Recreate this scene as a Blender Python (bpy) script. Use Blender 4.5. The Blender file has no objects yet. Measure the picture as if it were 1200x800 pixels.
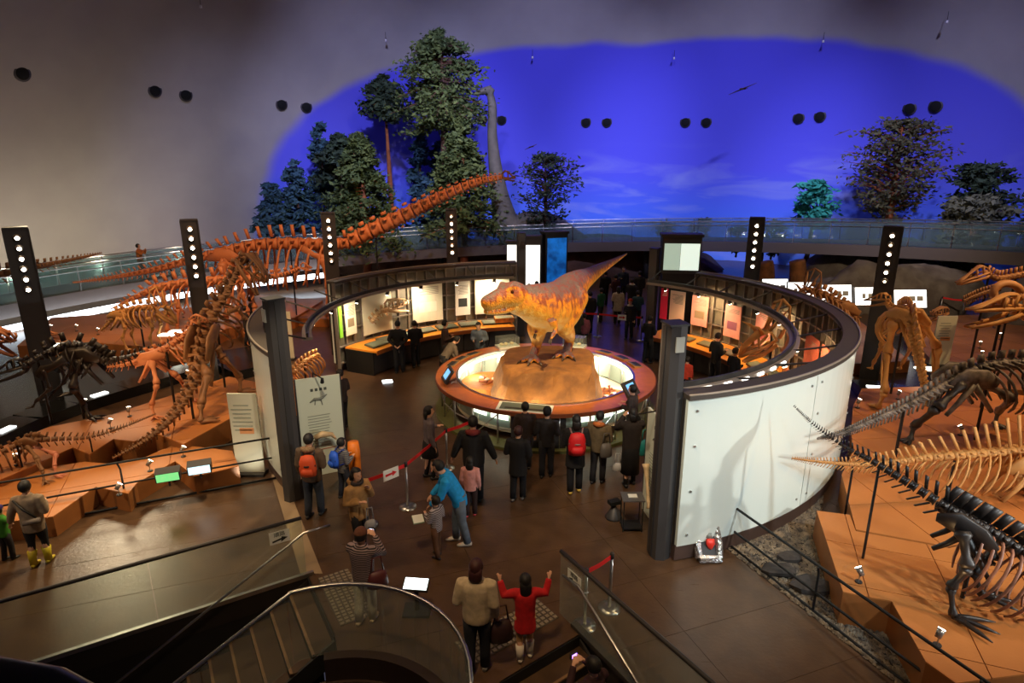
import bpy, math, random
from mathutils import Vector, Matrix, noise

R_ = math.radians
rnd = random.Random(11)
SC = bpy.context.scene
COL = SC.collection

# ------------------------------------------------------------------ camera
FPX = 718.0                                   # focal length in pixels of a 1200 x 800 frame
PITCH = R_(15.71)
EYE = Vector((0, 0, 6.33))
cd = bpy.data.cameras.new('camera'); cd.sensor_width = 36; cd.lens = FPX * 36 / 1200
cam = bpy.data.objects.new('camera', cd); COL.objects.link(cam)
cam.location = EYE; cam.rotation_euler = (R_(90) - PITCH, 0, 0)
cd.clip_start = 0.05; cd.clip_end = 300
SC.camera = cam

# ------------------------------------------------------------------ world, exposure, big lights
SC.view_settings.view_transform = 'Standard'; SC.view_settings.look = 'None'
SC.view_settings.gamma = 1; SC.view_settings.use_curve_mapping = False
SC.view_settings.exposure = 1.0
w = bpy.data.worlds.new('hall_world'); SC.world = w; w.use_nodes = True
w.node_tree.nodes['Background'].inputs[0].default_value = (.02, .02, .03, 1)
w.node_tree.nodes['Background'].inputs[1].default_value = 1.0


def lin(c):
    return tuple((v / 255 / 12.92) if v / 255 <= .04045 else ((v / 255 + .055) / 1.055) ** 2.4 for v in c[:3])


def spot(loc, to, power, color=(255, 225, 180), size=60, blend=.5, radius=.12):
    l = bpy.data.lights.new('spot_light', 'SPOT'); l.energy = power; l.color = lin(color)
    l.spot_size = R_(size); l.spot_blend = blend; l.shadow_soft_size = radius
    o = bpy.data.objects.new('spot_light', l); COL.objects.link(o); o.location = loc
    o.rotation_euler = (Vector(to) - Vector(loc)).to_track_quat('-Z', 'Y').to_euler()
    return o


def area(loc, to, power, color=(255, 225, 180), sx=1, sy=1):
    l = bpy.data.lights.new('area_light', 'AREA'); l.energy = power; l.color = lin(color)
    l.shape = 'RECTANGLE'; l.size = sx; l.size_y = sy
    o = bpy.data.objects.new('area_light', l); COL.objects.link(o); o.location = loc
    o.rotation_euler = (Vector(to) - Vector(loc)).to_track_quat('-Z', 'Y').to_euler()
    return o


def point(loc, power, color=(255, 225, 180), radius=.1):
    l = bpy.data.lights.new('point_light', 'POINT'); l.energy = power; l.color = lin(color); l.shadow_soft_size = radius
    o = bpy.data.objects.new('point_light', l); COL.objects.link(o); o.location = loc
    return o


WARM = (255, 205, 140); COOL = (215, 225, 255); BLUE = (140, 145, 255)
# unseen spots added under the dome top to light the painted sky; warm ones to the plain left wall
for x, y, tx, ty, tz, pw, sz in ((-4, 16, -8, 43, 6.5, 12000, 43), (2, 14, 2, 46, 7, 16000, 43), (9, 14, 13, 43, 6, 15500, 43), (14, 14, 22, 37, 4.5, 10000, 42), (-6, 18, -15, 38, 4, 5500, 42)):
    spot((x, y, 20), (tx, ty, tz), pw, (190, 194, 255), sz, .9, .4)
for i in range(8):                                                                    # low wall lamps behind the ramp
    a = R_(-80 + i * 7.5); p = Vector((1 + 27 * math.sin(a), 12 + 27 * math.cos(a), 1.7))
    d = Vector((p.x - 2, p.y - 20, 0)).normalized()
    spot(p, p + d * 5 + Vector((0, 0, 2.2)), 330 if i < 6 else 120, (255, 226, 196), 150, 1, .4)
spot((2, 6, 17), (-24, 24, 2), 1400, (255, 226, 200), 50, 1, .5)
spot((-2, 24, 14), (-6, 38, 6), 1600, (255, 240, 190), 60, 1, .3)                       # on the trees of the diorama
spot((14, 22, 13), (20, 33, 4), 900, (255, 225, 180), 60, 1, .3)
# soft floods added to brighten the near floor and the walkway
spot((-1.5, 2.5, 13), (-.5, 8.5, 0), 1250, (255, 214, 160), 60, 1, .5)
spot((-13.6, 18.6, 6.3), (-7.2, 10, 0), 700, (255, 232, 190), 40, 1, 1.0)
spot((-4, 13, 9), (-7, 9.3, 0), 1700, (255, 228, 180), 42, .9, .2)
# dim ceiling floodlights high under the dome
for x, y in ((-10, 12), (12, 12), (1, 30)):
    spot((x, y, 17), (x * .7, y + 2, 0), 1250, (255, 214, 170), 100, 1, .5)
# ceiling spots over the exhibits
spot((-13, 8, 11), (-8.5, 13, .5), 1050, WARM, 55, .7, .1)
spot((-17, 16, 10), (-12, 19, .5), 1000, WARM, 60, .7, .1)
spot((-4, 14, 13), (-10, 24, 2.5), 3000, (255, 190, 135), 52, .8, .2)
spot((-1, 17, 12), (-3, 25, 4.5), 1300, (255, 180, 125), 46, .8, .2)
spot((12, 4, 9), (6.9, 8.5, .5), 620, WARM, 60, .7, .08)
spot((16, 12, 10), (10, 13.5, .6), 1050, WARM, 60, .7, .08)
spot((19, 14, 10), (14.5, 18.5, 1), 1300, WARM, 60, .7, .1)
spot((12.6, 3.2, 3.2), (5.4, 10.2, 1.3), 1000, (246, 246, 240), 56, .6, .1)
spot((9, 1.5, 9), (5.2, 10, 1.4), 1400, (226, 240, 248), 46, .8, .3)
spot((4, 1.5, 8), (4.2, 9.6, 1.2), 560, (226, 240, 248), 40, .9, .3)      # on the white drum panels
spot((-11, 4, 8), (-6.2, 11.6, 1.2), 500, (255, 240, 215), 40, .7, .08)
spot((2.6, 10.5, 10.5), (.9, 15.3, 2.6), 2600, (255, 220, 160), 34, .6, .1)         # on the moving dinosaur
spot((-3.5, 12.5, 9.5), (.4, 15, 2.8), 1100, (255, 215, 150), 34, .6, .1)
spot((-2.4, 8.2, 6), (-4.0, 12.1, 1.2), 260, (255, 235, 205), 40, .6, .05)
spot((.6, 7.6, 6), (2.5, 10.2, 1.2), 260, (255, 235, 205), 40, .6, .05)


spot((13, 15, 9), (17, 27, 1), 1500, (255, 226, 190), 50, .9, .2)                    # on the rock wall
spot((-9, 9, 9), (-7.6, 15, 2), 900, (255, 205, 150), 40, .8, .1)


# ------------------------------------------------------------------ geometry helpers
def ray(px, py):
    u = (px - 600) / FPX; v = (py - 400) / FPX
    c, s = math.cos(PITCH), math.sin(PITCH)
    return Vector((u, c - v * s, -s - v * c))


def on_level(px, py, z=0.0):
    d = ray(px, py); return EYE + d * ((z - EYE.z) / d.z)


def at_depth(px, py, y):
    d = ray(px, py); return EYE + d * (y / d.y)


DC = Vector((2, 20, 2)); DA, DB = 28.0, 22.0


def dome_r(z):
    return DA * math.sqrt(max(0, 1 - ((z - DC.z) / DB) ** 2))


def dome_pt(az, z):
    r = dome_r(z); return Vector((DC.x + r * math.sin(R_(az)), DC.y + r * math.cos(R_(az)), z))


class MB:
    def __init__(s): s.v = []; s.f = []

    def add(s, vs, fs):
        o = len(s.v); s.v += [tuple(p) for p in vs]; s.f += [tuple(i + o for i in f) for f in fs]

    def obox(s, c, ax, ay, az):
        c, ax, ay, az = Vector(c), Vector(ax), Vector(ay), Vector(az)
        vs = [c + ax * i + ay * j + az * k for k in (-1, 1) for j in (-1, 1) for i in (-1, 1)]
        s.add(vs, [(0, 2, 3, 1), (4, 5, 7, 6), (0, 1, 5, 4), (2, 6, 7, 3), (0, 4, 6, 2), (1, 3, 7, 5)]); return s

    def box(s, c, d, rz=0):
        ca, sa = math.cos(rz), math.sin(rz)
        return s.obox(c, (ca * d[0] / 2, sa * d[0] / 2, 0), (-sa * d[1] / 2, ca * d[1] / 2, 0), (0, 0, d[2] / 2))

    def sweep(s, pts, rads, n=8, up=(0, 0, 1), cap=True):
        pts = [Vector(p) for p in pts]; up = Vector(up)
        if isinstance(rads, (int, float)): rads = [rads] * len(pts)
        vs = []; m = len(pts); side0 = None
        for i, p in enumerate(pts):
            t = (pts[min(i + 1, m - 1)] - pts[max(i - 1, 0)])
            t = t.normalized() if t.length > 1e-9 else Vector((0, 0, 1))
            sd = t.cross(up)
            if sd.length < .05: sd = side0.copy() if side0 else t.cross(Vector((1, .3, 0)))
            sd.normalize()
            if side0 and sd.dot(side0) < 0: sd = -sd
            side0 = sd.copy(); u = sd.cross(t).normalized()
            a, b = rads[i] if isinstance(rads[i], tuple) else (rads[i], rads[i])
            for k in range(n):
                q = 2 * math.pi * k / n
                vs.append(p + sd * (a * math.cos(q)) + u * (b * math.sin(q)))
        fs = []
        for i in range(m - 1):
            for k in range(n):
                k2 = (k + 1) % n
                fs.append((i * n + k, i * n + k2, (i + 1) * n + k2, (i + 1) * n + k))
        if cap: fs += [tuple(range(n - 1, -1, -1)), tuple((m - 1) * n + k for k in range(n))]
        s.add(vs, fs); return s

    def cyl(s, p0, p1, r0, r1=None, n=8):
        return s.sweep([p0, p1], [r0, r0 if r1 is None else r1], n)

    def ell(s, c, r, n=10, m=7, mat=None, skip=None):
        c = Vector(c); vs = []; fs = []
        for j in range(m + 1):
            th = math.pi * j / m
            for k in range(n):
                q = 2 * math.pi * k / n
                d = Vector((r[0] * math.sin(th) * math.cos(q), r[1] * math.sin(th) * math.sin(q), r[2] * math.cos(th)))
                vs.append(c + (mat @ d if mat else d))
        for j in range(m):
            for k in range(n):
                if skip:
                    th = math.pi * (j + .5) / m; q = 2 * math.pi * (k + .5) / n
                    if skip(math.sin(th) * math.cos(q), math.sin(th) * math.sin(q), math.cos(th)): continue
                k2 = (k + 1) % n
                fs.append((j * n + k, (j + 1) * n + k, (j + 1) * n + k2, j * n + k2))
        s.add(vs, fs); return s

    def prism(s, poly, z0, z1):
        n = len(poly); vs = [(p[0], p[1], z0) for p in poly] + [(p[0], p[1], z1) for p in poly]
        ar = sum(poly[i][0] * poly[(i + 1) % n][1] - poly[(i + 1) % n][0] * poly[i][1] for i in range(n))
        lo, hi = tuple(range(n)), tuple(range(n, 2 * n))
        fs = [lo[::-1], hi] if ar > 0 else [lo, hi[::-1]]
        for i in range(n):
            j = (i + 1) % n
            fs.append((i, j, n + j, n + i) if ar > 0 else (j, i, n + i, n + j))
        s.add(vs, fs); return s

    def arc(s, c, r0, r1, a0, a1, z0, z1, n=None):
        n = n or max(2, int(abs(a1 - a0) / 3)); vs = []; fs = []
        for i in range(n + 1):
            a = R_(a0 + (a1 - a0) * i / n); ca, sa = math.cos(a), math.sin(a)
            for r, z in ((r0, z0), (r1, z0), (r1, z1), (r0, z1)): vs.append((c[0] + r * ca, c[1] + r * sa, z))
        for i in range(n):
            for k in range(4):
                k2 = (k + 1) % 4; fs.append((i * 4 + k, i * 4 + k2, i * 4 + 4 + k2, i * 4 + 4 + k))
        fs += [(3, 2, 1, 0), tuple(n * 4 + k for k in range(4))]
        s.add(vs, fs); return s

    def build(s, name, mat, parent=None, smooth=False, local=False):
        o0 = Vector((0, 0, 0)) if (local or parent is None) else ORG.get(parent.name, Vector((0, 0, 0)))
        me = bpy.data.meshes.new(name)
        me.from_pydata([(p[0] - o0.x, p[1] - o0.y, p[2] - o0.z) for p in s.v], [], s.f)
        me.validate(); me.update()
        if smooth:
            for p in me.polygons: p.use_smooth = True
        o = bpy.data.objects.new(name, me); COL.objects.link(o)
        if mat: me.materials.append(mat)
        if parent: o.parent = parent; ORG[o.name] = o0
        else: ORG[o.name] = Vector((0, 0, 0))
        return o


ORG = {}


def tag(o, label=None, cat=None, group=None, kind=None):
    if label: o['label'] = label
    if cat:
        o['category'] = cat
        if not kind: o['kind'] = 'thing'
    if group: o['group'] = group
    if kind: o['kind'] = kind
    return o


def thing(name, label, cat, loc=(0, 0, 0), rz=0, group=None):
    o = bpy.data.objects.new(name, None); COL.objects.link(o); o.location = loc; o.rotation_euler = (0, 0, rz)
    o.empty_display_size = .2; ORG[o.name] = Vector(loc)
    return tag(o, label, cat, group)


def struct(name, mb, mat, label=None, parent=None, smooth=False):
    o = mb.build(name, mat, parent, smooth); o['kind'] = 'structure'
    if label: o['label'] = label
    return o


def share(o, parent, loc=None, rot=None, name=None):
    """another object on the same mesh"""
    c = bpy.data.objects.new(name or o.name.split('.')[0], o.data); COL.objects.link(c); c.parent = parent
    if loc is not None: c.location = loc
    if rot is not None: c.rotation_euler = rot
    return c


def remesh(o, vox):
    m = o.modifiers.new('weld', 'REMESH'); m.mode = 'VOXEL'; m.voxel_size = vox; m.use_smooth_shade = True
    s = o.modifiers.new('soft', 'SMOOTH'); s.factor = .5; s.iterations = 3
    return o


def crom(pts, step):
    """Catmull-Rom through points (tuples, any length) sampled roughly every step metres"""
    P = [tuple(p) for p in pts]; P = [P[0]] + P + [P[-1]]; out = []
    for i in range(1, len(P) - 2):
        L = (Vector(P[i + 1][:3]) - Vector(P[i][:3])).length; n = max(1, int(round(L / step)))
        for k in range(n):
            t = k / n; out.append(tuple(.5 * (2 * b + (c - a) * t + (2 * a - 5 * b + 4 * c - d) * t * t + (3 * b - a - 3 * c + d) * t ** 3)
                                        for a, b, c, d in zip(P[i - 1], P[i], P[i + 1], P[i + 2])))
    out.append(P[-2]); return out


# ------------------------------------------------------------------ materials
MC = {}


def M(key, rgb=(128, 128, 128), rough=.6, metal=0.0, noise_=None, bump=None, emit=0, spec=.5, alt=None, alpha=1, trans=0):
    """procedural principled material; noise_ = (scale, amount) mixes rgb with alt, bump = (scale, strength)"""
    if key in MC: return MC[key]
    m = bpy.data.materials.new(key); m.use_nodes = True; nt = m.node_tree; b = nt.nodes['Principled BSDF']
    c = lin(rgb)
    b.inputs['Base Color'].default_value = (*c, 1); b.inputs['Roughness'].default_value = rough
    b.inputs['Metallic'].default_value = metal; b.inputs['Specular IOR Level'].default_value = spec
    b.inputs['Alpha'].default_value = alpha; b.inputs['Transmission Weight'].default_value = trans
    tc = None
    if noise_ or bump: tc = nt.nodes.new('ShaderNodeTexCoord')
    if noise_:
        n = nt.nodes.new('ShaderNodeTexNoise'); n.inputs['Scale'].default_value = noise_[0]; n.inputs['Detail'].default_value = 5
        nt.links.new(tc.outputs['Object'], n.inputs['Vector'])
        r = nt.nodes.new('ShaderNodeMapRange'); r.inputs[1].default_value = .35; r.inputs[2].default_value = .65
        r.inputs[3].default_value = 0; r.inputs[4].default_value = noise_[1]
        nt.links.new(n.outputs['Fac'], r.inputs[0])
        x = nt.nodes.new('ShaderNodeMix'); x.data_type = 'RGBA'
        x.inputs[6].default_value = (*c, 1); x.inputs[7].default_value = (*lin(alt or tuple(v * .55 for v in rgb)), 1)
        nt.links.new(r.outputs[0], x.inputs[0]); nt.links.new(x.outputs[2], b.inputs['Base Color'])
    if bump:
        n = nt.nodes.new('ShaderNodeTexNoise'); n.inputs['Scale'].default_value = bump[0]; n.inputs['Detail'].default_value = 6
        nt.links.new(tc.outputs['Object'], n.inputs['Vector'])
        u = nt.nodes.new('ShaderNodeBump'); u.inputs['Strength'].default_value = bump[1]; u.inputs['Distance'].default_value = .05
        nt.links.new(n.outputs['Fac'], u.inputs['Height']); nt.links.new(u.outputs[0], b.inputs['Normal'])
    if emit:
        b.inputs['Emission Color'].default_value = (*c, 1); b.inputs['Emission Strength'].default_value = emit
    MC[key] = m; return m


def stripes(key, c1, c2, scale=14, axis='Z', rough=.8, sharp=True):
    if key in MC: return MC[key]
    m = M(key, c1, rough); nt = m.node_tree; b = nt.nodes['Principled BSDF']
    tc = nt.nodes.new('ShaderNodeTexCoord'); wv = nt.nodes.new('ShaderNodeTexWave')
    wv.bands_direction = axis; wv.inputs['Scale'].default_value = scale; wv.inputs['Distortion'].default_value = .8
    nt.links.new(tc.outputs['Object'], wv.inputs['Vector'])
    r = nt.nodes.new('ShaderNodeValToRGB'); r.color_ramp.elements[0].position = .42; r.color_ramp.elements[1].position = .58
    r.color_ramp.elements[0].color = (*lin(c1), 1); r.color_ramp.elements[1].color = (*lin(c2), 1)
    nt.links.new(wv.outputs['Fac'], r.inputs[0]); nt.links.new(r.outputs[0], b.inputs['Base Color']); return m


def glass(key, tint=(225, 238, 232), clear=.8, rough=.03):
    """thin railing glass: mostly clear with a glossy reflecting sheet"""
    if key in MC: return MC[key]
    m = bpy.data.materials.new(key); m.use_nodes = True; nt = m.node_tree; nt.nodes.clear()
    o = nt.nodes.new('ShaderNodeOutputMaterial'); t = nt.nodes.new('ShaderNodeBsdfTransparent'); g = nt.nodes.new('ShaderNodeBsdfGlossy')
    t.inputs[0].default_value = (*lin(tint), 1); g.inputs['Roughness'].default_value = rough
    lw = nt.nodes.new('ShaderNodeLayerWeight'); lw.inputs[0].default_value = .35
    f = nt.nodes.new('ShaderNodeMapRange'); f.inputs[1].default_value = 0; f.inputs[2].default_value = 1; f.inputs[3].default_value = .03; f.inputs[4].default_value = .45
    pw = nt.nodes.new('ShaderNodeMath'); pw.operation = 'POWER'; pw.inputs[1].default_value = 2.5; nt.links.new(lw.outputs['Facing'], pw.inputs[0]); nt.links.new(pw.outputs[0], f.inputs[0])
    mx = nt.nodes.new('ShaderNodeMixShader'); nt.links.new(f.outputs[0], mx.inputs[0])
    nt.links.new(t.outputs[0], mx.inputs[1]); nt.links.new(g.outputs[0], mx.inputs[2])
    d = nt.nodes.new('ShaderNodeBsdfDiffuse'); d.inputs[0].default_value = (*lin(tint), 1)
    m2 = nt.nodes.new('ShaderNodeMixShader'); m2.inputs[0].default_value = 1 - clear
    nt.links.new(mx.outputs[0], m2.inputs[1]); nt.links.new(d.outputs[0], m2.inputs[2]); nt.links.new(m2.outputs[0], o.inputs[0])
    MC[key] = m; return m


STEEL = M('brushed_steel', (190, 190, 188), .3, 1.0)
DARKM = M('dark_grey_metal', (62, 60, 60), .45, .3)
CHAR = M('charcoal_paint', (48, 46, 46), .5)
BLACK = M('matt_black', (14, 14, 15), .6)
GLOSSBLK = M('black_gloss', (16, 17, 18), .18)
ORANGE = M('orange_board', (186, 118, 60), .45, noise_=(1.3, .35), alt=(160, 94, 44), bump=(30, .05))
DESK = M('amber_desk_top', (224, 146, 48), .35, noise_=(2, .3), alt=(204, 120, 34))
WHITEP = M('white_board', (232, 234, 226), .4)
LENS = M('lamp_lens', (255, 244, 220), .3, emit=14)
LEDW = M('white_light_panel', (245, 250, 246), .4, emit=1.6)
PRINT = M('grey_print', (120, 122, 116), .6)
RAILGL = glass('rail_glass', (243, 248, 243), .93)

# ================================================================== THE HALL
def mural_material():
    m = bpy.data.materials.new('painted_dome'); m.use_nodes = True; nt = m.node_tree; b = nt.nodes['Principled BSDF']
    N = nt.nodes.new; L = nt.links.new

    def mth(op, a, b_=None, c=None):
        n = N('ShaderNodeMath'); n.operation = op
        for i, v in enumerate((a, b_, c)):
            if v is None: continue
            if isinstance(v, (int, float)): n.inputs[i].default_value = v
            else: L(v, n.inputs[i])
        return n.outputs[0]

    tc = N('ShaderNodeTexCoord'); sp = N('ShaderNodeSeparateXYZ'); L(tc.outputs['Object'], sp.inputs[0])
    x = mth('SUBTRACT', sp.outputs[0], DC.x); y = mth('SUBTRACT', sp.outputs[1], DC.y); z = sp.outputs[2]
    az = mth('MULTIPLY', mth('ARCTAN2', x, y), 180 / math.pi)
    u = mth('ABSOLUTE', mth('DIVIDE', mth('SUBTRACT', az, 13), 55)); v = mth('DIVIDE', mth('MAXIMUM', z, 0), 14.1)
    e = mth('ADD', mth('POWER', u, 3), mth('POWER', v, 3))
    ns = N('ShaderNodeTexNoise'); ns.inputs['Scale'].default_value = .25; L(tc.outputs['Object'], ns.inputs['Vector'])
    e = mth('ADD', e, mth('MULTIPLY', mth('SUBTRACT', ns.outputs['Fac'], .5), .12))
    mask = N('ShaderNodeMapRange'); mask.interpolation_type = 'SMOOTHSTEP'
    mask.inputs[1].default_value = .93; mask.inputs[2].default_value = 1.05; mask.inputs[3].default_value = 1; mask.inputs[4].default_value = 0
    L(e, mask.inputs[0])
    # painted sky: violet blue above, paler cyan near the painted horizon
    sk = N('ShaderNodeValToRGB'); cr = sk.color_ramp
    cr.elements[0].position = .1; cr.elements[0].color = (*lin((84, 140, 245)), 1)
    cr.elements[1].position = .45; cr.elements[1].color = (*lin((108, 108, 244)), 1)
    el = cr.elements.new(.9); el.color = (*lin((96, 92, 232)), 1)
    L(v, sk.inputs[0])
    # painted wisps of cloud
    mp = N('ShaderNodeMapping'); mp.inputs['Scale'].default_value = (.11, .11, .5); L(tc.outputs['Object'], mp.inputs[0])
    cn = N('ShaderNodeTexNoise'); cn.inputs['Scale'].default_value = 1.6; cn.inputs['Detail'].default_value = 6; cn.inputs['Distortion'].default_value = .8
    L(mp.outputs[0], cn.inputs['Vector'])
    cl = N('ShaderNodeMapRange'); cl.inputs[1].default_value = .5; cl.inputs[2].default_value = .74; cl.inputs[3].default_value = 0; cl.inputs[4].default_value = .75
    L(cn.outputs['Fac'], cl.inputs[0])
    band = N('ShaderNodeMapRange'); band.interpolation_type = 'SMOOTHSTEP'
    band.inputs[1].default_value = 8.5; band.inputs[2].default_value = 5; band.inputs[3].default_value = 0; band.inputs[4].default_value = 1
    L(z, band.inputs[0])
    side = N('ShaderNodeMapRange'); side.inputs[1].default_value = -8; side.inputs[2].default_value = 8; side.inputs[3].default_value = 0; side.inputs[4].default_value = 1
    L(az, side.inputs[0])
    cf = mth('MULTIPLY', mth('MULTIPLY', cl.outputs[0], band.outputs[0]), side.outputs[0])
    mc = N('ShaderNodeMix'); mc.data_type = 'RGBA'; mc.inputs[7].default_value = (*lin((170, 180, 240)), 1)
    L(cf, mc.inputs[0]); L(sk.outputs[0], mc.inputs[6])
    # plain plaster with faint panel seams
    n2 = N('ShaderNodeTexNoise'); n2.inputs['Scale'].default_value = .6; n2.inputs['Detail'].default_value = 6; L(tc.outputs['Object'], n2.inputs['Vector'])
    pl = N('ShaderNodeMix'); pl.data_type = 'RGBA'; pl.inputs[6].default_value = (*lin((176, 170, 166)), 1); pl.inputs[7].default_value = (*lin((158, 152, 150)), 1)
    L(n2.outputs['Fac'], pl.inputs[0])
    fin = N('ShaderNodeMix'); fin.data_type = 'RGBA'; L(mask.outputs[0], fin.inputs[0]); L(pl.outputs[2], fin.inputs[6]); L(mc.outputs[2], fin.inputs[7])
    L(fin.outputs[2], b.inputs['Base Color']); b.inputs['Roughness'].default_value = .85; b.inputs['Specular IOR Level'].default_value = .1
    return m


def build_dome():
    mb = MB(); nz, na = 22, 96
    zs = [-4 + i * (DC.z + DB * .999 + 4) / nz for i in range(nz + 1)]
    vs = []; fs = []
    for z in zs:
        r = dome_r(max(z, DC.z)) if z > DC.z else DA
        for k in range(na):
            a = 2 * math.pi * k / na; vs.append((DC.x + r * math.sin(a), DC.y + r * math.cos(a), z))
    for i in range(nz):
        for k in range(na):
            k2 = (k + 1) % na; fs.append((i * na + k, (i + 1) * na + k, (i + 1) * na + k2, i * na + k2))
    mb.add(vs, fs)
    struct('wall_dome', mb, mural_material(), 'tall curved dome wall with a blue sky painted on it', smooth=True)
    # round air nozzles on the dome; black discs stand for their shaded openings
    rim = M('nozzle_rim', (74, 70, 76), .6)
    for az, z in ((-68, 10.46), (-54.4, 10.36), (-50.8, 10.29), (-38.6, 10.18), (-35.2, 10.12), (-23.4, 9.94), (-20.3, 9.92), (-9, 9.7), (-6, 9.7), (7.1, 9.54),
                  (10.3, 9.53), (22, 9.43), (25, 9.4), (37.5, 9.43), (40.2, 9.47), (50.7, 9.61), (53.5, 9.64)):
        p = dome_pt(az, z); n = Vector((-(p.x - DC.x), -(p.y - DC.y), -(p.z - DC.z) * .9)).normalized()
        on_sky = az > -32
        t = thing('air_nozzle', 'round black air nozzle on the painted blue sky' if on_sky else 'round black air nozzle on the plain grey dome wall', 'nozzle', p, 0,
                  'air nozzles on the sky' if on_sky else 'air nozzles on the grey wall')
        MB().cyl(p - n * .05, p + n * .06, .36, .36, 20).build('collar', rim, t, True)
        MB().cyl(p + n * .05, p + n * .08, .3, .26, 20).build('opening_disc', M('opening_shade', (4, 4, 5), .9), t, True)


build_dome()
# small sensors hanging just under the dome
for i, (a, b) in enumerate(((235, 6), (452, 46), (624, 66), (790, 67), (965, 47), (1110, 24))):
    d = ray(a, b); o = EYE - DC; S_ = Vector((1 / DA, 1 / DA, 1 / DB)); d2 = Vector((d.x * S_.x, d.y * S_.y, d.z * S_.z)); o2 = Vector((o.x * S_.x, o.y * S_.y, o.z * S_.z))
    A_, B_, C_ = d2.dot(d2), 2 * d2.dot(o2), o2.dot(o2) - 1; p = EYE + d * ((-B_ + math.sqrt(B_ * B_ - 4 * A_ * C_)) / (2 * A_) - .5)
    t = thing('ceiling_sensor', 'tiny pale sensor hanging below the dome ceiling', 'sensor', p, 0, 'sensors under the dome')
    MB().cyl(p, p + Vector((0, 0, .4)), .012, None, 5).build('wire', BLACK, t); MB().cyl(p, p + Vector((0, 0, -.12)), .05, .07, 8).build('casing', M('sensor_pale', (210, 205, 205), .4), t, True)

# ---- floor with the stair well cut out along the near side
LDIR = Vector((-.855, -.52, 0)); LN = Vector((.52, -.855, 0)); L0 = Vector((-3.3, 8.5, 0))
RDIR = Vector((.52, -.85, 0)).normalized(); R0 = Vector((.99, 7.23, 0)); R1 = Vector((-.16, 6.37, 0))
VC, VR = Vector((-2.1, 5.2, 0)), 1.65
well = [R0 + RDIR * 5.5, R0, R1, Vector((.35, 5.0, 0)), Vector((.35, 3.6, 0)), Vector((-.45, 3.6, 0))]
well += [VC + Vector((math.cos(R_(a)), math.sin(R_(a)), 0)) * VR for a in range(0, 105, 9)]
well += [L0 + LN * 1.6, L0, L0 + LDIR * 9]
floor_poly = [(p.x, p.y) for p in well] + [(-27, 3.8), (-27, 30), (-20, 40), (-10, 46), (4, 47.5), (16, 44), (24, 38), (29, 28), (29, 1), (4.2, 1)]
FLOORM = M('dark_wood_floor', (84, 62, 43), .3, noise_=(3, .6), alt=(62, 44, 31), bump=(18, .06))


def floor_grain(m):
    nt = m.node_tree; b = nt.nodes['Principled BSDF']; tc = nt.nodes.new('ShaderNodeTexCoord'); mp = nt.nodes.new('ShaderNodeMapping')
    mp.inputs['Scale'].default_value = (1.2, 14, 1); mp.inputs['Rotation'].default_value = (0, 0, .35); nt.links.new(tc.outputs['Object'], mp.inputs[0])
    n = nt.nodes.new('ShaderNodeTexNoise'); n.inputs['Scale'].default_value = 2.2; n.inputs['Detail'].default_value = 4; nt.links.new(mp.outputs[0], n.inputs['Vector'])
    r = nt.nodes.new('ShaderNodeMapRange'); r.inputs[3].default_value = .22; r.inputs[4].default_value = .42; nt.links.new(n.outputs['Fac'], r.inputs[0])
    nt.links.new(r.outputs[0], b.inputs['Roughness'])


floor_grain(FLOORM)
FL = struct('floor', MB().prism(floor_poly, -.35, -.02), M('floor_edge', (30, 26, 24), .5), 'dark brown wooden hall floor')


def clip_rect(poly, x0, x1, y0, y1):
    def cut(P, f, ins):
        out = []
        for i in range(len(P)):
            a, b = P[i - 1], P[i]; ia, ib = ins(a), ins(b)
            if ia != ib: out.append(f(a, b))
            if ib: out.append(b)
        return out
    for ax, lim, sg in ((0, x0, 1), (0, x1, -1), (1, y0, 1), (1, y1, -1)):
        def it(a, b):
            t = (lim - a[ax]) / (b[ax] - a[ax]); return (a[0] + (b[0] - a[0]) * t, a[1] + (b[1] - a[1]) * t)
        poly = cut(poly, it, lambda p: (p[ax] - lim) * sg >= 0)
        if len(poly) < 3: return []
    return poly


def tiles(poly, ang, sx, sy, z0, z1, name, mat, parent, gap=.008, lim=400, ox=0, oy=0, keep=None):
    ca, sa = math.cos(ang), math.sin(ang)
    loc = [(p[0] * ca + p[1] * sa, -p[0] * sa + p[1] * ca) for p in poly]
    X = [p[0] for p in loc]; Y = [p[1] for p in loc]; k = 0
    i0, i1 = int(math.floor((min(X) - ox) / sx)), int(math.ceil((max(X) - ox) / sx)); j0, j1 = int(math.floor((min(Y) - oy) / sy)), int(math.ceil((max(Y) - oy) / sy))
    for j in range(j0, j1):
        for i in range(i0, i1):
            c = clip_rect(loc, ox + i * sx + gap, ox + (i + 1) * sx - gap, oy + j * sy + gap, oy + (j + 1) * sy - gap)
            if len(c) < 3: continue
            a = abs(sum(c[q][0] * c[(q + 1) % len(c)][1] - c[(q + 1) % len(c)][0] * c[q][1] for q in range(len(c)))) / 2
            if a < .03: continue
            w_ = [(p[0] * ca - p[1] * sa, p[0] * sa + p[1] * ca) for p in c]
            if keep and not keep(sum(p[0] for p in w_) / len(w_), sum(p[1] for p in w_) / len(w_)): continue
            MB().prism(w_, z0, z1).build(name, mat, parent); k += 1
    return k


# boards of the floor: laid one by one near the viewer, one sheet beyond
near_poly = [p for p in floor_poly]
tiles(near_poly, .35, 2.4, 1.2, -.02, 0, 'floor_board', FLOORM, FL, .003, keep=lambda x, y: -9.5 < x < 9 and y < 15)
tiles(near_poly, .35, 7.2, 6.0, -.02, -.002, 'floor_sheet', FLOORM, FL, .0, keep=lambda x, y: y > 11 or abs(x) > 6)
# lower floor under the stair well
struct('floor_lower', MB().box((-1, 4, -3.6), (30, 12, .1)), M('lower_floor', (52, 40, 32), .4), 'dim floor of the storey below the stairs')


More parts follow.
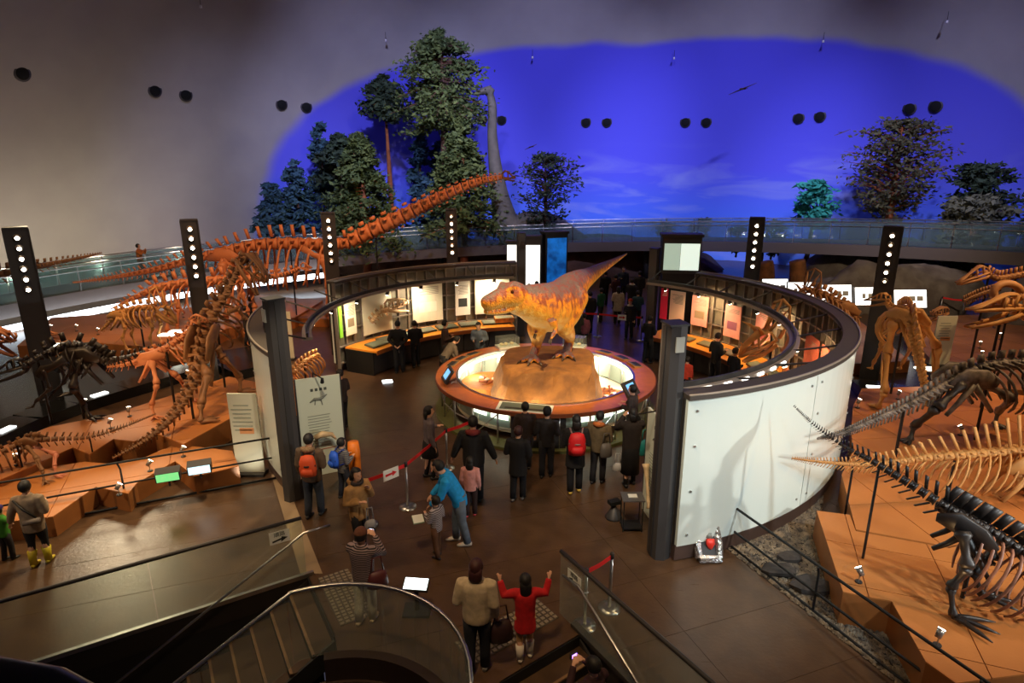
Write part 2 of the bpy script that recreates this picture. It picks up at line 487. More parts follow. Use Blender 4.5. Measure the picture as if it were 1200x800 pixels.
# ---- stairs going down on both sides of the round well
def stairs(name, label, p0, d, n, width, count):
    t = thing(name, label, 'stairs', p0)
    tm = M('stair_tread', (84, 62, 44), .35, noise_=(3, .4)); nm = M('stair_nosing', (136, 104, 74), .4)
    for i in range(count):
        c = p0 + d * (.31 * (i + .5)) + n * (width / 2); c.z = -.17 * (i + 1) - .05
        st = MB().obox(c, d * .165, n * (width / 2), (0, 0, .05)).build('tread', tm, t)
        e = p0 + d * (.31 * (i + 1)) + n * (width / 2); e.z = -.17 * (i + 1)
        MB().obox(e, d * .02, n * (width / 2), (0, 0, .012)).build('nosing', nm, st)
        r = p0 + d * (.31 * i) + n * (width / 2); r.z = -.17 * (i + .5)
        MB().obox(r, d * .015, n * (width / 2), (0, 0, .085)).build('riser', BLACK, t)
    for s_ in (0, width):
        a = p0 + n * s_; b = a + d * (.31 * count); zb = -.17 * count
        q = [(a.x, a.y, -.05), (b.x, b.y, zb - .05), (b.x, b.y, zb - .4), (a.x, a.y, -.4)]
        mb = MB(); o = n * .02; mb.add([Vector(p) - o for p in q] + [Vector(p) + o for p in q], [(0, 1, 2, 3), (7, 6, 5, 4), (0, 4, 5, 1), (1, 5, 6, 2), (2, 6, 7, 3), (3, 7, 4, 0)])
        mb.build('stringer', CHAR, t)
    return t


stairs('staircase', 'stairs going down beside the shiny left walkway', L0 + Vector((0, 0, 0)), LDIR, LN, 1.55, 15)
stairs('staircase', 'stairs going down past the two steel barrier posts', R1.copy(), RDIR, Vector((.8, .6, 0)), 1.4, 14)
# well walls
struct('wall_stair_left', MB().obox(L0 + LDIR * 4.6 - LN * .06 + Vector((0, 0, -1.8)), LDIR * 4.7, LN * .05, (0, 0, 1.75)), BLACK, 'black side wall of the stair well')
struct('wall_stair_right', MB().obox(R0 + RDIR * 2.8 + Vector((.85, .52, 0)) * .06 + Vector((0, 0, -1.8)), RDIR * 2.9, Vector((.85, .52, 0)) * .05, (0, 0, 1.75)), BLACK, 'black wall beside the descending stairs')
struct('trim_1', MB().obox(L0 + LDIR * 4.5 - LN * .02 + Vector((0, 0, .02)), LDIR * 4.6, LN * .03, (0, 0, .035)), STEEL, 'steel strip along the walkway edge')
struct('trim_2', MB().obox(R0 + RDIR * 2.6 + Vector((0, 0, .02)), RDIR * 2.8, Vector((.85, .52, 0)) * .05, (0, 0, .04)), CHAR, 'dark kerb along the stair edge')
struct('trim_3', MB().arc(VC, VR - .12, VR + .02, 0, 105, -.35, .06, 20), M('well_kerb', (46, 34, 28), .4), 'dark curved kerb of the round well')
struct('wall_well', MB().arc(VC, VR - .16, VR - .1, 0, 140, -3.5, -.3, 20), M('well_wall', (58, 44, 36), .5), 'curved wall of the round well')


# ---- glass balustrades
def balustrade(name, label, pts, h=1.08, panel=1.3, rail_r=.024, top=STEEL, second=None, posts=False):
    base = Vector(pts[0]); t = thing(name, label, 'railing', base)
    P = [Vector(p) for p in pts]
    MB().sweep([p + Vector((0, 0, h)) for p in P], rail_r, 8).build('handrail', top, t, True)
    if second:
        MB().sweep([p + Vector((0, 0, second)) for p in P], rail_r * .8, 8).build('lower_rail', top, t, True)
    # walk the line and set one pane per length
    acc = [0]
    for i in range(1, len(P)): acc.append(acc[-1] + (P[i] - P[i - 1]).length)

    def pos(s_):
        for i in range(1, len(P)):
            if s_ <= acc[i] + 1e-6:
                k = (s_ - acc[i - 1]) / max(acc[i] - acc[i - 1], 1e-6); return P[i - 1].lerp(P[i], k)
        return P[-1].copy()
    n = max(1, int(round(acc[-1] / panel))); L = acc[-1] / n
    for i in range(n):
        mid = [s_ for s_ in acc if i * L + .02 < s_ < (i + 1) * L - .02]
        q = [pos(i * L + .006)] + [pos(s_) for s_ in mid] + [pos((i + 1) * L - .006)]
        mb = MB()
        for a, b in zip(q, q[1:]):
            d = b - a; nn = Vector((-d.y, d.x, 0)).normalized() * .006
            zl, zh = Vector((0, 0, .04)), Vector((0, 0, h - .02))
            vs = [a - nn + zl, b - nn + zl, b - nn + zh, a - nn + zh, a + nn + zl, b + nn + zl, b + nn + zh, a + nn + zh]
            mb.add(vs, [(0, 1, 2, 3), (5, 4, 7, 6), (3, 2, 6, 7), (1, 0, 4, 5), (0, 3, 7, 4), (2, 1, 5, 6)])
        mb.build('glass_pane', RAILGL, t)
        if posts:
            for s_ in ([i * L] if i < n - 1 else [i * L, acc[-1]]):
                p = pos(s_); MB().cyl(p, p + Vector((0, 0, h)), .018, None, 6).build('post', STEEL, t, True)
    return t


def sloped(pts, slope_from):
    return pts


# walkway side: rail above the stair wall
a = L0 - LN * .03
balustrade('glass_balustrade', 'glass balustrade along the shiny walkway above the left stairs', [a + LDIR * (8.4 * k / 8) for k in range(9)], 1.05, 2.1, .03, DARKM)
# handrail going down with the stairs
t = thing('stair_handrail', 'slim steel handrail descending beside the left stairs', 'handrail', L0)
MB().sweep([L0 + LN * .1 + LDIR * (-.4) + Vector((0, 0, .86)), L0 + LN * .1 + Vector((0, 0, .86)), L0 + LN * .1 + LDIR * 4.8 + Vector((0, 0, .86 - 4.8 * .55))], .02, 8).build('bar', STEEL, t, True)
for k in (.2, 1.7, 3.2): MB().cyl(L0 + LN * .1 + LDIR * k + Vector((0, 0, .86 - k * .55)), L0 - LN * .01 + LDIR * k + Vector((0, 0, .8 - k * .55)), .012, None, 6).build('bracket', STEEL, t)
# round well
arcp = [VC + Vector((math.cos(R_(q)), math.sin(R_(q)), 0)) * (VR + .02) for q in range(-4, 118, 8)]
tail_ = [arcp[-1] + LDIR * k + Vector((0, 0, -.5 * k)) for k in (.6, 1.3, 2.2)]
balustrade('glass_balustrade', 'curved glass balustrade around the round well between both stairs', arcp + tail_, 1.1, 1.15, .026, STEEL)
# right stairs
b0 = Vector((.70, 7.62, 0))
balustrade('glass_balustrade', 'glass balustrade with arrow sign above the right stairs', [b0 + RDIR * (.6 * k) for k in range(9)], 1.08, 1.9, .03, DARKM)
t = thing('stair_handrail', 'slim steel handrail inside the glass of the right stairs', 'handrail', R0)
off = Vector((-.85, -.52, 0)) * .1
MB().sweep([R0 + off + RDIR * -.35 + Vector((0, 0, .78)), R0 + off + Vector((0, 0, .84)), R0 + off + RDIR * 4 + Vector((0, 0, .84 - 4 * .5))], .02, 8).build('bar', STEEL, t, True)
for k in (.1, 1.4, 2.7): MB().cyl(R0 + off + RDIR * k + Vector((0, 0, .84 - k * .5)), R0 + RDIR * k + Vector((0, 0, .8 - k * .5)), .012, None, 6).build('bracket', STEEL, t)

# arrow signs on the glass
def arrow_sign(label, c, right, up_, flip=False):
    """white card with a black arrow; right/up are its axes"""
    right, up_ = Vector(right).normalized(), Vector(up_).normalized(); nrm = right.cross(up_)
    t = thing('arrow_sign', label, 'sign', c); c = Vector(c)
    MB().obox(c, right * .15, up_ * .105, nrm * .003).build('card', WHITEP, t)
    s_ = -1 if flip else 1; z = nrm * .005
    mb = MB()
    f = lambda x, y: c + right * (x * s_) + up_ * y + z
    mb.add([f(-.11, -.075), f(.02, -.05), f(.015, -.085), f(.12, -.03), f(.03, .005), f(.025, -.02), f(-.115, -.045)], [(0, 1, 2, 3, 4, 5, 6)])
    mb.build('arrow', BLACK, t)
    cu = bpy.data.curves.new('characters', 'FONT'); cu.body = '順路'; cu.size = .085; cu.align_x = 'CENTER'; cu.extrude = .001
    tmp = bpy.data.objects.new('lettering', cu); COL.objects.link(tmp); me = bpy.data.meshes.new_from_object(tmp.evaluated_get(bpy.context.evaluated_depsgraph_get()))
    bpy.data.objects.remove(tmp); bpy.data.curves.remove(cu)
    o = bpy.data.objects.new('characters', me); COL.objects.link(o); o.parent = t; me.materials.clear(); me.materials.append(M('sign_green_black', (30, 44, 38), .6))
    o.matrix_local = Matrix((( right.x, up_.x, nrm.x, 0), (right.y, up_.y, nrm.y, 0), (right.z, up_.z, nrm.z, 0), (0, 0, 0, 1)))
    o.location = up_ * .022 + z
    return t


c = L0 - LN * .06 + LDIR * .35 + Vector((0, 0, .84)); arrow_sign('white arrow sign on the walkway glass beside the left stairs', c + LN * .05, -LDIR, (0, 0, 1))
c = b0 + RDIR * .35 + Vector((0, 0, .83)) + Vector((-.85, -.52, 0)) * .02; arrow_sign('white arrow sign on the glass beside the steel posts', c, RDIR, (0, 0, 1), True)

# tactile paving at the head of the stairs: raised studs on a slab
def tactile(name, label, o, dx, dy, nx, ny, w_, d_):
    t = thing(name, label, 'paving', o)
    MB().obox(o + dx * (w_ / 2) + dy * (d_ / 2) + Vector((0, 0, .004)), dx * (w_ / 2), dy * (d_ / 2), (0, 0, .004)).build('mat', M('tactile_slab', (74, 64, 56), .6), t)
    stud = None
    for i in range(nx):
        for j in range(ny):
            p = dx * (w_ * (i + .5) / nx) + dy * (d_ * (j + .5) / ny) + Vector((0, 0, .008))
            if stud is None:
                stud = MB().obox((0, 0, .006), dx * (w_ / nx * .33), dy * (d_ / ny * .33), (0, 0, .006)).build('stud', M('tactile_stud', (128, 116, 100), .5), t, local=True); stud.location = p
            else: share(stud, t, p)


tactile('tactile_paving', 'studded tactile paving under the child in red at the stairs', R1 + Vector((-.35, .28, 0)), Vector((.8, .6, 0)), Vector((-.6, .8, 0)), 18, 6, 1.5, .5)
tactile('tactile_paving', 'studded tactile paving strip above the left stairs', L0 + LN * .15 - LDIR * .12, LN, -LDIR, 16, 6, 1.25, .5)
# pale strip set in the floor between walkway and hall
struct('trim_4', MB().prism([(p.x, p.y) for p in (on_level(318, 556), on_level(332, 556), on_level(378, 672), on_level(352, 672))], -.02, .004), M('pale_strip', (150, 128, 100), .4), 'pale threshold strip across the floor')


# ---- orange exhibit platforms
def platform(name, label, poly, z, ang, sx, sy, mat=ORANGE, z0=0):
    poly = [(p[0], p[1]) for p in poly]
    c = Vector((sum(p[0] for p in poly) / len(poly), sum(p[1] for p in poly) / len(poly), z0))
    t = thing(name, label, 'platform', c)
    MB().prism(poly, z0, z - .022).build('plinth', M('orange_side', (160, 98, 48), .5, noise_=(1.5, .4)), t)
    n = len(poly); cx, cy = c.x, c.y
    tiles(poly, ang, sx, sy, z - .022, z, 'deck_panel', mat, t, .007)
    return t


def clear_of_drum(poly, r=7.5):
    out = []
    for p in poly:
        d = Vector((p[0] - .9, p[1] - 15.9, 0))
        if d.length < r: d = d.normalized() * r
        out.append((.9 + d.x, 15.9 + d.y))
    return out


def px(z, *pp): return [tuple(on_level(a, b, z))[:2] for a, b in pp]


UP = px(.55, (-60, 560), (0, 562), (40, 545), (85, 524), (105, 532), (133, 514), (157, 517), (181, 507), (215, 520), (266, 492), (300, 470), (302, 448), (268, 441), (130, 486), (57, 500), (0, 524), (-60, 545))
platform('exhibit_platform', 'upper orange platform carrying the big theropod skeleton and a black skeleton', UP, .55, .42, 1.8, 1.2)
LO = px(.4, (-60, 590), (0, 567), (50, 550), (93, 540), (125, 543), (167, 537), (204, 520), (272, 528), (280, 546), (228, 558), (205, 540), (160, 566), (150, 578), (112, 570), (62, 605), (0, 612), (-60, 640))
platform('exhibit_platform', 'lower orange platform with zigzag edge beside the walkway railing', LO, .4, .42, 1.8, 1.2)
platform('exhibit_platform', 'orange back platform under the ceratopsian skeleton by the ramp', px(.45, (20, 405), (120, 402), (215, 410), (265, 385), (345, 372), (378, 352), (300, 345), (210, 362), (60, 372)), .45, .3, 2.4, 1.8)
RP1 = clear_of_drum(px(.55, (971, 551), (1003, 620), (1110, 640), (1260, 600), (1260, 470), (1100, 452), (1010, 455), (1000, 475), (990, 500), (980, 525)))
platform('exhibit_platform', 'orange platform between the drum and the spined skeletons', RP1, .55, .1, 1.1, 1.3)
RP2 = [tuple(p)[:2] for p in (on_level(957, 598, .55), on_level(996, 603, .55), on_level(1003, 622, .55), on_level(1112, 642, .55), on_level(1270, 604, .55), on_level(1270, 780, .55), on_level(1120, 800, .55), on_level(1085, 775, .55), on_level(1045, 704, .55), on_level(988, 693, .55))]
platform('exhibit_platform', 'orange stepped platform beneath the black spined skeleton', RP2, .55, -.35, 1.1, 1.1)
RP3 = px(.42, (1090, 420), (1062, 388), (1075, 372), (1270, 362), (1270, 462), (1130, 452))
platform('exhibit_platform', 'far orange platform with the duckbill skull and grey panel', RP3, .42, .2, 1.8, 1.8, M('brown_board', (150, 98, 60), .5, noise_=(1.5, .4)))
platform('exhibit_platform', 'low brown platform behind the drum under the sauropod', [(-12, 25.4), (-6, 24.4), (-1.3, 24.9), (-1.1, 29), (-4, 30.5), (-11, 28.6)], .35, .1, 2.4, 2.4, M('brown_board', (150, 98, 60), .5))
platform('exhibit_platform', 'low brown platform behind the right drum wall', [(7.6, 22.4), (10.4, 18.4), (12.8, 18.8), (14.2, 24.5), (8.8, 28.5), (6.8, 24.6)], .4, .1, 2.4, 2.4, M('brown_board', (150, 98, 60), .5))

# black low light tables curving between the platforms
def bench(name, label, pts, w_, h):
    t = thing(name, label, 'light bench', pts[0])
    P = [Vector(p) for p in pts]
    mb = MB(); mb.sweep([p + Vector((0, 0, h / 2)) for p in P], [(w_, h / 2)] * len(P), 4)
    # rectangular section: use a box chain
    mb = MB()
    for a_, b_ in zip(P, P[1:]):
        d = (b_ - a_); n_ = Vector((-d.y, d.x, 0)).normalized()
        mb.obox((a_ + b_) / 2 + Vector((0, 0, h / 2)), d * .505, n_ * w_, (0, 0, h / 2))
    mb.build('body', GLOSSBLK, t)
    for a_, b_ in zip(P[::2], P[1::2]):
        d = (b_ - a_); n_ = Vector((-d.y, d.x, 0)).normalized()
        MB().obox((a_ + b_) / 2 - n_ * (w_ * .5) + Vector((0, 0, h + .015)), d.normalized() * .2, n_ * .09, (0, 0, .015)).build('light_panel', LEDW, t)
    return t


bench('light_bench', 'black glossy curved bench with lit labels behind the left skeletons', [on_level(*p, .3) - Vector((0, 0, .3)) for p in ((-40, 520), (30, 488), (80, 470), (140, 452), (200, 435), (262, 420), (290, 432))], .45, .3)
bench('light_bench', 'black glossy bench with lit labels behind the standing skeleton', [on_level(*p, .3) - Vector((0, 0, .3)) for p in ((1004, 450), (1040, 452), (1085, 462), (1130, 480), (1185, 505), (1260, 540))], .4, .3)
# dark visitor path on both sides
PATHM = M('path_dark', (34, 31, 30), .25)
struct('floor_path_left', MB().prism(px(0, (-80, 520), (60, 480), (270, 425), (300, 440), (298, 405), (215, 418), (120, 410), (20, 412), (-80, 430)), -.01, .008), PATHM, 'dark visitor path winding behind the left platforms')
struct('floor_path_right', MB().prism(px(0, (1004, 470), (1100, 480), (1280, 570), (1280, 480), (1130, 462), (1085, 430), (1060, 392), (1010, 400)), -.01, .008), PATHM, 'dark visitor path winding behind the right platforms')

# ---- gravel bed between the drum and the right platform
GP = [tuple(on_level(*p, 0))[:2] for p in ((838, 632), (905, 607), (950, 575), (968, 556), (962, 600), (990, 716), (1050, 720), (1110, 800), (1050, 800))]
struct('floor_gravel_bed', MB().prism(GP, -.02, .006), M('gravel_base', (58, 52, 46), .9, noise_=(20, .7)), 'grey gravel bed along the white drum')


def inside(p, poly):
    c = False
    for i in range(len(poly)):
        a_, b_ = poly[i - 1], poly[i]
        if (a_[1] > p[1]) != (b_[1] > p[1]) and p[0] < (b_[0] - a_[0]) * (p[1] - a_[1]) / (b_[1] - a_[1]) + a_[0]: c = not c
    return c


def pebbles(n, poly):
    mb = MB(); xs = [p[0] for p in poly]; ys = [p[1] for p in poly]; k = 0
    while k < n:
        p = (rnd.uniform(min(xs), max(xs)), rnd.uniform(min(ys), max(ys)))
        if not inside(p, poly): continue
        r = rnd.uniform(.018, .04); k += 1; q = rnd.uniform(0, 6.28)
        vs = [Vector((p[0] + math.cos(q + i * 1.571) * r * rnd.uniform(.7, 1.2), p[1] + math.sin(q + i * 1.571) * r * rnd.uniform(.7, 1.2), .012)) for i in range(4)]
        vs += [Vector((p[0], p[1], .012 + r * .7)), Vector((p[0], p[1], .0))]
        mb.add(vs, [(0, 1, 4), (1, 2, 4), (2, 3, 4), (3, 0, 4)])
    return mb


g = pebbles(7000, GP).build('gravel', M('gravel_stone', (146, 130, 106), .9, noise_=(7, .9), alt=(66, 60, 56)))
tag(g, 'loose grey brown gravel between the drum and the right railing', 'gravel', kind='stuff')
for (a_, b_, s_, lab) in ((925, 655, .16, 'smallest dark flat rock lying in the gravel bed'), (912, 672, .2, 'middle-sized dark flat rock beside the railing in the gravel bed'), (950, 690, .22, 'largest dark flat rock in the gravel beside the orange platform')):
    p = on_level(a_, b_, 0); mb = MB(); mb.ell(p + Vector((0, 0, s_ * .3)), (s_ * 1.5, s_, s_ * .5), 8, 5)
    for i, v in enumerate(mb.v): mb.v[i] = tuple(Vector(v) + noise.noise_vector(Vector(v) * 5) * .05)
    tag(mb.build('rock', M('dark_rock', (66, 60, 56), .9, noise_=(6, .6)), None), lab, 'rock', 'rocks in the gravel bed')


# ---- ramp sweeping round the back of the hall
RC = (1, 12); RR = 24.5


def ramp_z(az):                                    # az in degrees from +y, clockwise
    return 1.05 + (az + 62) / 120 * 1.95


def ramp_pt(az, r=RR, dz=0):
    a_ = R_(az); return Vector((RC[0] + r * math.sin(a_), RC[1] + r * math.cos(a_), ramp_z(az) + dz))


def ramp():
    azs = [-74 + 2 * i for i in range(72)]
    mb = MB(); vs = []; fs = []
    for q in azs:
        for r, dz in ((RR, -.55), (RR + 2.6, -.55), (RR + 2.6, 0), (RR, 0)): vs.append(ramp_pt(q, r, dz))
    for i in range(len(azs) - 1):
        for k in range(4):
            k2 = (k + 1) % 4; fs.append((i * 4 + k, i * 4 + k2, i * 4 + 4 + k2, i * 4 + 4 + k))
    mb.add(vs, fs)
    fl = struct('floor_ramp', mb, M('ramp_beam', (96, 88, 84), .5), 'grey walkway ramp rising round the back of the hall')
    # glass railings on both edges, two rails each
    for nm, rr, lab in (('ramp_railing', RR + .05, 'inner glass railing of the high ramp facing the hall'), ('ramp_railing', RR + 2.5, 'outer glass railing of the high ramp beside the dome wall')):
        t = thing(nm, lab, 'railing', ramp_pt(-74, rr))
        for h_ in (1.1, .88): MB().sweep([ramp_pt(q, rr, h_) for q in azs], .028, 6).build('handrail', STEEL, t, True)
        gm = glass('ramp_glass', (205, 226, 228), .93)
        for i in range(0, len(azs) - 2, 2):
            mb = MB()
            for j in (i, i + 1):
                q0, q1 = azs[j] + (.1 if j == i else 0), azs[j + 1] - (.1 if j == i + 1 else 0)
                v = [ramp_pt(q0, rr, .03), ramp_pt(q1, rr, .03), ramp_pt(q1, rr, 1.05), ramp_pt(q0, rr, 1.05)]
                v += [ramp_pt(q0, rr + .012, .03), ramp_pt(q1, rr + .012, .03), ramp_pt(q1, rr + .012, 1.05), ramp_pt(q0, rr + .012, 1.05)]
                mb.add(v, [(0, 1, 2, 3), (5, 4, 7, 6), (3, 2, 6, 7), (1, 0, 4, 5)])
            mb.build('glass_pane', gm, t)
            MB().cyl(ramp_pt(azs[i], rr, 0), ramp_pt(azs[i], rr, 1.1), .02, None, 5).build('post', STEEL, t)
    # light line under the left part of the ramp
    t = thing('light_strip', 'long white light strip under the lower left part of the ramp', 'light', ramp_pt(-60, RR - .3, -1.1))
    a0, a1 = -68, -26
    for i in range(14):
        q0 = a0 + (a1 - a0) * i / 14; q1 = a0 + (a1 - a0) * (i + 1) / 14 - .15
        mb = MB(); v = []
        for q in (q0, q1):
            for r, dz in ((RR - .55, -.98), (RR - .05, -.98), (RR - .05, -.9), (RR - .55, -.7)): v.append(ramp_pt(q, r, dz))
        mb.add(v, [(0, 1, 2, 3), (7, 6, 5, 4), (0, 4, 5, 1), (1, 5, 6, 2), (2, 6, 7, 3), (3, 7, 4, 0)])
        mb.build('tube', M('strip_white', (235, 245, 255), .4, emit=2.6), t)
    # supports
    for q in (-66, -44, -28, -12, 16, 30, 44, 58):
        p = ramp_pt(q, RR + 1.2); 
        tag(MB().cyl((p.x, p.y, 0), (p.x, p.y, ramp_z(q) - .55), .2, None, 12).build('ramp_pillar', CHAR, None, True), 'round dark pillar carrying the high ramp', 'pillar', 'pillars under the ramp')


ramp()

# ================================================================== THE ROUND EXHIBIT
C0 = Vector((.9, 15.9, 0))


def pol(r, a, z=0): return Vector((C0.x + r * math.cos(R_(a)), C0.y + r * math.sin(R_(a)), z))


PANEL = M('milky_glass_panel', (220, 230, 222), .2, noise_=(.8, .25), alt=(204, 216, 208))
PANE_IN = M('olive_backing', (108, 104, 92), .6, noise_=(3, .4))


def drum_wall(label, a0, a1, npan, outer=True, step=3.2):
    t = thing('curved_wall', label, 'wall', pol(7.2, (a0 + a1) / 2))
    MB().arc(C0, 7.14, 7.2, a0, a1, .25, 2.9).build('core', CHAR, t)
    da = (a1 - a0) / npan
    bolt = None
    for i in range(npan):
        p = MB().arc(C0, 7.2, 7.27, a0 + da * i + .08, a0 + da * (i + 1) - .08, .3, 2.88, 10).build('panel', PANEL, t, False)
        for q in p.data.polygons: q.use_smooth = False
        for fa in (.06, .94):
            for z in (.5, 1.3, 2.1, 2.7):
                an = a0 + da * (i + fa); c = pol(7.275, an, z); d = Vector((math.cos(R_(an)), math.sin(R_(an)), 0))
                MB().cyl(c - d * .005, c + d * .015, .022, None, 8).build('bolt', STEEL, p)
    MB().arc(C0, 7.12, 7.24, a0, a1, .02, .28).build('skirt', M('skirt_brown', (98, 78, 70), .4, .4), t)
    MB().arc(C0, 6.98, 7.32, a0, a1, 2.9, 2.97).build('top_rim', M('rim_dark', (66, 58, 52), .6), t)
    MB().sweep([pol(7.3, a0 + (a1 - a0) * k / 40, 2.98) for k in range(41)], .022, 6).build('rim_tube', M('rim_tube', (150, 138, 124), .5, .3), t, True)
    # inner frame: posts, rails and the panes between them
    n = int(round((a1 - a0) / step)); fr = M('frame_grey', (128, 120, 112), .45, .3)
    post = None
    for i in range(n + 1):
        a = a0 + (a1 - a0) * i / n; d = Vector((math.cos(R_(a)), math.sin(R_(a)), 0)); s = Vector((-d.y, d.x, 0))
        MB().obox(pol(7.05, a, 1.5), d * .06, s * .018, (0, 0, 1.42)).build('post', fr, t)
    zs = (.3, .82, 1.34, 1.86, 2.38, 2.86)
    for z in zs: MB().arc(C0, 7.0, 7.12, a0, a1, z - .02, z + .02).build('rail', fr, t)
    for i in range(n):
        aa = a0 + (a1 - a0) * (i + .07) / n; ab = a0 + (a1 - a0) * (i + .93) / n
        for z, z2 in zip(zs, zs[1:]): MB().arc(C0, 7.1, 7.13, aa, ab, z + .03, z2 - .03, 1).build('pane', PANE_IN, t)
    return t


drum_wall('long curved wall of milky white glass panels on the right', -75.5, 41, 5)
drum_wall('curved wall behind the orange desk with pale boards', 96, 156, 3)
drum_wall('short curved wall of milky glass beside the dark left pillar', 179, 221, 3)


def pillar(label, p, h, r=.165):
    t = thing('pillar', label, 'pillar', p)
    p = Vector(p); d = (C0 - p); d.z = 0; d.normalize(); s = Vector((-d.y, d.x, 0))
    # rounded front, flat channel sides
    pts = [p - d * .15 + s * (r * .8), p + s * r, p + d * .16 + s * (r * .85), p + d * .16 - s * (r * .85), p - s * r, p - d * .15 - s * (r * .8), p - d * .2]
    MB().prism([(q.x, q.y) for q in pts], 0, h).build('shaft', M('pillar_grey', (70, 68, 68), .4, .2), t)
    for k in (-1, 1): MB().obox(p + s * (k * r * .98) + Vector((0, 0, h / 2)), d * .05, s * .012, (0, 0, h / 2 - .02)).build('channel', CHAR, t)
    MB().obox(p + Vector((0, 0, h + .015)), d * .17, s * r, (0, 0, .015)).build('cap', CHAR, t)
    MB().obox(p - d * .195 + Vector((0, 0, h - .28)), d * .012, s * .07, (0, 0, .12)).build('cap_plate', M('pillar_pale', (170, 170, 160), .4), t)  # small pale plate below the cap
    return t


pillar('dark grey pillar at the near end of the long white curved wall', (2.5, 9.1, 0), 4.05)
pillar('dark grey pillar beside the left information panel', (-4.36, 10.96, 0), 4.05)
pillar('dark grey post left of the passage beside the tall white screens', (.35, 23.35, 0), 4.0)
pillar('dark grey post between the passage and the red banner', (5.1, 21.9, 0), 3.6)

# ---- ring truss with small lamps
def truss(label, a0, a1):
    t = thing('lighting_truss', label, 'truss', pol(6.05, a0, 2.55))
    MB().arc(C0, 5.95, 6.17, a0, a1, 2.55, 2.62).build('beam', M('truss_grey', (152, 140, 130), .45, .2), t)
    MB().arc(C0, 6.05, 6.09, a0, a1, 2.62, 2.72).build('fin', DARKM, t)
    n = int((a1 - a0) / 12)
    for i in range(n + 1):
        a = a0 + (a1 - a0) * i / n
        MB().cyl(pol(6.1, a, 2.6), pol(7.05, a, 2.88), .022, None, 6).build('strut', DARKM, t)
    for i in range(n):
        a = a0 + (a1 - a0) * (i + .5) / n
        h = MB().cyl(pol(6.06, a, 2.57), pol(6.12, a, 2.42), .05, .06, 10).build('lamp', CHAR, t, True)
        MB().cyl(pol(6.12, a, 2.42), pol(6.125, a, 2.41), .05, None, 10).build('lens', LENS, h)
        if i % 2 == 0: spot(pol(6.15, a, 2.38), pol(6.95, a, 1.3), 110, (255, 226, 184) if a > 90 else (255, 208, 150), 140, .8, .05)
    return t


truss('ring truss of lamps over the right orange desk', -70, 52)
truss('ring truss of lamps over the left desk and boards', 98, 203)


# ---- orange desks along the walls
def desk(label, a0, a1):
    t = thing('curved_desk', label, 'desk', pol(6.4, (a0 + a1) / 2))
    MB().arc(C0, 5.72, 6.98, a0, a1, .76, .82).build('top', DESK, t)
    MB().arc(C0, 5.70, 5.73, a0, a1, .7, .83).build('edge_band', M('desk_edge', (170, 92, 40), .4), t)
    n = max(2, int((a1 - a0) / 9))
    for i in range(n):
        da = (a1 - a0) / n; MB().arc(C0, 5.86, 5.9, a0 + da * i + .15, a0 + da * (i + 1) - .15, .04, .76, 3).build('front_panel', CHAR, t)
    for a in (a0, a1): MB().arc(C0, 5.86, 6.95, a - .2, a + .2, 0, .76, 1).build('end_panel', BLACK, t)
    return t


desk('curved orange desk below the pale boards and long skull', 98, 154)
desk('curved orange desk below the pink boards on the right', -14, 50)
desk('short orange desk behind the left information panel', 182, 203)


def wall_board(label, name, a0, a1, z0, z1, mat, r=6.93, cat='board', lines=0, pm=PRINT, pict=None, group=None):
    if a0 > a1: a0, a1 = a1, a0
    t = thing(name, label, cat, pol(r, (a0 + a1) / 2, z0), 0, group)
    MB().arc(C0, r, r + .03, a0, a1, z0, z1, 4).build('sheet', mat, t)
    h = z1 - z0; w_ = a1 - a0
    for k in range(lines):
        zz = z1 - h * (.12 + .035 * k) if k < 9 else z0 + h * (.12 + .03 * (k - 9))
        MB().arc(C0, r - .004, r, a0 + w_ * .12, a1 - w_ * rnd.uniform(.15, .5), zz - .012, zz + .004, 3).build('print_line', pm, t)
    if pict:
        MB().arc(C0, r - .004, r, a0 + w_ * .2, a1 - w_ * .2, z0 + h * .25, z0 + h * .5, 3).build('picture', pict, t)
    return t


PALE = M('pale_board', (222, 224, 204), .35); PINK = M('pink_board', (214, 158, 150), .4, noise_=(5, .3), alt=(190, 120, 116))
wall_board('narrow bright green banner at the end of the pale boards', 'banner', 154.9, 156, 1.17, 2.39, M('banner_green', (122, 196, 52), .5), cat='banner', lines=3, pm=WHITEP)
wall_board('pale text board next to the green banner', 'wall_board', 149.6, 153.6, 1.16, 2.25, PALE, lines=9, pict=M('photo_brown', (140, 124, 100), .5))
wall_board('wide cream board behind the mounted long skull', 'wall_board', 136.7, 147, .98, 2.39, PALE)
wall_board('wide pale board with faint sauropod drawing', 'wall_board', 119.7, 129.7, 1.01, 2.44, PALE, lines=6, pict=M('print_pale', (236, 238, 224), .5))
wall_board('narrow white board with small black picture', 'wall_board', 110.8, 115.5, 1.09, 2.36, WHITEP, lines=8, pict=M('photo_dark', (54, 60, 60), .5))
wall_board('wide pale board behind the head of the moving dinosaur', 'wall_board', 98.3, 109.2, 1.07, 2.41, PALE, lines=5)
wall_board('narrow crimson banner with white characters', 'banner', 48.8, 51, 1.2, 2.3, M('banner_crimson', (222, 38, 88), .5), cat='banner', lines=4, pm=WHITEP)
wall_board('pale pink text board beside the crimson banner', 'wall_board', 43.3, 48, 1.2, 2.26, M('pale_pink_board', (222, 196, 178), .4), lines=9)
wall_board('pink board with brown fossil photos second from the banner', 'wall_board', 35.7, 41, 1.2, 2.23, PINK, lines=6, pict=M('photo_brown', (140, 124, 100), .5))
wall_board('pink board with two purple blots', 'wall_board', 24.5, 30, 1.1, 2.15, PINK, lines=4, pict=M('photo_purple', (140, 84, 110), .5))
wall_board('pink board partly behind the horned skull', 'wall_board', 13.6, 19.2, 1.1, 2.24, PINK, lines=4, pict=M('photo_red', (160, 78, 70), .5))
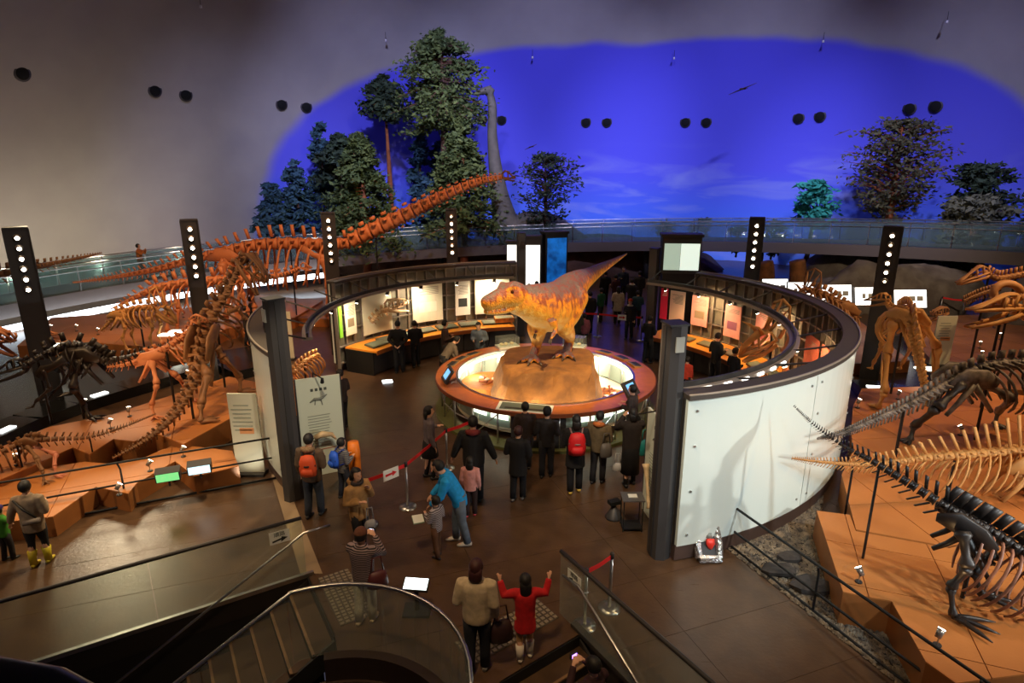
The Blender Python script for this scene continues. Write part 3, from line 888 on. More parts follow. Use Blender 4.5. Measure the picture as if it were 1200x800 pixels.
wall_board('red brown board behind the hanging orange leg bones', 'wall_board', -8.5, -1.4, .95, 2.15, M('board_redbrown', (196, 104, 84), .5, noise_=(4, .4)), lines=4)
wall_board('last red brown board at the right end of the wall', 'wall_board', -15.5, -10.4, .95, 2.15, M('board_redbrown', (196, 104, 84), .5), lines=4)

wall_board('pink poster inside the short left drum wall', 'wall_board', 184, 192, 1.0, 2.3, M('poster_pink', (226, 140, 150), .5), lines=4)
wall_board('red and grey poster beside the pink one near the left pillar', 'wall_board', 194, 203, .9, 2.3, M('poster_red', (214, 66, 60), .5, noise_=(3, .8), alt=(150, 150, 140)), lines=3)
for i in range(6):
    a = -66 + i * 4.5
    o = MB().arc(C0, 6.17, 6.2, a, a + 1.6, 2.56, 2.61, 2).build('truss_light', M('truss_bar_light', (250, 248, 235), .4, emit=3), None)
    tag(o, 'tiny white light bar on the near end of the right truss', 'light', 'light bars on the truss')


def desk_plate(label, name, a, r, w_, d_, mat, tilt=.12, h=.05, cat='plate', group=None, z=.82):
    c = pol(r, a, z); dd = Vector((math.cos(R_(a)), math.sin(R_(a)), 0)); s = Vector((-dd.y, dd.x, 0))
    t = thing(name, label, cat, c, 0, group)
    up_ = (Vector((0, 0, 1)) - dd * tilt).normalized(); d2 = s.cross(up_); d2 = d2 if d2.dot(dd) > 0 else -d2
    MB().obox(c + up_ * (h + d_ * tilt * .5), s * (w_ / 2), d2 * (d_ / 2), up_ * (h / 2)).build('slab', mat, t)
    MB().obox(c + up_ * (h + d_ * tilt * .5 + h / 2 + .004), s * (w_ * .44), d2 * (d_ * .4), up_ * .003).build('face', M('plate_face', (96, 104, 92), .3), t)
    MB().obox(c + Vector((0, 0, .02)), s * (w_ * .35), dd * (d_ * .3), (0, 0, .02)).build('foot', CHAR, t)
    return t


PLATE = M('plate_dark', (66, 70, 62), .35)
ORD = ('nearest', 'second', 'third', 'fourth', 'fifth', 'sixth', 'seventh')
for i, (a, r) in enumerate(((149, 6.15), (143, 6.3), (136, 6.25), (129, 6.3), (121, 6.3), (113, 6.3), (105, 6.3))):
    desk_plate('dark tilted label plate, %s from the green banner, on the orange desk' % ORD[i], 'label_plate', a, r, .75, .4, PLATE, group='label plates on the left desk')
for i, (a, r) in enumerate(((38, 6.2), (30, 6.25), (21, 6.2), (8, 6.2), (0, 6.3))):
    desk_plate('brown tilted label plate, %s from the crimson banner, on the orange desk' % ORD[i], 'label_plate', a, r, .6, .36, M('plate_brown', (120, 104, 78), .4), group='label plates on the right desk')
# fossils block on desk
desk_plate('orange fossil block on the desk near the dinosaur head', 'fossil_block', 101, 6.3, .7, .4, M('fossil_orange', (214, 140, 70), .6, noise_=(8, .5)), .05, .16, 'fossil')

# ---- screens at the passage
def screen_box(name, label, c, w_, d_, h, z0, faces, rz=0):
    """dark cabinet on a leg with lit sheets; faces = list of (side, u0, u1, v0, v1, mat)"""
    t = thing(name, label, 'screen', (c[0], c[1], 0))
    ca, sa = math.cos(rz), math.sin(rz); X = Vector((ca, sa, 0)); Y_ = Vector((-sa, ca, 0)); c = Vector((c[0], c[1], 0))
    MB().obox(c + Vector((0, 0, z0 + h / 2)), X * (w_ / 2), Y_ * (d_ / 2), (0, 0, h / 2)).build('cabinet', CHAR, t)
    MB().obox(c + Vector((0, 0, z0 / 2)), X * (w_ / 2 * .9), Y_ * (d_ / 2 * .9), (0, 0, z0 / 2)).build('base', BLACK, t)
    MB().obox(c + Vector((0, 0, z0 + h + .04)), X * (w_ / 2 + .05), Y_ * (d_ / 2 + .05), (0, 0, .05)).build('cap', CHAR, t)
    for side, u0, u1, v0, v1, m in faces:
        if side == 'f': q, ax, nn, ext = c - Y_ * (d_ / 2 + .01), X, Y_, w_
        elif side == 'l': q, ax, nn, ext = c - X * (w_ / 2 + .01), Y_, X, d_
        else: q, ax, nn, ext = c + X * (w_ / 2 + .01), Y_, X, d_
        MB().obox(q + ax * (ext * ((u0 + u1) / 2 - .5)) + Vector((0, 0, z0 + h * (v0 + v1) / 2)), ax * (ext * (u1 - u0) / 2), nn * .012, (0, 0, h * (v1 - v0) / 2)).build('lit_sheet', m, t)
    return t


BLUESC = M('blue_screen', (24, 110, 200), .3, noise_=(2.5, .8), alt=(8, 40, 96), emit=0)
nt = BLUESC.node_tree; b_ = nt.nodes['Principled BSDF']; b_.inputs['Emission Strength'].default_value = .4
for l in list(nt.links):
    if l.to_socket == b_.inputs['Base Color']: nt.links.new(l.from_socket, b_.inputs['Emission Color'])
LITW = M('lit_white', (250, 250, 240), .4, emit=.7)
screen_box('display_cabinet', 'dark cabinet with a tall lit white sheet left of the passage', (.86, 26.6), .78, .5, 2.5, 1.0, [('f', .06, .94, .06, .88, LITW)], 0)
screen_box('display_cabinet', 'dark cabinet with a deep blue screen beside the passage', (1.85, 26.9), 1.05, .5, 2.3, 1.35, [('f', .08, .94, .08, .92, BLUESC)], .35)
screen_box('display_cabinet', 'narrow lit white sheet behind the pale boards', (0, 26.4), .46, .3, 1.0, 2.3, [('f', .05, .95, .08, .92, LITW)])
screen_box('display_cabinet', 'dark cabinet with lit greenish white sheets right of the passage', (6.0, 21.9), 1.35, .6, 1.3, 2.75, [('f', .06, .47, .1, .82, M('lit_green_white', (190, 215, 195), .4, emit=.3)), ('f', .48, .96, .1, .82, M('lit_pale', (220, 236, 222), .4, emit=.5))], -.12)


# ---- round counter with the moving dinosaur
def counter():
    t = thing('round_counter', 'round wooden counter ring with steel legs around the dinosaur', 'counter', C0)
    wood = M('counter_wood', (188, 106, 52), .3, noise_=(4, .45), alt=(150, 76, 36))
    for i in range(12): MB().arc(C0, 2.4, 2.96, i * 30 + .1, i * 30 + 29.9, .9, .97, 10).build('top_segment', wood, t)
    MB().arc(C0, 2.955, 2.98, 0, 360, .88, .975, 90).build('edge_band', M('edge_dark', (120, 62, 34), .4), t)
    MB().arc(C0, 2.36, 2.42, 0, 360, .93, 1.0, 90).build('inner_kerb', STEEL, t)
    MB().arc(C0, 2.34, 2.36, 0, 360, .84, .9, 90).build('light_ring', M('ring_led', (255, 240, 208), .4, emit=3.5), t)
    for i in range(24):
        a = i * 15 + 4
        lg = MB().cyl(pol(2.82, a, 0), pol(2.82, a, .9), .025, None, 6).build('leg', STEEL, t, True)
        MB().cyl(pol(2.82, a, .45), pol(2.82, a + 15, .45), .016, None, 5).build('crossbar', STEEL, lg)
        if i % 2: MB().cyl(pol(2.82, a, .1), pol(2.82, a + 15, .8), .014, None, 5).build('brace', STEEL, lg)
        MB().cyl(pol(2.4, a, .3), pol(2.4, a, .92), .018, None, 5).build('inner_post', STEEL, t, True)
    for i in range(16):                                             # pale glazed skirt panels below the inner kerb
        a = i * 22.5
        MB().arc(C0, 2.44, 2.46, a + .3, a + 22.2, .32, .88, 4).build('skirt_panel', M('skirt_glass', (160, 180, 174), .25), t)
    for a0 in (255, 268):
        MB().arc(C0, 2.6, 2.84, a0 - 4, a0 + 9, .06, .9, 5).build('cabinet_front', CHAR, t)
    for i, a0 in enumerate((222, 236, 284, 297, 310)):
        MB().arc(C0, 2.52, 2.54, a0, a0 + 11, .55, .84, 4).build('lit_front', M('lit_front', (235, 240, 215), .4, emit=1.2), t)
    MB().arc(C0, 2.55, 3.0, 0, 360, .0, .07, 90).build('plinth', M('plinth_olive', (92, 96, 52), .5), t)
    return t


counter()
struct('floor_display_disc', MB().arc(C0, .02, 2.43, 0, 360, .2, .3, 72), M('display_white', (228, 226, 212), .5), 'pale disc floor inside the round counter')
for i in range(10):
    a = i * 36 + 10
    point(pol(2.2, a, .74), 9, (255, 236, 200), .06)


def fossil_slab(label, c, r):
    t = thing('fossil_slab', label, 'fossil', (c[0], c[1], .3)); c = Vector((c[0], c[1], .3))
    pts = [(c.x + math.cos(i / 18 * 6.283) * r * rnd.uniform(.92, 1.05), c.y + math.sin(i / 18 * 6.283) * r * rnd.uniform(.92, 1.05)) for i in range(18)]
    MB().prism(pts, .3, .52).build('block', M('slab_orange', (206, 128, 56), .7, noise_=(5, .5), bump=(10, .3)), t)
    bm = M('bone_rusty', (160, 84, 52), .6, noise_=(8, .5))
    for i in range(7):
        a = rnd.uniform(0, 6.28); q = c + Vector((math.cos(a) * r * .35, math.sin(a) * r * .35, .24)); d = Vector((rnd.uniform(-1, 1), rnd.uniform(-1, 1), .1)).normalized() * (.16 * rnd.uniform(.7, 1.3))
        MB().sweep([q - d, q - d * .7, q + d * .7, q + d], [.05, .025, .025, .045], 6).build('bone', bm, t, True)
    for i in range(4):
        q = c + Vector((rnd.uniform(-.4, .4) * r, rnd.uniform(-.4, .4) * r, .23)); MB().ell(q, (.09, .06, .05), 7, 5).build('bone', WHITEP, t, True)
    return t


fossil_slab('round orange fossil slab left of the dinosaur rock', (-.55, 16.55), .85)
fossil_slab('round orange fossil slab right of the dinosaur rock', (2.55, 15.4), .55)


def rock_base():
    """the boulder under the dinosaur: a tapering block with rough sides"""
    mb = MB(); n = 40; prof = [(.3, 1.12), (.55, 1.12), (.9, 1.06), (1.2, 1.0), (1.42, .95), (1.5, .9), (1.5, .5), (1.5, .02)]
    vs = []; fs = []
    for z, k in prof:
        for i in range(n):
            a = 2 * math.pi * i / n; ca, sa = math.cos(a), math.sin(a)
            rr = 1 / max(abs(ca) / 1.28, abs(sa) / 1.32) ** .9
            rr = (abs(ca / 1.28) ** 4 + abs(sa / 1.3) ** 4) ** -.25
            p = Vector((.95 + rr * ca * k, 15.55 + rr * sa * k - (1.5 - z) * (.55 if sa < 0 else 0) * abs(sa), z))
            if k > .6 and z < 1.5: p += noise.noise_vector(p * 1.7) * .16 + noise.noise_vector(p * 5) * .05
            elif k > .6: p += noise.noise_vector(p * 1.7) * .06
            vs.append(p)
    m = len(prof)
    for j in range(m - 1):
        for i in range(n):
            i2 = (i + 1) % n; fs.append((j * n + i, j * n + i2, (j + 1) * n + i2, (j + 1) * n + i))
    fs.append(tuple((m - 1) * n + i for i in range(n))); mb.add(vs, fs)
    o = mb.build('boulder', M('boulder_ochre', (150, 100, 48), .85, noise_=(2.2, .8), alt=(92, 58, 32), bump=(9, .5)))
    tag(o, 'large ochre boulder carrying the moving dinosaur', 'boulder')


rock_base()
for k, c in enumerate(((.1, 13.72), (.75, 13.66))):
    o = tag(MB().box((c[0], c[1] + .12, .62), (.5, .07, .05)).build('light_tube', M('tube_hot', (255, 246, 214), .4, emit=10), None), 'short glowing light tube on a bracket in front of the boulder', 'light', 'light tubes before the boulder')
    MB().box((c[0], c[1] + .12, .45), (.06, .05, .3)).build('bracket', CHAR, o)


def tablet(label, a):
    c = pol(2.68, a, .97); d = Vector((math.cos(R_(a)), math.sin(R_(a)), 0)); s = Vector((-d.y, d.x, 0))
    t = thing('touch_screen', label, 'screen', c)
    up_ = (Vector((0, 0, .55)) + d * .8).normalized(); v = s.cross(up_).normalized(); v = v if v.z > 0 else -v
    MB().obox(c + Vector((0, 0, .2)), s * .26, v * .2, up_ * .03).build('case', CHAR, t)
    MB().obox(c + Vector((0, 0, .2)) + up_ * .032, s * .16, v * .12, up_ * .003).build('display', M('tablet_blue', (90, 150, 215), .3, emit=.9), t)
    MB().cyl(c, c + Vector((0, 0, .2)), .04, None, 8).build('stem', CHAR, t)


tablet('touch screen on the left rim of the round counter', 196)
tablet('touch screen on the right rim of the round counter', 318)
desk_plate('lit white reading plate at the front of the round counter', 'label_plate', 257, 2.68, 1.3, .42, M('reading_plate', (225, 230, 220), .3), -.1, .04, z=.97)
for a, lab in ((113, 'left of the dinosaur feet'), (67, 'right of the dinosaur feet')):
    c = pol(2.68, a, .97); d = Vector((math.cos(R_(a)), math.sin(R_(a)), 0)); s = Vector((-d.y, d.x, 0))
    t = thing('display_case', 'small glass case with pale fossils on the counter ' + lab, 'display case', c)
    MB().obox(c + Vector((0, 0, .04)), s * .34, d * .2, (0, 0, .04)).build('tray', WHITEP, t)
    MB().obox(c + Vector((0, 0, .22)), s * .33, d * .19, (0, 0, .14)).build('glass_cover', RAILGL, t)
    for k in (-.15, .05, .2): MB().ell(c + s * k + Vector((0, 0, .13)), (.07, .05, .045), 7, 5).build('fossil', M('fossil_pale', (220, 200, 160), .6), t, True)
for i, a in enumerate((140, 152, 164, 45, 30, 15)):
    desk_plate('small tilted caption plate on the rim of the round counter', 'label_plate', a, 2.7, .5, .3, M('plate_amber', (196, 140, 80), .4), -.15, .03, group='caption plates on the counter', z=.97)


# ================================================================== THE MOVING DINOSAUR
def trex():
    t = thing('model_dinosaur', 'orange and grey life-size theropod dinosaur standing on the boulder', 'dinosaur', (.95, 15.7, 1.5))
    SK = bpy.data.materials.new('dinosaur_skin'); SK.use_nodes = True; nt = SK.node_tree; b = nt.nodes['Principled BSDF']; N = nt.nodes.new; L = nt.links.new
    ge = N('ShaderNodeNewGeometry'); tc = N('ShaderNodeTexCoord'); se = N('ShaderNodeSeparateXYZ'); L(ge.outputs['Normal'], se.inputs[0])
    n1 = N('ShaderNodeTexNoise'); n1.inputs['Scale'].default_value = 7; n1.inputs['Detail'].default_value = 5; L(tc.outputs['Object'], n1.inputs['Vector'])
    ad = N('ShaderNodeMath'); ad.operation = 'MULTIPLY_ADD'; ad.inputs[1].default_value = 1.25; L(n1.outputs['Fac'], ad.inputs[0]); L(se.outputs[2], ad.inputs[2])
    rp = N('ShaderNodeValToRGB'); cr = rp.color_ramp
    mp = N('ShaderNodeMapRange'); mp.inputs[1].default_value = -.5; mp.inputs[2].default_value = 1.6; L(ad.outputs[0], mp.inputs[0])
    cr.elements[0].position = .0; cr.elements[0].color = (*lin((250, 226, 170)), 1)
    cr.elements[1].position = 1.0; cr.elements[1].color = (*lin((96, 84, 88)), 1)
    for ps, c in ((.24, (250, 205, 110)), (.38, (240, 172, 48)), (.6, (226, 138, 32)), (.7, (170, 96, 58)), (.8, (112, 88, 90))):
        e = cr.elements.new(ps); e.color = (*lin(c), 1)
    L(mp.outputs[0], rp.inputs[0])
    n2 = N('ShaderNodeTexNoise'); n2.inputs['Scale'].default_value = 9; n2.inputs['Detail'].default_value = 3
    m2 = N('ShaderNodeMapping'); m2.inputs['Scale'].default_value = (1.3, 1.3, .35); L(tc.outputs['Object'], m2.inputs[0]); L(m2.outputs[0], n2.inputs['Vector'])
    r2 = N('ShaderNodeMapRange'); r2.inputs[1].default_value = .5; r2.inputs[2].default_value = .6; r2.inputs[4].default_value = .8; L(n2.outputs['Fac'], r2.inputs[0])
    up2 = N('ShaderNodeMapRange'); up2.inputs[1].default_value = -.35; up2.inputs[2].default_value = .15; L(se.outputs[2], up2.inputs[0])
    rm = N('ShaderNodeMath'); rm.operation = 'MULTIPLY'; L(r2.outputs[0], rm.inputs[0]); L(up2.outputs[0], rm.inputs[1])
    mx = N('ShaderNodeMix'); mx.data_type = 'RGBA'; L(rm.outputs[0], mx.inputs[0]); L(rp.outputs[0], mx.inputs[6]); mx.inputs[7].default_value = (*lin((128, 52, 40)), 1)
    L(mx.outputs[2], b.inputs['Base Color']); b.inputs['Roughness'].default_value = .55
    vo = N('ShaderNodeTexVoronoi'); vo.inputs['Scale'].default_value = 26; L(tc.outputs['Object'], vo.inputs['Vector'])
    bu = N('ShaderNodeBump'); bu.inputs['Strength'].default_value = .5; bu.inputs['Distance'].default_value = .03; L(vo.outputs['Distance'], bu.inputs['Height']); L(bu.outputs[0], b.inputs['Normal'])
    mb = MB()
    # trunk from neck to tail tip: (x, y, z, half width, half height)
    def K(px_, py_, y, w_, h): p = at_depth(px_, py_, y); return (p.x, p.y, p.z, w_, h)
    sp = [K(600, 353, 14.25, .26, .30), K(614, 353, 14.45, .33, .40), K(630, 357, 14.8, .46, .54), K(645, 360, 15.25, .54, .64), K(658, 354, 15.75, .54, .62), K(667, 342, 16.2, .44, .52),
          K(676, 333, 16.7, .33, .40), K(688, 325, 17.5, .23, .28), K(702, 316, 18.3, .155, .19), K(718, 307, 19.2, .085, .11), K(735, 297, 20.1, .025, .03)]
    S = crom(sp, .16)
    mb.sweep([p[:3] for p in S], [(max(.02, p[3]), max(.02, p[4])) for p in S], 18)
    # head: deep skull and lower jaw
    hb = Vector(at_depth(606, 347, 14.3)); tip = Vector(at_depth(565, 357, 13.72)); d = (tip - hb); HL = d.length; d.normalize()
    side = d.cross(Vector((0, 0, 1))).normalized(); up_ = side.cross(d).normalized()
    H_ = lambda l, u_: hb + d * (HL * l) + up_ * u_
    mb.sweep([H_(-.12, .0), H_(.08, .05), H_(.28, .075), H_(.5, .055), H_(.75, .03), H_(.93, .015), H_(1.0, 0)],
             [(.26, .28), (.31, .335), (.29, .30), (.21, .235), (.17, .2), (.145, .16), (.07, .09)], 16, up=up_)
    mb.sweep([H_(-.1, -.16), H_(.1, -.2), H_(.4, -.255), H_(.7, -.235), H_(.9, -.2), H_(.97, -.19)], [(.2, .13), (.21, .12), (.16, .085), (.125, .07), (.09, .055), (.03, .02)], 14, up=up_)
    for k in (-1, 1):
        mb.sweep([H_(.12, .27) + side * (.19 * k), H_(.28, .33) + side * (.185 * k), H_(.42, .25) + side * (.15 * k)], [.05, .075, .04], 8)
        mb.sweep([H_(.5, .24) + side * (.09 * k), H_(.75, .18) + side * (.07 * k), H_(.92, .13) + side * (.05 * k)], [.03, .035, .02], 6)
    # legs
    F1 = Vector(at_depth(625, 414, 15.35)); F1.z = 1.5; F2 = Vector(at_depth(664, 413, 15.75)); F2.z = 1.5
    hip = Vector(at_depth(666, 345, 16.15))
    for f, sgn, kn in ((F1, -1, Vector(at_depth(630, 382, 15.0))), (F2, 1, Vector(at_depth(661, 380, 15.35)))):
        hp = hip + Vector((-.34 if sgn < 0 else .12, -.3 if sgn < 0 else -.1, -.05))
        an = f + Vector((.1, .3, .42))
        leg = crom([(*hp, .40, .54), (*(hp.lerp(kn, .5) + Vector((0, 0, .02))), .37, .46), (*kn, .27, .3), (*(kn.lerp(an, .5)), .215, .24), (*an, .15, .165), (*(f + Vector((.02, .06, .16))), .12, .12), (*(f + Vector((-.03, -.08, .06))), .13, .07)], .12)
        mb.sweep([p[:3] for p in leg], [(p[3], p[4]) for p in leg], 14, up=(0, 1, 0))
        for ta in (-.75, -.05, .6):
            dd = Vector((math.sin(ta) - .25, -math.cos(ta), 0)).normalized()
            mb.sweep([f + Vector((0, 0, .1)), f + dd * .2 + Vector((0, 0, .1)), f + dd * .36 + Vector((0, 0, .07)), f + dd * .44 + Vector((0, 0, .04))], [.085, .075, .06, .03], 8)
            MB().sweep([f + dd * .42 + Vector((0, 0, .06)), f + dd * .5 + Vector((0, 0, .045)), f + dd * .55 + Vector((0, 0, .01))], [.035, .025, .006], 6).build('claw', M('claw_dark', (70, 58, 46), .4), t, True)
    # small arms under the chest
    ch = Vector(at_depth(638, 372, 14.7))
    for k in (-1, 1):
        s0 = ch + side * (.3 * k); e = s0 + Vector((.1, .0, -.26)); w_ = e + Vector((-.1, -.16, -.1)); h = w_ + Vector((-.04, -.08, -.06))
        mb.sweep([s0, s0.lerp(e, .6), e, w_, h], [.12, .095, .075, .05, .035], 8)
        for ta in (-.03, .03): MB().sweep([h + side * ta, h + side * ta + Vector((-.03, -.05, -.08)), h + side * ta + Vector((.0, -.05, -.13))], [.022, .016, .004], 6).build('claw', M('claw_dark', (70, 58, 46), .4), t, True)
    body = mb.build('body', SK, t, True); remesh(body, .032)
    for k in (-1, 1):
        MB().ell(H_(.3, .2) + side * (.235 * k), (.045, .045, .045), 10, 8).build('eye', M('dino_eye', (60, 30, 10), .1), t, True)
        MB().ell(H_(.93, .1) + side * (.08 * k), (.03, .02, .02), 8, 6).build('nostril', M('claw_dark', (70, 58, 46), .4), t, True)
    for k in (-1, 1):
        for i in range(0, 9, 2):
            l = .45 + i * .058; wv = .16 - .006 * i - max(0, i - 6) * .02
            q = H_(l, -.15) + side * (wv * k); MB().sweep([q, q - up_ * .06], [.014, .003], 5).build('tooth', M('tooth', (226, 214, 180), .4), t)
    return t


trex()

# ================================================================== LAMP COLUMNS
def lamp_column(label, x, y, h, w_=.44, n=6, on=(1, 1, 1, 1, 1, 1), turn=0):
    t = thing('lamp_column', label, 'lamp column', (x, y, 0)); p = Vector((x, y, 0))
    d = Vector((-x * .75, -y * .75, 0)); d = Matrix.Rotation(turn, 3, 'Z') @ d; d.normalize(); s = Vector((-d.y, d.x, 0))
    MB().obox(p + Vector((0, 0, h / 2)), s * (w_ / 2), d * .16, (0, 0, h / 2)).build('shaft', M('column_grey', (58, 56, 56), .4, .2), t)
    for k in (-1, 1): MB().obox(p + s * (k * (w_ / 2 + .015)) + d * .05 + Vector((0, 0, h / 2)), s * .015, d * .17, (0, 0, h / 2)).build('side_fin', CHAR, t)
    MB().obox(p + Vector((0, 0, h + .02)), s * (w_ / 2 + .02), d * .19, (0, 0, .02)).build('cap', CHAR, t)
    for i in range(n):
        z = h - .22 - i * .27; q = p + d * .16 + Vector((0, 0, z)); dn = (d + Vector((0, 0, -.25))).normalized()
        l = MB().cyl(q, q + dn * .07, .095, .085, 12).build('lamp', M('lamp_ring', (150, 140, 130), .3, .6), t, True)
        MB().cyl(q + dn * .066, q + dn * .078, .05 if on[i] else .04, None, 12).build('lens', LENS if on[i] else M('lens_dim', (255, 230, 190), .3, emit=2.5), l)
    return t


lamp_column('lamp column rising behind the black skeleton on the left', -12.9, 16.1, 4.85, .5)
lamp_column('lamp column with glaring lamps behind the big theropod skeleton', -9.35, 18.0, 4.9, .42)
lamp_column('lamp column in front of the sauropod shoulder', -6.2, 21.0, 4.9, .4, on=(1, 1, 1, 1, 1, 0))
lamp_column('lamp column below the sauropod neck and tall pine', -2.3, 23.6, 4.85, .36, on=(0, 1, 1, 0, 0, 1))
lamp_column('lamp column behind the right drum wall against the blue sky', 8.2, 20.8, 4.75, .44)
lamp_column('leaning-looking lamp column behind the standing ornithopod', 11.25, 18.3, 4.68, .47, on=(1, 0, 1, 1, 1, 0))


# ================================================================== SKELETONS
BONE_T = M('bone_tan', (186, 132, 84), .6, noise_=(4, .5), alt=(130, 84, 50))
BONE_O = M('bone_orange', (204, 130, 84), .6, noise_=(3, .4), alt=(166, 96, 56))
BONE_D = M('bone_black', (44, 36, 32), .45, noise_=(5, .4), alt=(24, 20, 18))
BONE_G = M('bone_grey', (128, 116, 106), .5, noise_=(5, .9), alt=(38, 33, 30))
BONE_Y = M('bone_yellow', (206, 150, 84), .6, noise_=(4, .4), alt=(160, 104, 54))
BONE_B = M('bone_brown', (140, 96, 58), .6, noise_=(4, .5), alt=(84, 58, 38))
POST = M('support_steel', (38, 36, 36), .4, .5)


def chain(mb, pts, sp, lat=1.6, chev=0.0, step=2.1, blade=.35, lean=.25):
    """a row of vertebrae along pts (x, y, z, r); sp(t) gives the spine height"""
    S = crom(pts, .02); out = []; acc = 0; last = Vector(S[0][:3]); T = 0
    L = sum((Vector(S[i + 1][:3]) - Vector(S[i][:3])).length for i in range(len(S) - 1))
    i = 0; run = 0; nxt = 0
    for i in range(len(S)):
        p = Vector(S[i][:3])
        if i: run += (p - Vector(S[i - 1][:3])).length
        if run >= nxt:
            r = max(.012, S[i][3]); a = Vector(S[max(0, i - 1)][:3]); b = Vector(S[min(len(S) - 1, i + 1)][:3])
            t = (b - a).normalized(); sd = t.cross(Vector((0, 0, 1)))
            sd = sd.normalized() if sd.length > .1 else Vector((1, 0, 0)); up_ = sd.cross(t).normalized()
            out.append((p, t, sd, up_, r, run / L)); nxt = run + r * step
    mb.cuts = getattr(mb, 'cuts', [])
    for p, t, sd, up_, r, f in out:
        mb.cuts.append((len(mb.v), len(mb.f), p.copy(), r * step))
        h = r * step * .42
        mb.sweep([p - t * h, p - t * h * .4, p + t * h * .4, p + t * h], [r, r * .78, r * .78, r], 7)
        z = sp(f)
        ln = lean(f) if callable(lean) else lean
        ub = (up_ + t * ln).normalized()
        mb.obox(p + up_ * r + ub * (z / 2), t * (r * blade), sd * (r * .16), ub * (z / 2))
        if lat: mb.obox(p + up_ * r * .5, t * (r * .22), sd * (r * lat), up_ * (r * .14))
        if chev:
            k = chev(f) if callable(chev) else chev
            if k > 0:
                cb = (-up_ + t * ln * 1.5).normalized(); mb.obox(p - up_ * r + cb * (k / 2), t * (r * .16), sd * (r * .18), cb * (k / 2))
    return out


def bones(mb, name, mat, t):
    """a row of vertebrae: one bone each where the photograph shows them apart, else one piece"""
    c = mb.cuts; mid = c[len(c) // 2]
    if FPX * mid[3] / max(1, mid[2].y) < 6: return mb.build(name, mat, t, True)
    e = bpy.data.objects.new(name, None); COL.objects.link(e); e.parent = t; e.empty_display_size = .1; ORG[e.name] = ORG[t.name]
    for i, (v0, f0, _, _) in enumerate(c):
        v1, f1 = (c[i + 1][0], c[i + 1][1]) if i + 1 < len(c) else (len(mb.v), len(mb.f))
        s = MB(); s.v = mb.v[v0:v1]; s.f = [tuple(k - v0 for k in f) for f in mb.f[f0:f1]]; s.build('vertebra', mat, e, True)
    return e


def ribs(t, out, mat, W, D, r, every=1, a1=150, sweep_back=.15):
    o = None; n = len(out)
    for i in range(0, n, every):
        p, tt, sd, up_, rr, f = out[i]; prof = .55 + .45 * math.sin(math.pi * min(1, max(0, f * .95 + .05)))
        for k in (-1, 1):
            q = []
            for j in range(8):
                a = R_(a1) * j / 7
                q.append(p + sd * (k * W * prof * math.sin(a)) - up_ * (D * prof * (1 - math.cos(a)) / 2) + tt * (sweep_back * D * j / 7))
            MB().sweep(q, [r * 1.1] + [r] * 6 + [r * .6], 5).build('rib', mat, t, True)


def bone_leg(t, name, mat, pts, r, toes=3, tl=.3, spread=.5, fwd=None, digit=True):
    """hip, knee, ankle, foot: bones with swollen ends"""
    P = [Vector(p) for p in pts]; mb = MB()
    for i, (a, b) in enumerate(zip(P, P[1:])):
        k = (1, .8, .62, .5)[min(i, 3)]
        mb.sweep([a, a.lerp(b, .12), a.lerp(b, .3), a.lerp(b, .7), a.lerp(b, .88), b], [r * k * .9, r * k * 1.15, r * k * .6, r * k * .58, r * k, r * k * .9], 7)
        if i == 1 and len(P) > 3:                                    # fibula
            o_ = (b - a).cross(Vector((0, 0, 1))); o_ = o_.normalized() * r * .7 if o_.length > 1e-3 else Vector((r * .7, 0, 0))
            mb.sweep([a + o_, a.lerp(b, .5) + o_, b + o_ * .6], [r * .3, r * .22, r * .25], 5)
    f = P[-1]; d = fwd if fwd is not None else (P[-1] - P[-2]); d = Vector((d[0], d[1], 0)); d = d.normalized() if d.length > 1e-3 else Vector((0, -1, 0))
    for i in range(toes):
        a = spread * (i - (toes - 1) / 2) ; dd = Matrix.Rotation(a, 3, 'Z') @ d
        mb.sweep([f, f + dd * tl * .35 + Vector((0, 0, r * .1)), f + dd * tl * .7, f + dd * tl + Vector((0, 0, -r * .1))], [r * .42, r * .36, r * .3, r * .08], 6)
    return mb.build(name, mat, t, True)


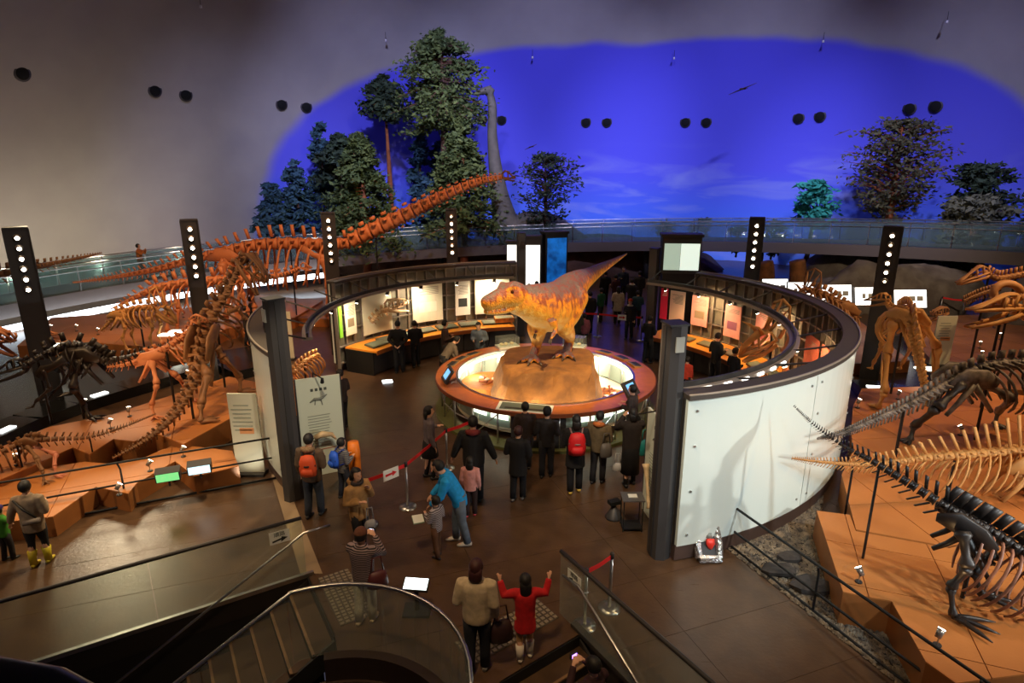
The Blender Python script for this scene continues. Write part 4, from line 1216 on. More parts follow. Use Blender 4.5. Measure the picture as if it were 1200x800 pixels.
def skull(t, kind, pos, d, L, mat, up=(0, 0, 1), gape=.3):
    d = Vector(d).normalized(); sd = d.cross(Vector(up)).normalized(); up_ = sd.cross(d).normalized(); pos = Vector(pos)
    P = lambda l, s, h: pos + d * (L * l) + sd * (L * s) + up_ * (L * h)
    mb = MB(); jw = MB(); g = gape
    if kind == 'theropod':
        H, W, r = .36, .17, .035 * L
        for k in (-1, 1):
            mb.sweep([P(0, W * k, H * .55), P(.18, W * k * .95, H * .95), P(.45, W * k * .55, H * .85), P(.8, W * k * .45, H * .6), P(.97, W * k * .25, H * .2)], [r * 1.2, r * 1.3, r * 1.1, r, r], 6)
            mb.sweep([P(-.02, W * k, .02), P(.25, W * k, .0), P(.6, W * k * .6, -.01), P(.98, W * k * .25, .03)], [r, r * .8, r * 1.2, r], 6)
            for a, b in (((.02, H * .6), (-.03, .02)), ((.2, H * .95), (.2, 0)), ((.42, H * .85), (.36, 0)), ((.7, H * .66), (.62, 0)), ((.85, H * .5), (.88, .02))):
                mb.sweep([P(a[0], W * k * .95, a[1]), P((a[0] + b[0]) / 2 + .02, W * k * .9, (a[1] + b[1]) / 2), P(b[0], W * k * (1 if b[0] < .4 else .55), b[1])], [r, r * .8, r], 5)
            for i in range(9): q = P(.5 + i * .052, W * k * (.62 - .04 * i), -.01); mb.sweep([q, q - up_ * (.055 * L)], [r * .4, r * .05], 4)
            jw.sweep([P(-.02, W * k, -.02), P(.3, W * k * .85, -.05 - g * .3), P(.92, W * k * .2, -.03 - g * .95)], [r * 1.3, (r * .9, r * 2), r], 6)
            for i in range(8): q = P(.5 + i * .05, W * k * (.6 - .05 * i), -.03 - g * (.5 + i * .052)); jw.sweep([q, q + up_ * (.05 * L)], [r * .35, r * .05], 4)
        mb.sweep([P(.15, 0, H * .95), P(.5, 0, H * .86), P(.85, 0, H * .55)], [(W * L * .8, r), (W * L * .5, r), (W * L * .35, r)], 6)
    elif kind == 'hadrosaur':
        W, r = .13, .03 * L
        mb.sweep([P(0, 0, .2), P(.12, 0, .3), P(.3, 0, .28), P(.55, 0, .16), P(.8, 0, .06), P(1, 0, .0)], [(W * L * .9, r), (W * L, r), (W * L * .7, r), (W * L * .5, r * 1.1), (W * L * .75, r), (W * L * .8, r * .7)], 8)
        for k in (-1, 1):
            mb.sweep([P(0, W * k, .2), P(-.04, W * k, .05), P(-.02, W * k, -.06)], [r, r, r * .9], 6)
            mb.sweep([P(-.02, W * k, .04), P(.3, W * k, .02), P(.6, W * k * .6, .0), P(.98, W * k * .8, -.02)], [r, r * 1.5, r * 1.2, r], 6)
            mb.sweep([P(.14, W * k, .3), P(.2, W * k, .02)], [r, r], 5); mb.sweep([P(.36, W * k * .8, .25), P(.4, W * k * .9, .02)], [r * .9, r], 5)
            jw.sweep([P(-.02, W * k, -.06), P(.1, W * k, -.1 - g * .1), P(.45, W * k * .8, -.08 - g * .42), P(.95, W * k * .6, -.05 - g * .75)], [r, (r, r * 2), (r, r * 1.6), r], 6)
        jw.sweep([P(.8, 0, -.06 - g * .65), P(.97, 0, -.05 - g * .75)], [(W * L * .5, r * .8), (W * L * .6, r * .6)], 8)
    elif kind == 'sauropod':
        W, r = .2, .06 * L
        mb.sweep([P(0, 0, .2), P(.2, 0, .42), P(.45, 0, .38), P(.7, 0, .15), P(1, 0, .05)], [(W * L * .9, r), (W * L, r * 1.2), (W * L * .8, r), (W * L * .8, r), (W * L * .6, r)], 8)
        for k in (-1, 1):
            mb.sweep([P(0, W * k, .2), P(.05, W * k, -.05), P(.5, W * k, -.05), P(.98, W * k * .6, .0)], [r, r, r * 1.1, r], 6); mb.sweep([P(.4, W * k, .35), P(.45, W * k, -.04)], r * .9, 5)
            jw.sweep([P(.05, W * k, -.08), P(.5, W * k, -.12 - g * .3), P(.95, W * k * .6, -.1 - g * .5)], [r, r * 1.1, r], 6)
    else:                                                            # ceratopsian: beak, horns, open frill
        W, r = .17, .035 * L
        mb.sweep([P(.1, 0, .3), P(.35, 0, .32), P(.6, 0, .22), P(.85, 0, .1), P(1.0, 0, -.12)], [(W * L, r * 1.5), (W * L * .9, r * 2), (W * L * .6, r * 2), (W * L * .4, r * 2.4), (r * .8, r)], 8)
        for k in (-1, 1):
            mb.sweep([P(.1, W * k, .3), P(.0, W * k * 1.15, .05), P(.3, W * k * .9, -.05), P(.7, W * k * .6, -.05), P(.97, W * k * .15, -.1)], [r, r * 1.4, r * 1.2, r * 1.5, r], 6)
            mb.sweep([P(.32, W * k * .9, .34), P(.42, W * k * 1.1, .55), P(.62, W * k * 1.25, .72)], [r * 1.5, r * 1.1, r * .2], 7)
            mb.sweep([P(.45, W * k * .8, .28), P(.48, W * k * .8, -.02)], r, 5)
            mb.sweep([P(.1, W * k * .6, .32), P(-.25, W * k * 1.3, .62), P(-.45, W * k * 1.9, .82), P(-.3, W * k * 2.3, .5), P(-.05, W * k * 1.5, .1)], [r * 1.2, r * 1.2, r * 1.1, r * 1.2, r * 1.4], 6)
            jw.sweep([P(.0, W * k, -.1), P(.4, W * k * .7, -.2 - g * .1), P(.92, W * k * .15, -.22 - g * .2)], [r * 1.5, (r, r * 2), r], 6)
        mb.sweep([P(-.45, -W * 1.9, .82), P(-.5, 0, .95), P(-.45, W * 1.9, .82)], r * 1.1, 6); mb.sweep([P(.12, 0, .34), P(-.2, 0, .65), P(-.5, 0, .95)], r * .9, 6)
        mb.sweep([P(.82, 0, .14), P(.88, 0, .27)], [r * 1.3, r * .2], 6)
    o = mb.build('skull', mat, t, True); jw.build('jaw', mat, o, True)
    return o


def pelvis(t, mat, p, d, s):
    d = Vector(d).normalized(); sd = d.cross(Vector((0, 0, 1))).normalized(); p = Vector(p); mb = MB()
    for k in (-1, 1):
        q = p + sd * (s * .28 * k)
        mb.sweep([q - d * s * .6, q - d * s * .2 + Vector((0, 0, s * .15)), q + d * s * .25 + Vector((0, 0, s * .12)), q + d * s * .6], [(s * .05, s * .1), (s * .06, s * .26), (s * .06, s * .24), (s * .05, s * .1)], 7)
        mb.sweep([q, q - d * s * .3 + Vector((0, 0, -s * .45)), q * 1 - d * s * .55 + Vector((0, 0, -s * .75))], [s * .09, s * .06, s * .05], 6)
        mb.sweep([q, q + d * s * .35 + Vector((0, 0, -s * .4)), q + d * s * .6 + Vector((0, 0, -s * .7))], [s * .09, s * .06, s * .05], 6)
    mb.build('pelvis', mat, t, True)


def scapula(t, mat, p, d, s, sd):
    mb = MB(); p = Vector(p); d = Vector(d).normalized()
    mb.sweep([p - d * s * .7 + Vector((0, 0, s * .35)), p - d * s * .3 + Vector((0, 0, s * .1)), p, p + d * s * .2 - Vector((0, 0, s * .25))], [(s * .05, s * .14), (s * .05, s * .1), (s * .06, s * .15), (s * .06, s * .18)], 7)
    mb.build('shoulder_blade', mat, t, True)


def post(t, p, z0=0.0, r=.03):
    p = Vector(p); MB().cyl((p.x, p.y, z0), p, r, None, 7).build('steel_post', POST, t)


def V4(px_, py_, y, r): p = at_depth(px_, py_, y); return (p.x, p.y, p.z, r)


def V3(px_, py_, y): return at_depth(px_, py_, y)


# --- long sauropod in front of the ramp
t = thing('dinosaur_skeleton', 'huge orange sauropod skeleton with long neck reaching over the pines', 'skeleton', (-9, 25, 0))
neck = [V4(586, 208, 25, .12), V4(560, 213, 25, .19), V4(520, 229, 25, .26), V4(480, 249, 25, .33), V4(440, 268, 25, .36), V4(405, 285, 25, .33)]
chain(nk := MB(), neck, lambda f: .05 + .1 * f, 1.25, .07, 1.35, .3, -.1); bones(nk, 'neck', BONE_O, t)
back = [V4(405, 285, 25, .26), V4(375, 286, 25, .27), V4(340, 285, 25, .28), V4(300, 287, 24.8, .27), V4(262, 295, 24.6, .25)]
bk = MB(); out = chain(bk, back, lambda f: .28 + .2 * math.sin(f * 3), 1.3, 0, 1.5, .22, .1); bones(bk, 'back', BONE_O, t)
ribs(t, out[1:-2], BONE_O, .8, 2.0, .05)
tl = [V4(262, 295, 24.6, .25), V4(225, 304, 24.3, .2), V4(180, 316, 24, .14), V4(130, 325, 23.6, .08), V4(86, 331, 23.2, .03)]
chain(tb := MB(), tl, lambda f: .3 * (1 - f) + .03, 1.3, lambda f: .32 * (1 - f), 1.5, .22, .3); bones(tb, 'tail', BONE_O, t)
skull(t, 'sauropod', V3(588, 207, 25), (1, .0, -.1), .55, BONE_B, gape=.2)
pelvis(t, BONE_O, V3(266, 302, 24.6), (1, 0, 0), 1.1)
for k, dy in ((-1, -.5), (1, .5)):
    sh = V3(382, 300, 25) + Vector((0, dy, 0)); scapula(t, BONE_O, sh, (1, 0, 0), 1.1, k)
    bone_leg(t, 'foreleg', BONE_O, [sh, sh + Vector((.15, 0, -1.25)), sh + Vector((-.05, 0, -2.35)), Vector((sh.x + .05, sh.y, .42))], .15, 4, .25, .4, (1, -.3, 0))
    hp = V3(266, 305, 24.6) + Vector((0, dy, 0))
    bone_leg(t, 'hind_leg', BONE_O, [hp, hp + Vector((.2, 0, -1.2)), hp + Vector((-.1, 0, -2.2)), Vector((hp.x, hp.y, .08))], .17, 4, .3, .4, (1, -.3, 0))
post(t, V3(340, 290, 25)); post(t, V3(440, 272, 25)); post(t, V3(200, 313, 24.2))

# --- second, lower sauropod
t = thing('dinosaur_skeleton', 'lower orange sauropod skeleton with hanging ribs before the light strip', 'skeleton', (-12.5, 23, 0))
bk = MB(); out = chain(bk, [V4(300, 326, 22, .16), V4(262, 328, 22.2, .2), V4(215, 332, 22.4, .2), V4(180, 338, 22.4, .18)], lambda f: .3, 1.6, 0, 1.8, .35, .1); bones(bk, 'back', BONE_O, t)
ribs(t, out[1:], BONE_O, .6, 1.25, .035)
chain(tb := MB(), [V4(180, 338, 22.4, .16), V4(155, 350, 22.2, .1), V4(130, 362, 22, .03)], lambda f: .22 * (1 - f) + .02, 1.4, .15, 1.9, .35, .3); bones(tb, 'tail', BONE_O, t)
chain(nb := MB(), [V4(300, 326, 22, .15), V4(330, 322, 22.4, .12), V4(352, 314, 22.8, .09)], lambda f: .12, 1.3, .08, 1.9, .5, 0); bones(nb, 'neck', BONE_O, t)
skull(t, 'sauropod', V3(352, 313, 22.8), (1, .2, -.1), .42, BONE_O)
for x_, nm in ((288, 'foreleg'), (196, 'hind_leg')):
    for dy in (-.35, .35):
        hp = V3(x_, 340, 22.3) + Vector((0, dy, 0)); bone_leg(t, nm, BONE_O, [hp, hp + Vector((.12, 0, -.75)), hp + Vector((-.05, 0, -1.45)), Vector((hp.x, hp.y, .06))], .11, 4, .2, .4, (1, -.3, 0))
post(t, V3(240, 332, 22.3)); 

# --- tail end reaching in at the far left
t = thing('dinosaur_skeleton', 'brown tail skeleton pointing right beside the left lamp column', 'skeleton', (-16, 21, 0))
chain(tb := MB(), [V4(-60, 330, 20, .18), V4(-10, 323, 20.3, .15), V4(40, 313, 20.6, .11), V4(85, 304, 21, .07), V4(120, 296, 21.2, .02)], lambda f: .3 * (1 - f) + .02, 1.4, lambda f: .3 * (1 - f), 1.8, .4, .3); bones(tb, 'tail', BONE_B, t)
post(t, V3(20, 317, 20.5)); post(t, V3(-40, 327, 20.1))

# --- big theropod on the upper left platform, seen from behind
t = thing('dinosaur_skeleton', 'tall brown theropod skeleton with raised head and tail sweeping to the walkway', 'skeleton', (-7.5, 14.5, .55))
chain(tb := MB(), [V4(235, 408, 14.9, .15), V4(232, 432, 14.3, .14), V4(222, 458, 13.7, .115), V4(203, 488, 13, .09), V4(172, 515, 12.3, .06), V4(132, 537, 11.6, .02)], lambda f: .22 * (1 - f) + .03, 1.7, lambda f: .26 * (1 - f) + .02, 1.9, .35, .3); bones(tb, 'tail', BONE_B, t)
bk = MB(); out = chain(bk, [V4(235, 408, 14.9, .16), V4(240, 388, 15.4, .17), V4(250, 365, 15.9, .16), V4(264, 343, 16.5, .14)], lambda f: .26, 1.7, 0, 1.8, .4, -.1); bones(bk, 'back', BONE_B, t)
ribs(t, out[2:], BONE_B, .5, 1.1, .032, 1)
chain(nk := MB(), [V4(264, 343, 16.5, .14), V4(274, 325, 16.9, .12), V4(283, 308, 17.1, .11), V4(290, 300, 17.0, .1)], lambda f: .16, 1.5, 0, 1.8, .5, 0); bones(nk, 'neck', BONE_B, t)
skull(t, 'theropod', V3(283, 304, 17), (.75, -.35, -.62), 1.05, BONE_B, up=(.6, -.2, .8), gape=.45)
pelvis(t, BONE_B, V3(237, 402, 15), Vector(V3(250, 365, 15.9)) - Vector(V3(235, 408, 14.9)), .95)
for f_, hx, kn in ((on_level(236, 497, .55), -.25, V3(244, 440, 14.0)), (on_level(282, 462, .55), .3, V3(260, 418, 15.1))):
    hp = Vector(V3(238, 405, 15)) + Vector((hx, .05, -.05)); an = Vector(f_) + Vector((-.05, .2, .42))
    bone_leg(t, 'hind_leg', BONE_B, [hp, kn, an, Vector(f_) + Vector((0, 0, .06))], .13, 3, .42, .5, (.5, .5, 0))
for k in (-1, 1):
    s0 = Vector(V3(266, 352, 16.4)) + Vector((.32 * k, -.1, -.2)); scapula(t, BONE_B, s0, (.3, .8, .5), .6, k)
    bone_leg(t, 'foreleg', BONE_B, [s0, s0 + Vector((.12, .1, -.3)), s0 + Vector((.3, .2, -.4)), s0 + Vector((.42, .25, -.5))], .06, 3, .16, .5, (1, .3, 0))
post(t, V3(252, 365, 15.9), .55); post(t, V3(222, 458, 13.7), .55)

# --- black skeleton at the far left
t = thing('dinosaur_skeleton', 'glossy black dinosaur skeleton striding left on the upper platform', 'skeleton', (-10, 13.6, .55))
bk = MB(); out = chain(bk, [V4(58, 414, 13.6, .11), V4(82, 404, 13.7, .12), V4(103, 410, 13.8, .12), V4(122, 422, 13.9, .11)], lambda f: .2, 1.8, 0, 1.7, .45, .1); bones(bk, 'back', BONE_D, t)
ribs(t, out[:-1], BONE_D, .36, .85, .024)
chain(nk := MB(), [V4(58, 414, 13.6, .11), V4(40, 422, 13.4, .09), V4(26, 432, 13.2, .08)], lambda f: .1, 1.5, 0, 1.8, .5, 0); bones(nk, 'neck', BONE_D, t)
chain(tb := MB(), [V4(122, 422, 13.9, .1), V4(145, 420, 14.1, .08), V4(170, 412, 14.5, .05), V4(196, 402, 15, .02)], lambda f: .14 * (1 - f) + .02, 1.5, .1, 1.8, .4, .3); bones(tb, 'tail', BONE_D, t)
skull(t, 'hadrosaur', V3(30, 430, 13.2), (-1, -.15, -.22), .8, BONE_D, gape=.25)
pelvis(t, BONE_D, V3(100, 418, 13.8), (-1, 0, 0), .8)
f1 = on_level(106, 492, .55); f2 = on_level(72, 470, .55) + Vector((0, .4, 0))
bone_leg(t, 'hind_leg', BONE_D, [V3(92, 422, 13.6), V3(85, 455, 13.3), Vector(f1) + Vector((-.2, .15, .35)), Vector(f1) + Vector((0, 0, .05))], .1, 3, .34, .6, (1, .0, 0))
bone_leg(t, 'hind_leg', BONE_D, [V3(100, 420, 14.1), V3(84, 440, 14.1), Vector(f2) + Vector((.1, .1, .35)), Vector(f2) + Vector((0, 0, .05))], .1, 3, .34, .6, (-1, -.2, 0))
for dy in (-.25, .25):
    s0 = Vector(V3(60, 424, 13.5)) + Vector((0, dy, -.1)); scapula(t, BONE_D, s0, (-1, 0, 0), .75, 1)
    bone_leg(t, 'foreleg', BONE_D, [s0, s0 + Vector((.05, 0, -.45)), s0 + Vector((-.3, -.05, -.75)), s0 + Vector((-.42, -.05, -.9))], .06, 4, .14, .5, (-1, -.2, 0))
post(t, V3(82, 408, 13.7), .55); post(t, V3(45, 424, 13.4), .55)

# --- orange one beside it
t = thing('dinosaur_skeleton', 'slim orange skeleton standing between the black one and the tall theropod', 'skeleton', (-8.6, 14.2, .55))
bk = MB(); out = chain(bk, [V4(176, 416, 14.4, .1), V4(195, 407, 14.6, .1), V4(213, 395, 14.9, .09)], lambda f: .12, 1.6, 0, 1.8, .4, -.1); bones(bk, 'back', BONE_O, t)
ribs(t, out[2:], BONE_O, .26, .62, .022)
chain(tb := MB(), [V4(176, 416, 14.4, .1), V4(160, 423, 14.2, .08), V4(142, 428, 14, .05), V4(124, 430, 13.7, .02)], lambda f: .1 * (1 - f) + .02, 1.5, .1, 1.8, .4, .3); bones(tb, 'tail', BONE_O, t)
chain(nk := MB(), [V4(213, 395, 14.9, .08), V4(222, 384, 15.1, .06), V4(226, 374, 15.2, .05)], lambda f: .07, 1.4, 0, 1.8, .5, 0); bones(nk, 'neck', BONE_O, t)
skull(t, 'theropod', V3(224, 374, 15.2), (.9, .2, -.25), .42, BONE_O)
pelvis(t, BONE_O, V3(178, 420, 14.4), (1, .2, .3), .6)
f1 = on_level(181, 490, .55); f2 = on_level(222, 470, .55)
bone_leg(t, 'hind_leg', BONE_O, [V3(178, 424, 14.2), V3(184, 450, 13.9), Vector(f1) + Vector((-.08, .1, .3)), Vector(f1) + Vector((0, 0, .05))], .085, 3, .26, .6, (.7, -.6, 0))
bone_leg(t, 'hind_leg', BONE_O, [V3(182, 422, 14.6), V3(207, 440, 14.6), Vector(f2) + Vector((-.1, .1, .3)), Vector(f2) + Vector((0, 0, .05))], .085, 3, .26, .6, (.9, -.3, 0))
for k in (-1, 1):
    s0 = Vector(V3(210, 406, 14.8)) + Vector((0, .15 * k, 0)); bone_leg(t, 'foreleg', BONE_O, [s0, s0 + Vector((.05, 0, -.22)), s0 + Vector((.2, 0, -.3)), s0 + Vector((.26, 0, -.38))], .04, 3, .1, .5, (1, 0, 0))
post(t, V3(195, 412, 14.6), .55)

# --- small one by the walkway
t = thing('dinosaur_skeleton', 'small dark skeleton with long thin tail on the lower platform', 'skeleton', (-9.6, 11, .4))
chain(tb := MB(), [V4(35, 516, 11.4, .07), V4(70, 514, 11.6, .055), V4(105, 512, 11.9, .04), V4(145, 500, 12.4, .025), V4(182, 485, 13, .012)], lambda f: .1 * (1 - f) + .02, 1.5, lambda f: .12 * (1 - f), 2.0, .3, .3); bones(tb, 'tail', BONE_B, t)
bk = MB(); out = chain(bk, [V4(35, 516, 11.4, .075), V4(15, 524, 11.2, .07), V4(-15, 538, 10.9, .06)], lambda f: .09, 1.5, 0, 1.8, .4, .1); bones(bk, 'back', BONE_B, t)
ribs(t, out[1:], BONE_B, .2, .45, .016)
chain(nk := MB(), [V4(-15, 538, 10.9, .06), V4(-35, 536, 10.7, .05)], lambda f: .05, 1.3, 0, 1.8, .5, 0); bones(nk, 'neck', BONE_B, t)
skull(t, 'theropod', V3(-35, 534, 10.7), (-1, -.2, -.2), .35, BONE_B)
pelvis(t, BONE_B, V3(34, 519, 11.4), (-1, 0, -.2), .45)
f1 = on_level(52, 566, .4); f2 = on_level(66, 560, .4)
bone_leg(t, 'hind_leg', BONE_B, [V3(32, 522, 11.3), V3(44, 538, 11.0), Vector(f1) + Vector((-.05, .08, .22)), Vector(f1) + Vector((0, 0, .04))], .055, 3, .2, .6, (.8, -.4, 0))
bone_leg(t, 'hind_leg', M('bone_pink_lit', (206, 128, 96), .6), [V3(36, 521, 11.6), V3(66, 532, 11.3), Vector(f2) + Vector((-.05, .08, .22)), Vector(f2) + Vector((0, 0, .04))], .055, 3, .2, .6, (.8, .3, 0))  # pink light on this leg is put into its bone colour
post(t, V3(20, 522, 11.2), .4, .02); post(t, V3(105, 512, 11.9), .4, .015)

# --- horned one on the back platform
t = thing('dinosaur_skeleton', 'yellow horned ceratopsian skeleton facing right on the back platform', 'skeleton', (-12.6, 20, .45))
bk = MB(); out = chain(bk, [V4(140, 368, 20, .11), V4(155, 362, 20, .12), V4(172, 360, 20, .12), V4(183, 362, 20, .1)], lambda f: .16, 1.8, 0, 1.7, .5, 0); bones(bk, 'back', BONE_Y, t)
ribs(t, out[1:], BONE_Y, .36, .75, .03)
chain(tb := MB(), [V4(140, 368, 20, .1), V4(130, 376, 20, .07), V4(118, 388, 20, .03)], lambda f: .1 * (1 - f), 1.4, .06, 1.8, .4, .3); bones(tb, 'tail', BONE_Y, t)
skull(t, 'ceratops', V3(188, 364, 19.9), (.85, -.3, -.4), .75, BONE_Y)
pelvis(t, BONE_Y, V3(142, 370, 20), (1, 0, 0), .6)
for x_, nm in ((146, 'hind_leg'), (178, 'foreleg')):
    for dy in (-.25, .25):
        hp = V3(x_, 370, 20) + Vector((0, dy, 0)); bone_leg(t, nm, BONE_Y, [hp, hp + Vector((.12, 0, -.35)), hp + Vector((-.04, 0, -.7)), Vector((hp.x + .05, hp.y, .5))], .08, 4, .14, .4, (1, -.2, 0))
post(t, V3(162, 364, 20), .45)

# --- loose skulls on the left
t = thing('dinosaur_skull', 'large orange theropod skull on a stand at the far left', 'skull', (-13.6, 16.8, 0))
skull(t, 'theropod', V3(-22, 396, 16.8), (1, -.2, -.05), 1.15, BONE_O, gape=.35); post(t, V3(-20, 402, 16.8))
t = thing('dinosaur_skull', 'small orange skull on a stand right of the left lamp column', 'skull', (-12.4, 17.6, 0))
skull(t, 'hadrosaur', V3(48, 392, 17.6), (1, -.2, .1), .62, BONE_O, gape=.3); post(t, V3(52, 394, 17.6))

# --- standing ornithopod seen from behind, right
t = thing('dinosaur_skeleton', 'pale brown ornithopod skeleton standing upright with its back turned', 'skeleton', (9.7, 14.3, .55))
tl = [V4(1066, 368, 14.6, .11), V4(1070, 392, 14.1, .11), V4(1076, 420, 13.6, .1), V4(1082, 448, 13.1, .08), V4(1086, 476, 12.7, .05)]
chain(tb := MB(), tl, lambda f: .26 * (1 - f) + .05, 1.2, lambda f: .22 * (1 - f), 1.5, .6, .2); bones(tb, 'tail', BONE_Y, t)
bk = MB(); out = chain(bk, [V4(1066, 368, 14.6, .12), V4(1062, 362, 15.1, .12), V4(1056, 362, 15.7, .11), V4(1050, 366, 16.2, .1)], lambda f: .2, 1.8, 0, 1.7, .5, 0); bones(bk, 'back', BONE_Y, t)
ribs(t, out[1:], BONE_Y, .55, 1.05, .032)
chain(nk := MB(), [V4(1050, 366, 16.2, .1), V4(1044, 362, 16.7, .08), V4(1040, 356, 17, .07)], lambda f: .1, 1.5, 0, 1.8, .5, 0); bones(nk, 'neck', BONE_Y, t)
skull(t, 'hadrosaur', V3(1040, 352, 17), (-.35, .9, -.15), .7, BONE_Y)
pelvis(t, BONE_Y, V3(1064, 374, 14.7), (-.2, 1, .1), .75)
for hx, fp, kx in ((-.36, (1032, 482), (1040, 425)), (.36, (1092, 474), (1098, 418))):
    f_ = on_level(*fp, .55); hp = Vector(V3(1064, 378, 14.7)) + Vector((hx, 0, 0))
    bone_leg(t, 'hind_leg', BONE_Y, [hp, V3(kx[0], kx[1] - 12, 14.9), Vector(f_) + Vector((0, -.02, .5)), Vector(f_) + Vector((0, .12, .06))], .13, 3, .3, .5, (0, 1, 0))
for k in (-1, 1):
    s0 = Vector(V3(1052, 376, 16)) + Vector((.4 * k, 0, -.1)); scapula(t, BONE_Y, s0, (0, 1, -.2), .7, k)
    bone_leg(t, 'foreleg', BONE_Y, [s0, s0 + Vector((.02, -.1, -.6)), s0 + Vector((0, .1, -1.1)), s0 + Vector((0, .15, -1.3))], .075, 3, .15, .4, (0, 1, 0))
post(t, V3(1060, 370, 15.4), .55)

# --- armoured grey skeleton
t = thing('dinosaur_skeleton', 'grey and black skeleton with dense ribs behind the spined skeletons', 'skeleton', (9.5, 12.3, .55))
chain(tb := MB(), [V4(1128, 440, 12.4, .12), V4(1100, 455, 12.1, .11), V4(1065, 474, 11.6, .085), V4(1020, 494, 10.9, .055), V4(985, 508, 10.3, .035), V4(958, 514, 9.9, .015)], lambda f: .2 * (1 - f) + .02, 1.9, lambda f: .24 * (1 - f) + .01, 1.7, .45, .2); bones(tb, 'tail', BONE_G, t)
bk = MB(); out = chain(bk, [V4(1128, 440, 12.4, .13), V4(1155, 430, 12.5, .14), V4(1190, 426, 12.6, .14), V4(1235, 430, 12.6, .13)], lambda f: .18, 2.2, 0, 1.6, .5, .1); bones(bk, 'back', BONE_G, t)
ribs(t, out[2:], BONE_G, .6, 1.15, .032, 1, 140)
pelvis(t, BONE_G, V3(1130, 446, 12.4), (1, .1, 0), .9)
f1 = on_level(1066, 518, .55); f2 = on_level(1165, 500, .55)
bone_leg(t, 'hind_leg', BONE_D, [Vector(V3(1128, 450, 12.1)), V3(1098, 478, 11.9), Vector(f1) + Vector((.1, .1, .35)), Vector(f1) + Vector((0, 0, .05))], .13, 3, .26, .5, (-.8, -.4, 0))
bone_leg(t, 'hind_leg', BONE_G, [Vector(V3(1150, 448, 12.3)), V3(1185, 466, 12.2), Vector(f2) + Vector((.1, .1, .35)), Vector(f2) + Vector((0, 0, .05))], .12, 3, .26, .5, (.4, -.8, 0))
post(t, V3(1160, 436, 12.5), .55); post(t, V3(1060, 476, 11.5), .55)

# --- yellow one with tall paddle spines
t = thing('dinosaur_skeleton', 'yellow skeleton with tall paddle-shaped spines along its back', 'skeleton', (8, 10, .55))
chain(tb := MB(), [V4(1085, 536, 9.95, .07), V4(1050, 541, 9.9, .06), V4(1010, 544, 9.8, .045), V4(970, 542, 9.65, .03), V4(928, 537, 9.5, .012)], lambda f: .24 * (1 - f) ** 1.3 + .03, 1.6, lambda f: .22 * (1 - f) + .02, 2.0, .35, .5); bones(tb, 'tail', BONE_Y, t)
bk = MB(); out = chain(bk, [V4(1085, 536, 9.95, .08), V4(1125, 533, 10, .09), V4(1165, 530, 10.1, .09), V4(1215, 527, 10.2, .09), V4(1270, 527, 10.3, .09)], lambda f: .3 + .42 * min(1, f * 1.4), 1.3, .22, 2.2, .3, lambda f: -.75 + .8 * f); bones(bk, 'back', BONE_Y, t)
ribs(t, out[3:], BONE_Y, .32, .9, .022, 1, 120, -.5)
pelvis(t, BONE_Y, V3(1200, 545, 10.1), (1, 0, 0), .8)
for fx, dy in ((1210, -.2), (1235, .25)):
    f_ = on_level(fx, 640, .55); hp = Vector(V3(1205, 545, 10.1)) + Vector((0, dy, 0)); bone_leg(t, 'hind_leg', BONE_Y, [hp, hp + Vector((.3, -.2, -.4)), Vector((hp.x + .05, hp.y, .85)), Vector((hp.x + .15, hp.y, .6))], .09, 3, .24, .5, (1, -.3, 0))
post(t, V3(1120, 536, 10), .55); post(t, V3(1000, 544, 9.8), 0.0, .02)

# --- black spined one, nearest on the right
t = thing('dinosaur_skeleton', 'black skeleton with sail of dark spines and long thin whip tail', 'skeleton', (6, 7.2, .55))
chain(tb := MB(), [V4(1105, 592, 7.5, .085), V4(1068, 568, 7.8, .075), V4(1025, 542, 8.2, .055), V4(985, 520, 8.6, .032), V4(952, 496, 8.9, .016), V4(930, 475, 9.1, .006)], lambda f: .2 * (1 - f) ** 1.2 + .012, 1.0, lambda f: .2 * (1 - f) ** 1.2 + .008, 1.5, .3, .45); bones(tb, 'tail', BONE_D, t)
bk = MB(); out = chain(bk, [V4(1105, 592, 7.5, .09), V4(1140, 612, 7.3, .1), V4(1172, 630, 7.15, .1), V4(1215, 660, 6.95, .1), V4(1260, 690, 6.8, .09)], lambda f: .25 - .05 * f, 1.2, 0, 1.2, .56, .1); bones(bk, 'back', BONE_D, t)
ribs(t, out[4:], M('bone_rust', (170, 112, 84), .5, noise_=(5, .6), alt=(60, 40, 32)), .42, .95, .022, 1, 150)  # warm light on the ribs is put into their reddish colour
pelvis(t, BONE_D, V3(1130, 618, 7.3), Vector(V3(1172, 630, 7.15)) - Vector(V3(1105, 592, 7.5)), .62)
f1 = on_level(1116, 726, .55); f2 = on_level(1150, 702, .55)
bone_leg(t, 'hind_leg', BONE_D, [Vector(V3(1128, 622, 7.1)), V3(1134, 665, 6.9), Vector(f1) + Vector((-.02, .12, .42)), Vector(f1) + Vector((.0, 0, .06))], .095, 3, .5, .5, (.7, -.6, 0))
bone_leg(t, 'hind_leg', BONE_D, [Vector(V3(1165, 628, 7.4)), V3(1162, 655, 7.3), Vector(f2) + Vector((-.15, .05, .4)), Vector(f2) + Vector((0, 0, .06))], .095, 3, .4, .5, (.9, -.3, 0))
post(t, V3(1146, 622, 7.3), .55); post(t, V3(1030, 548, 8.2), .55, .02)

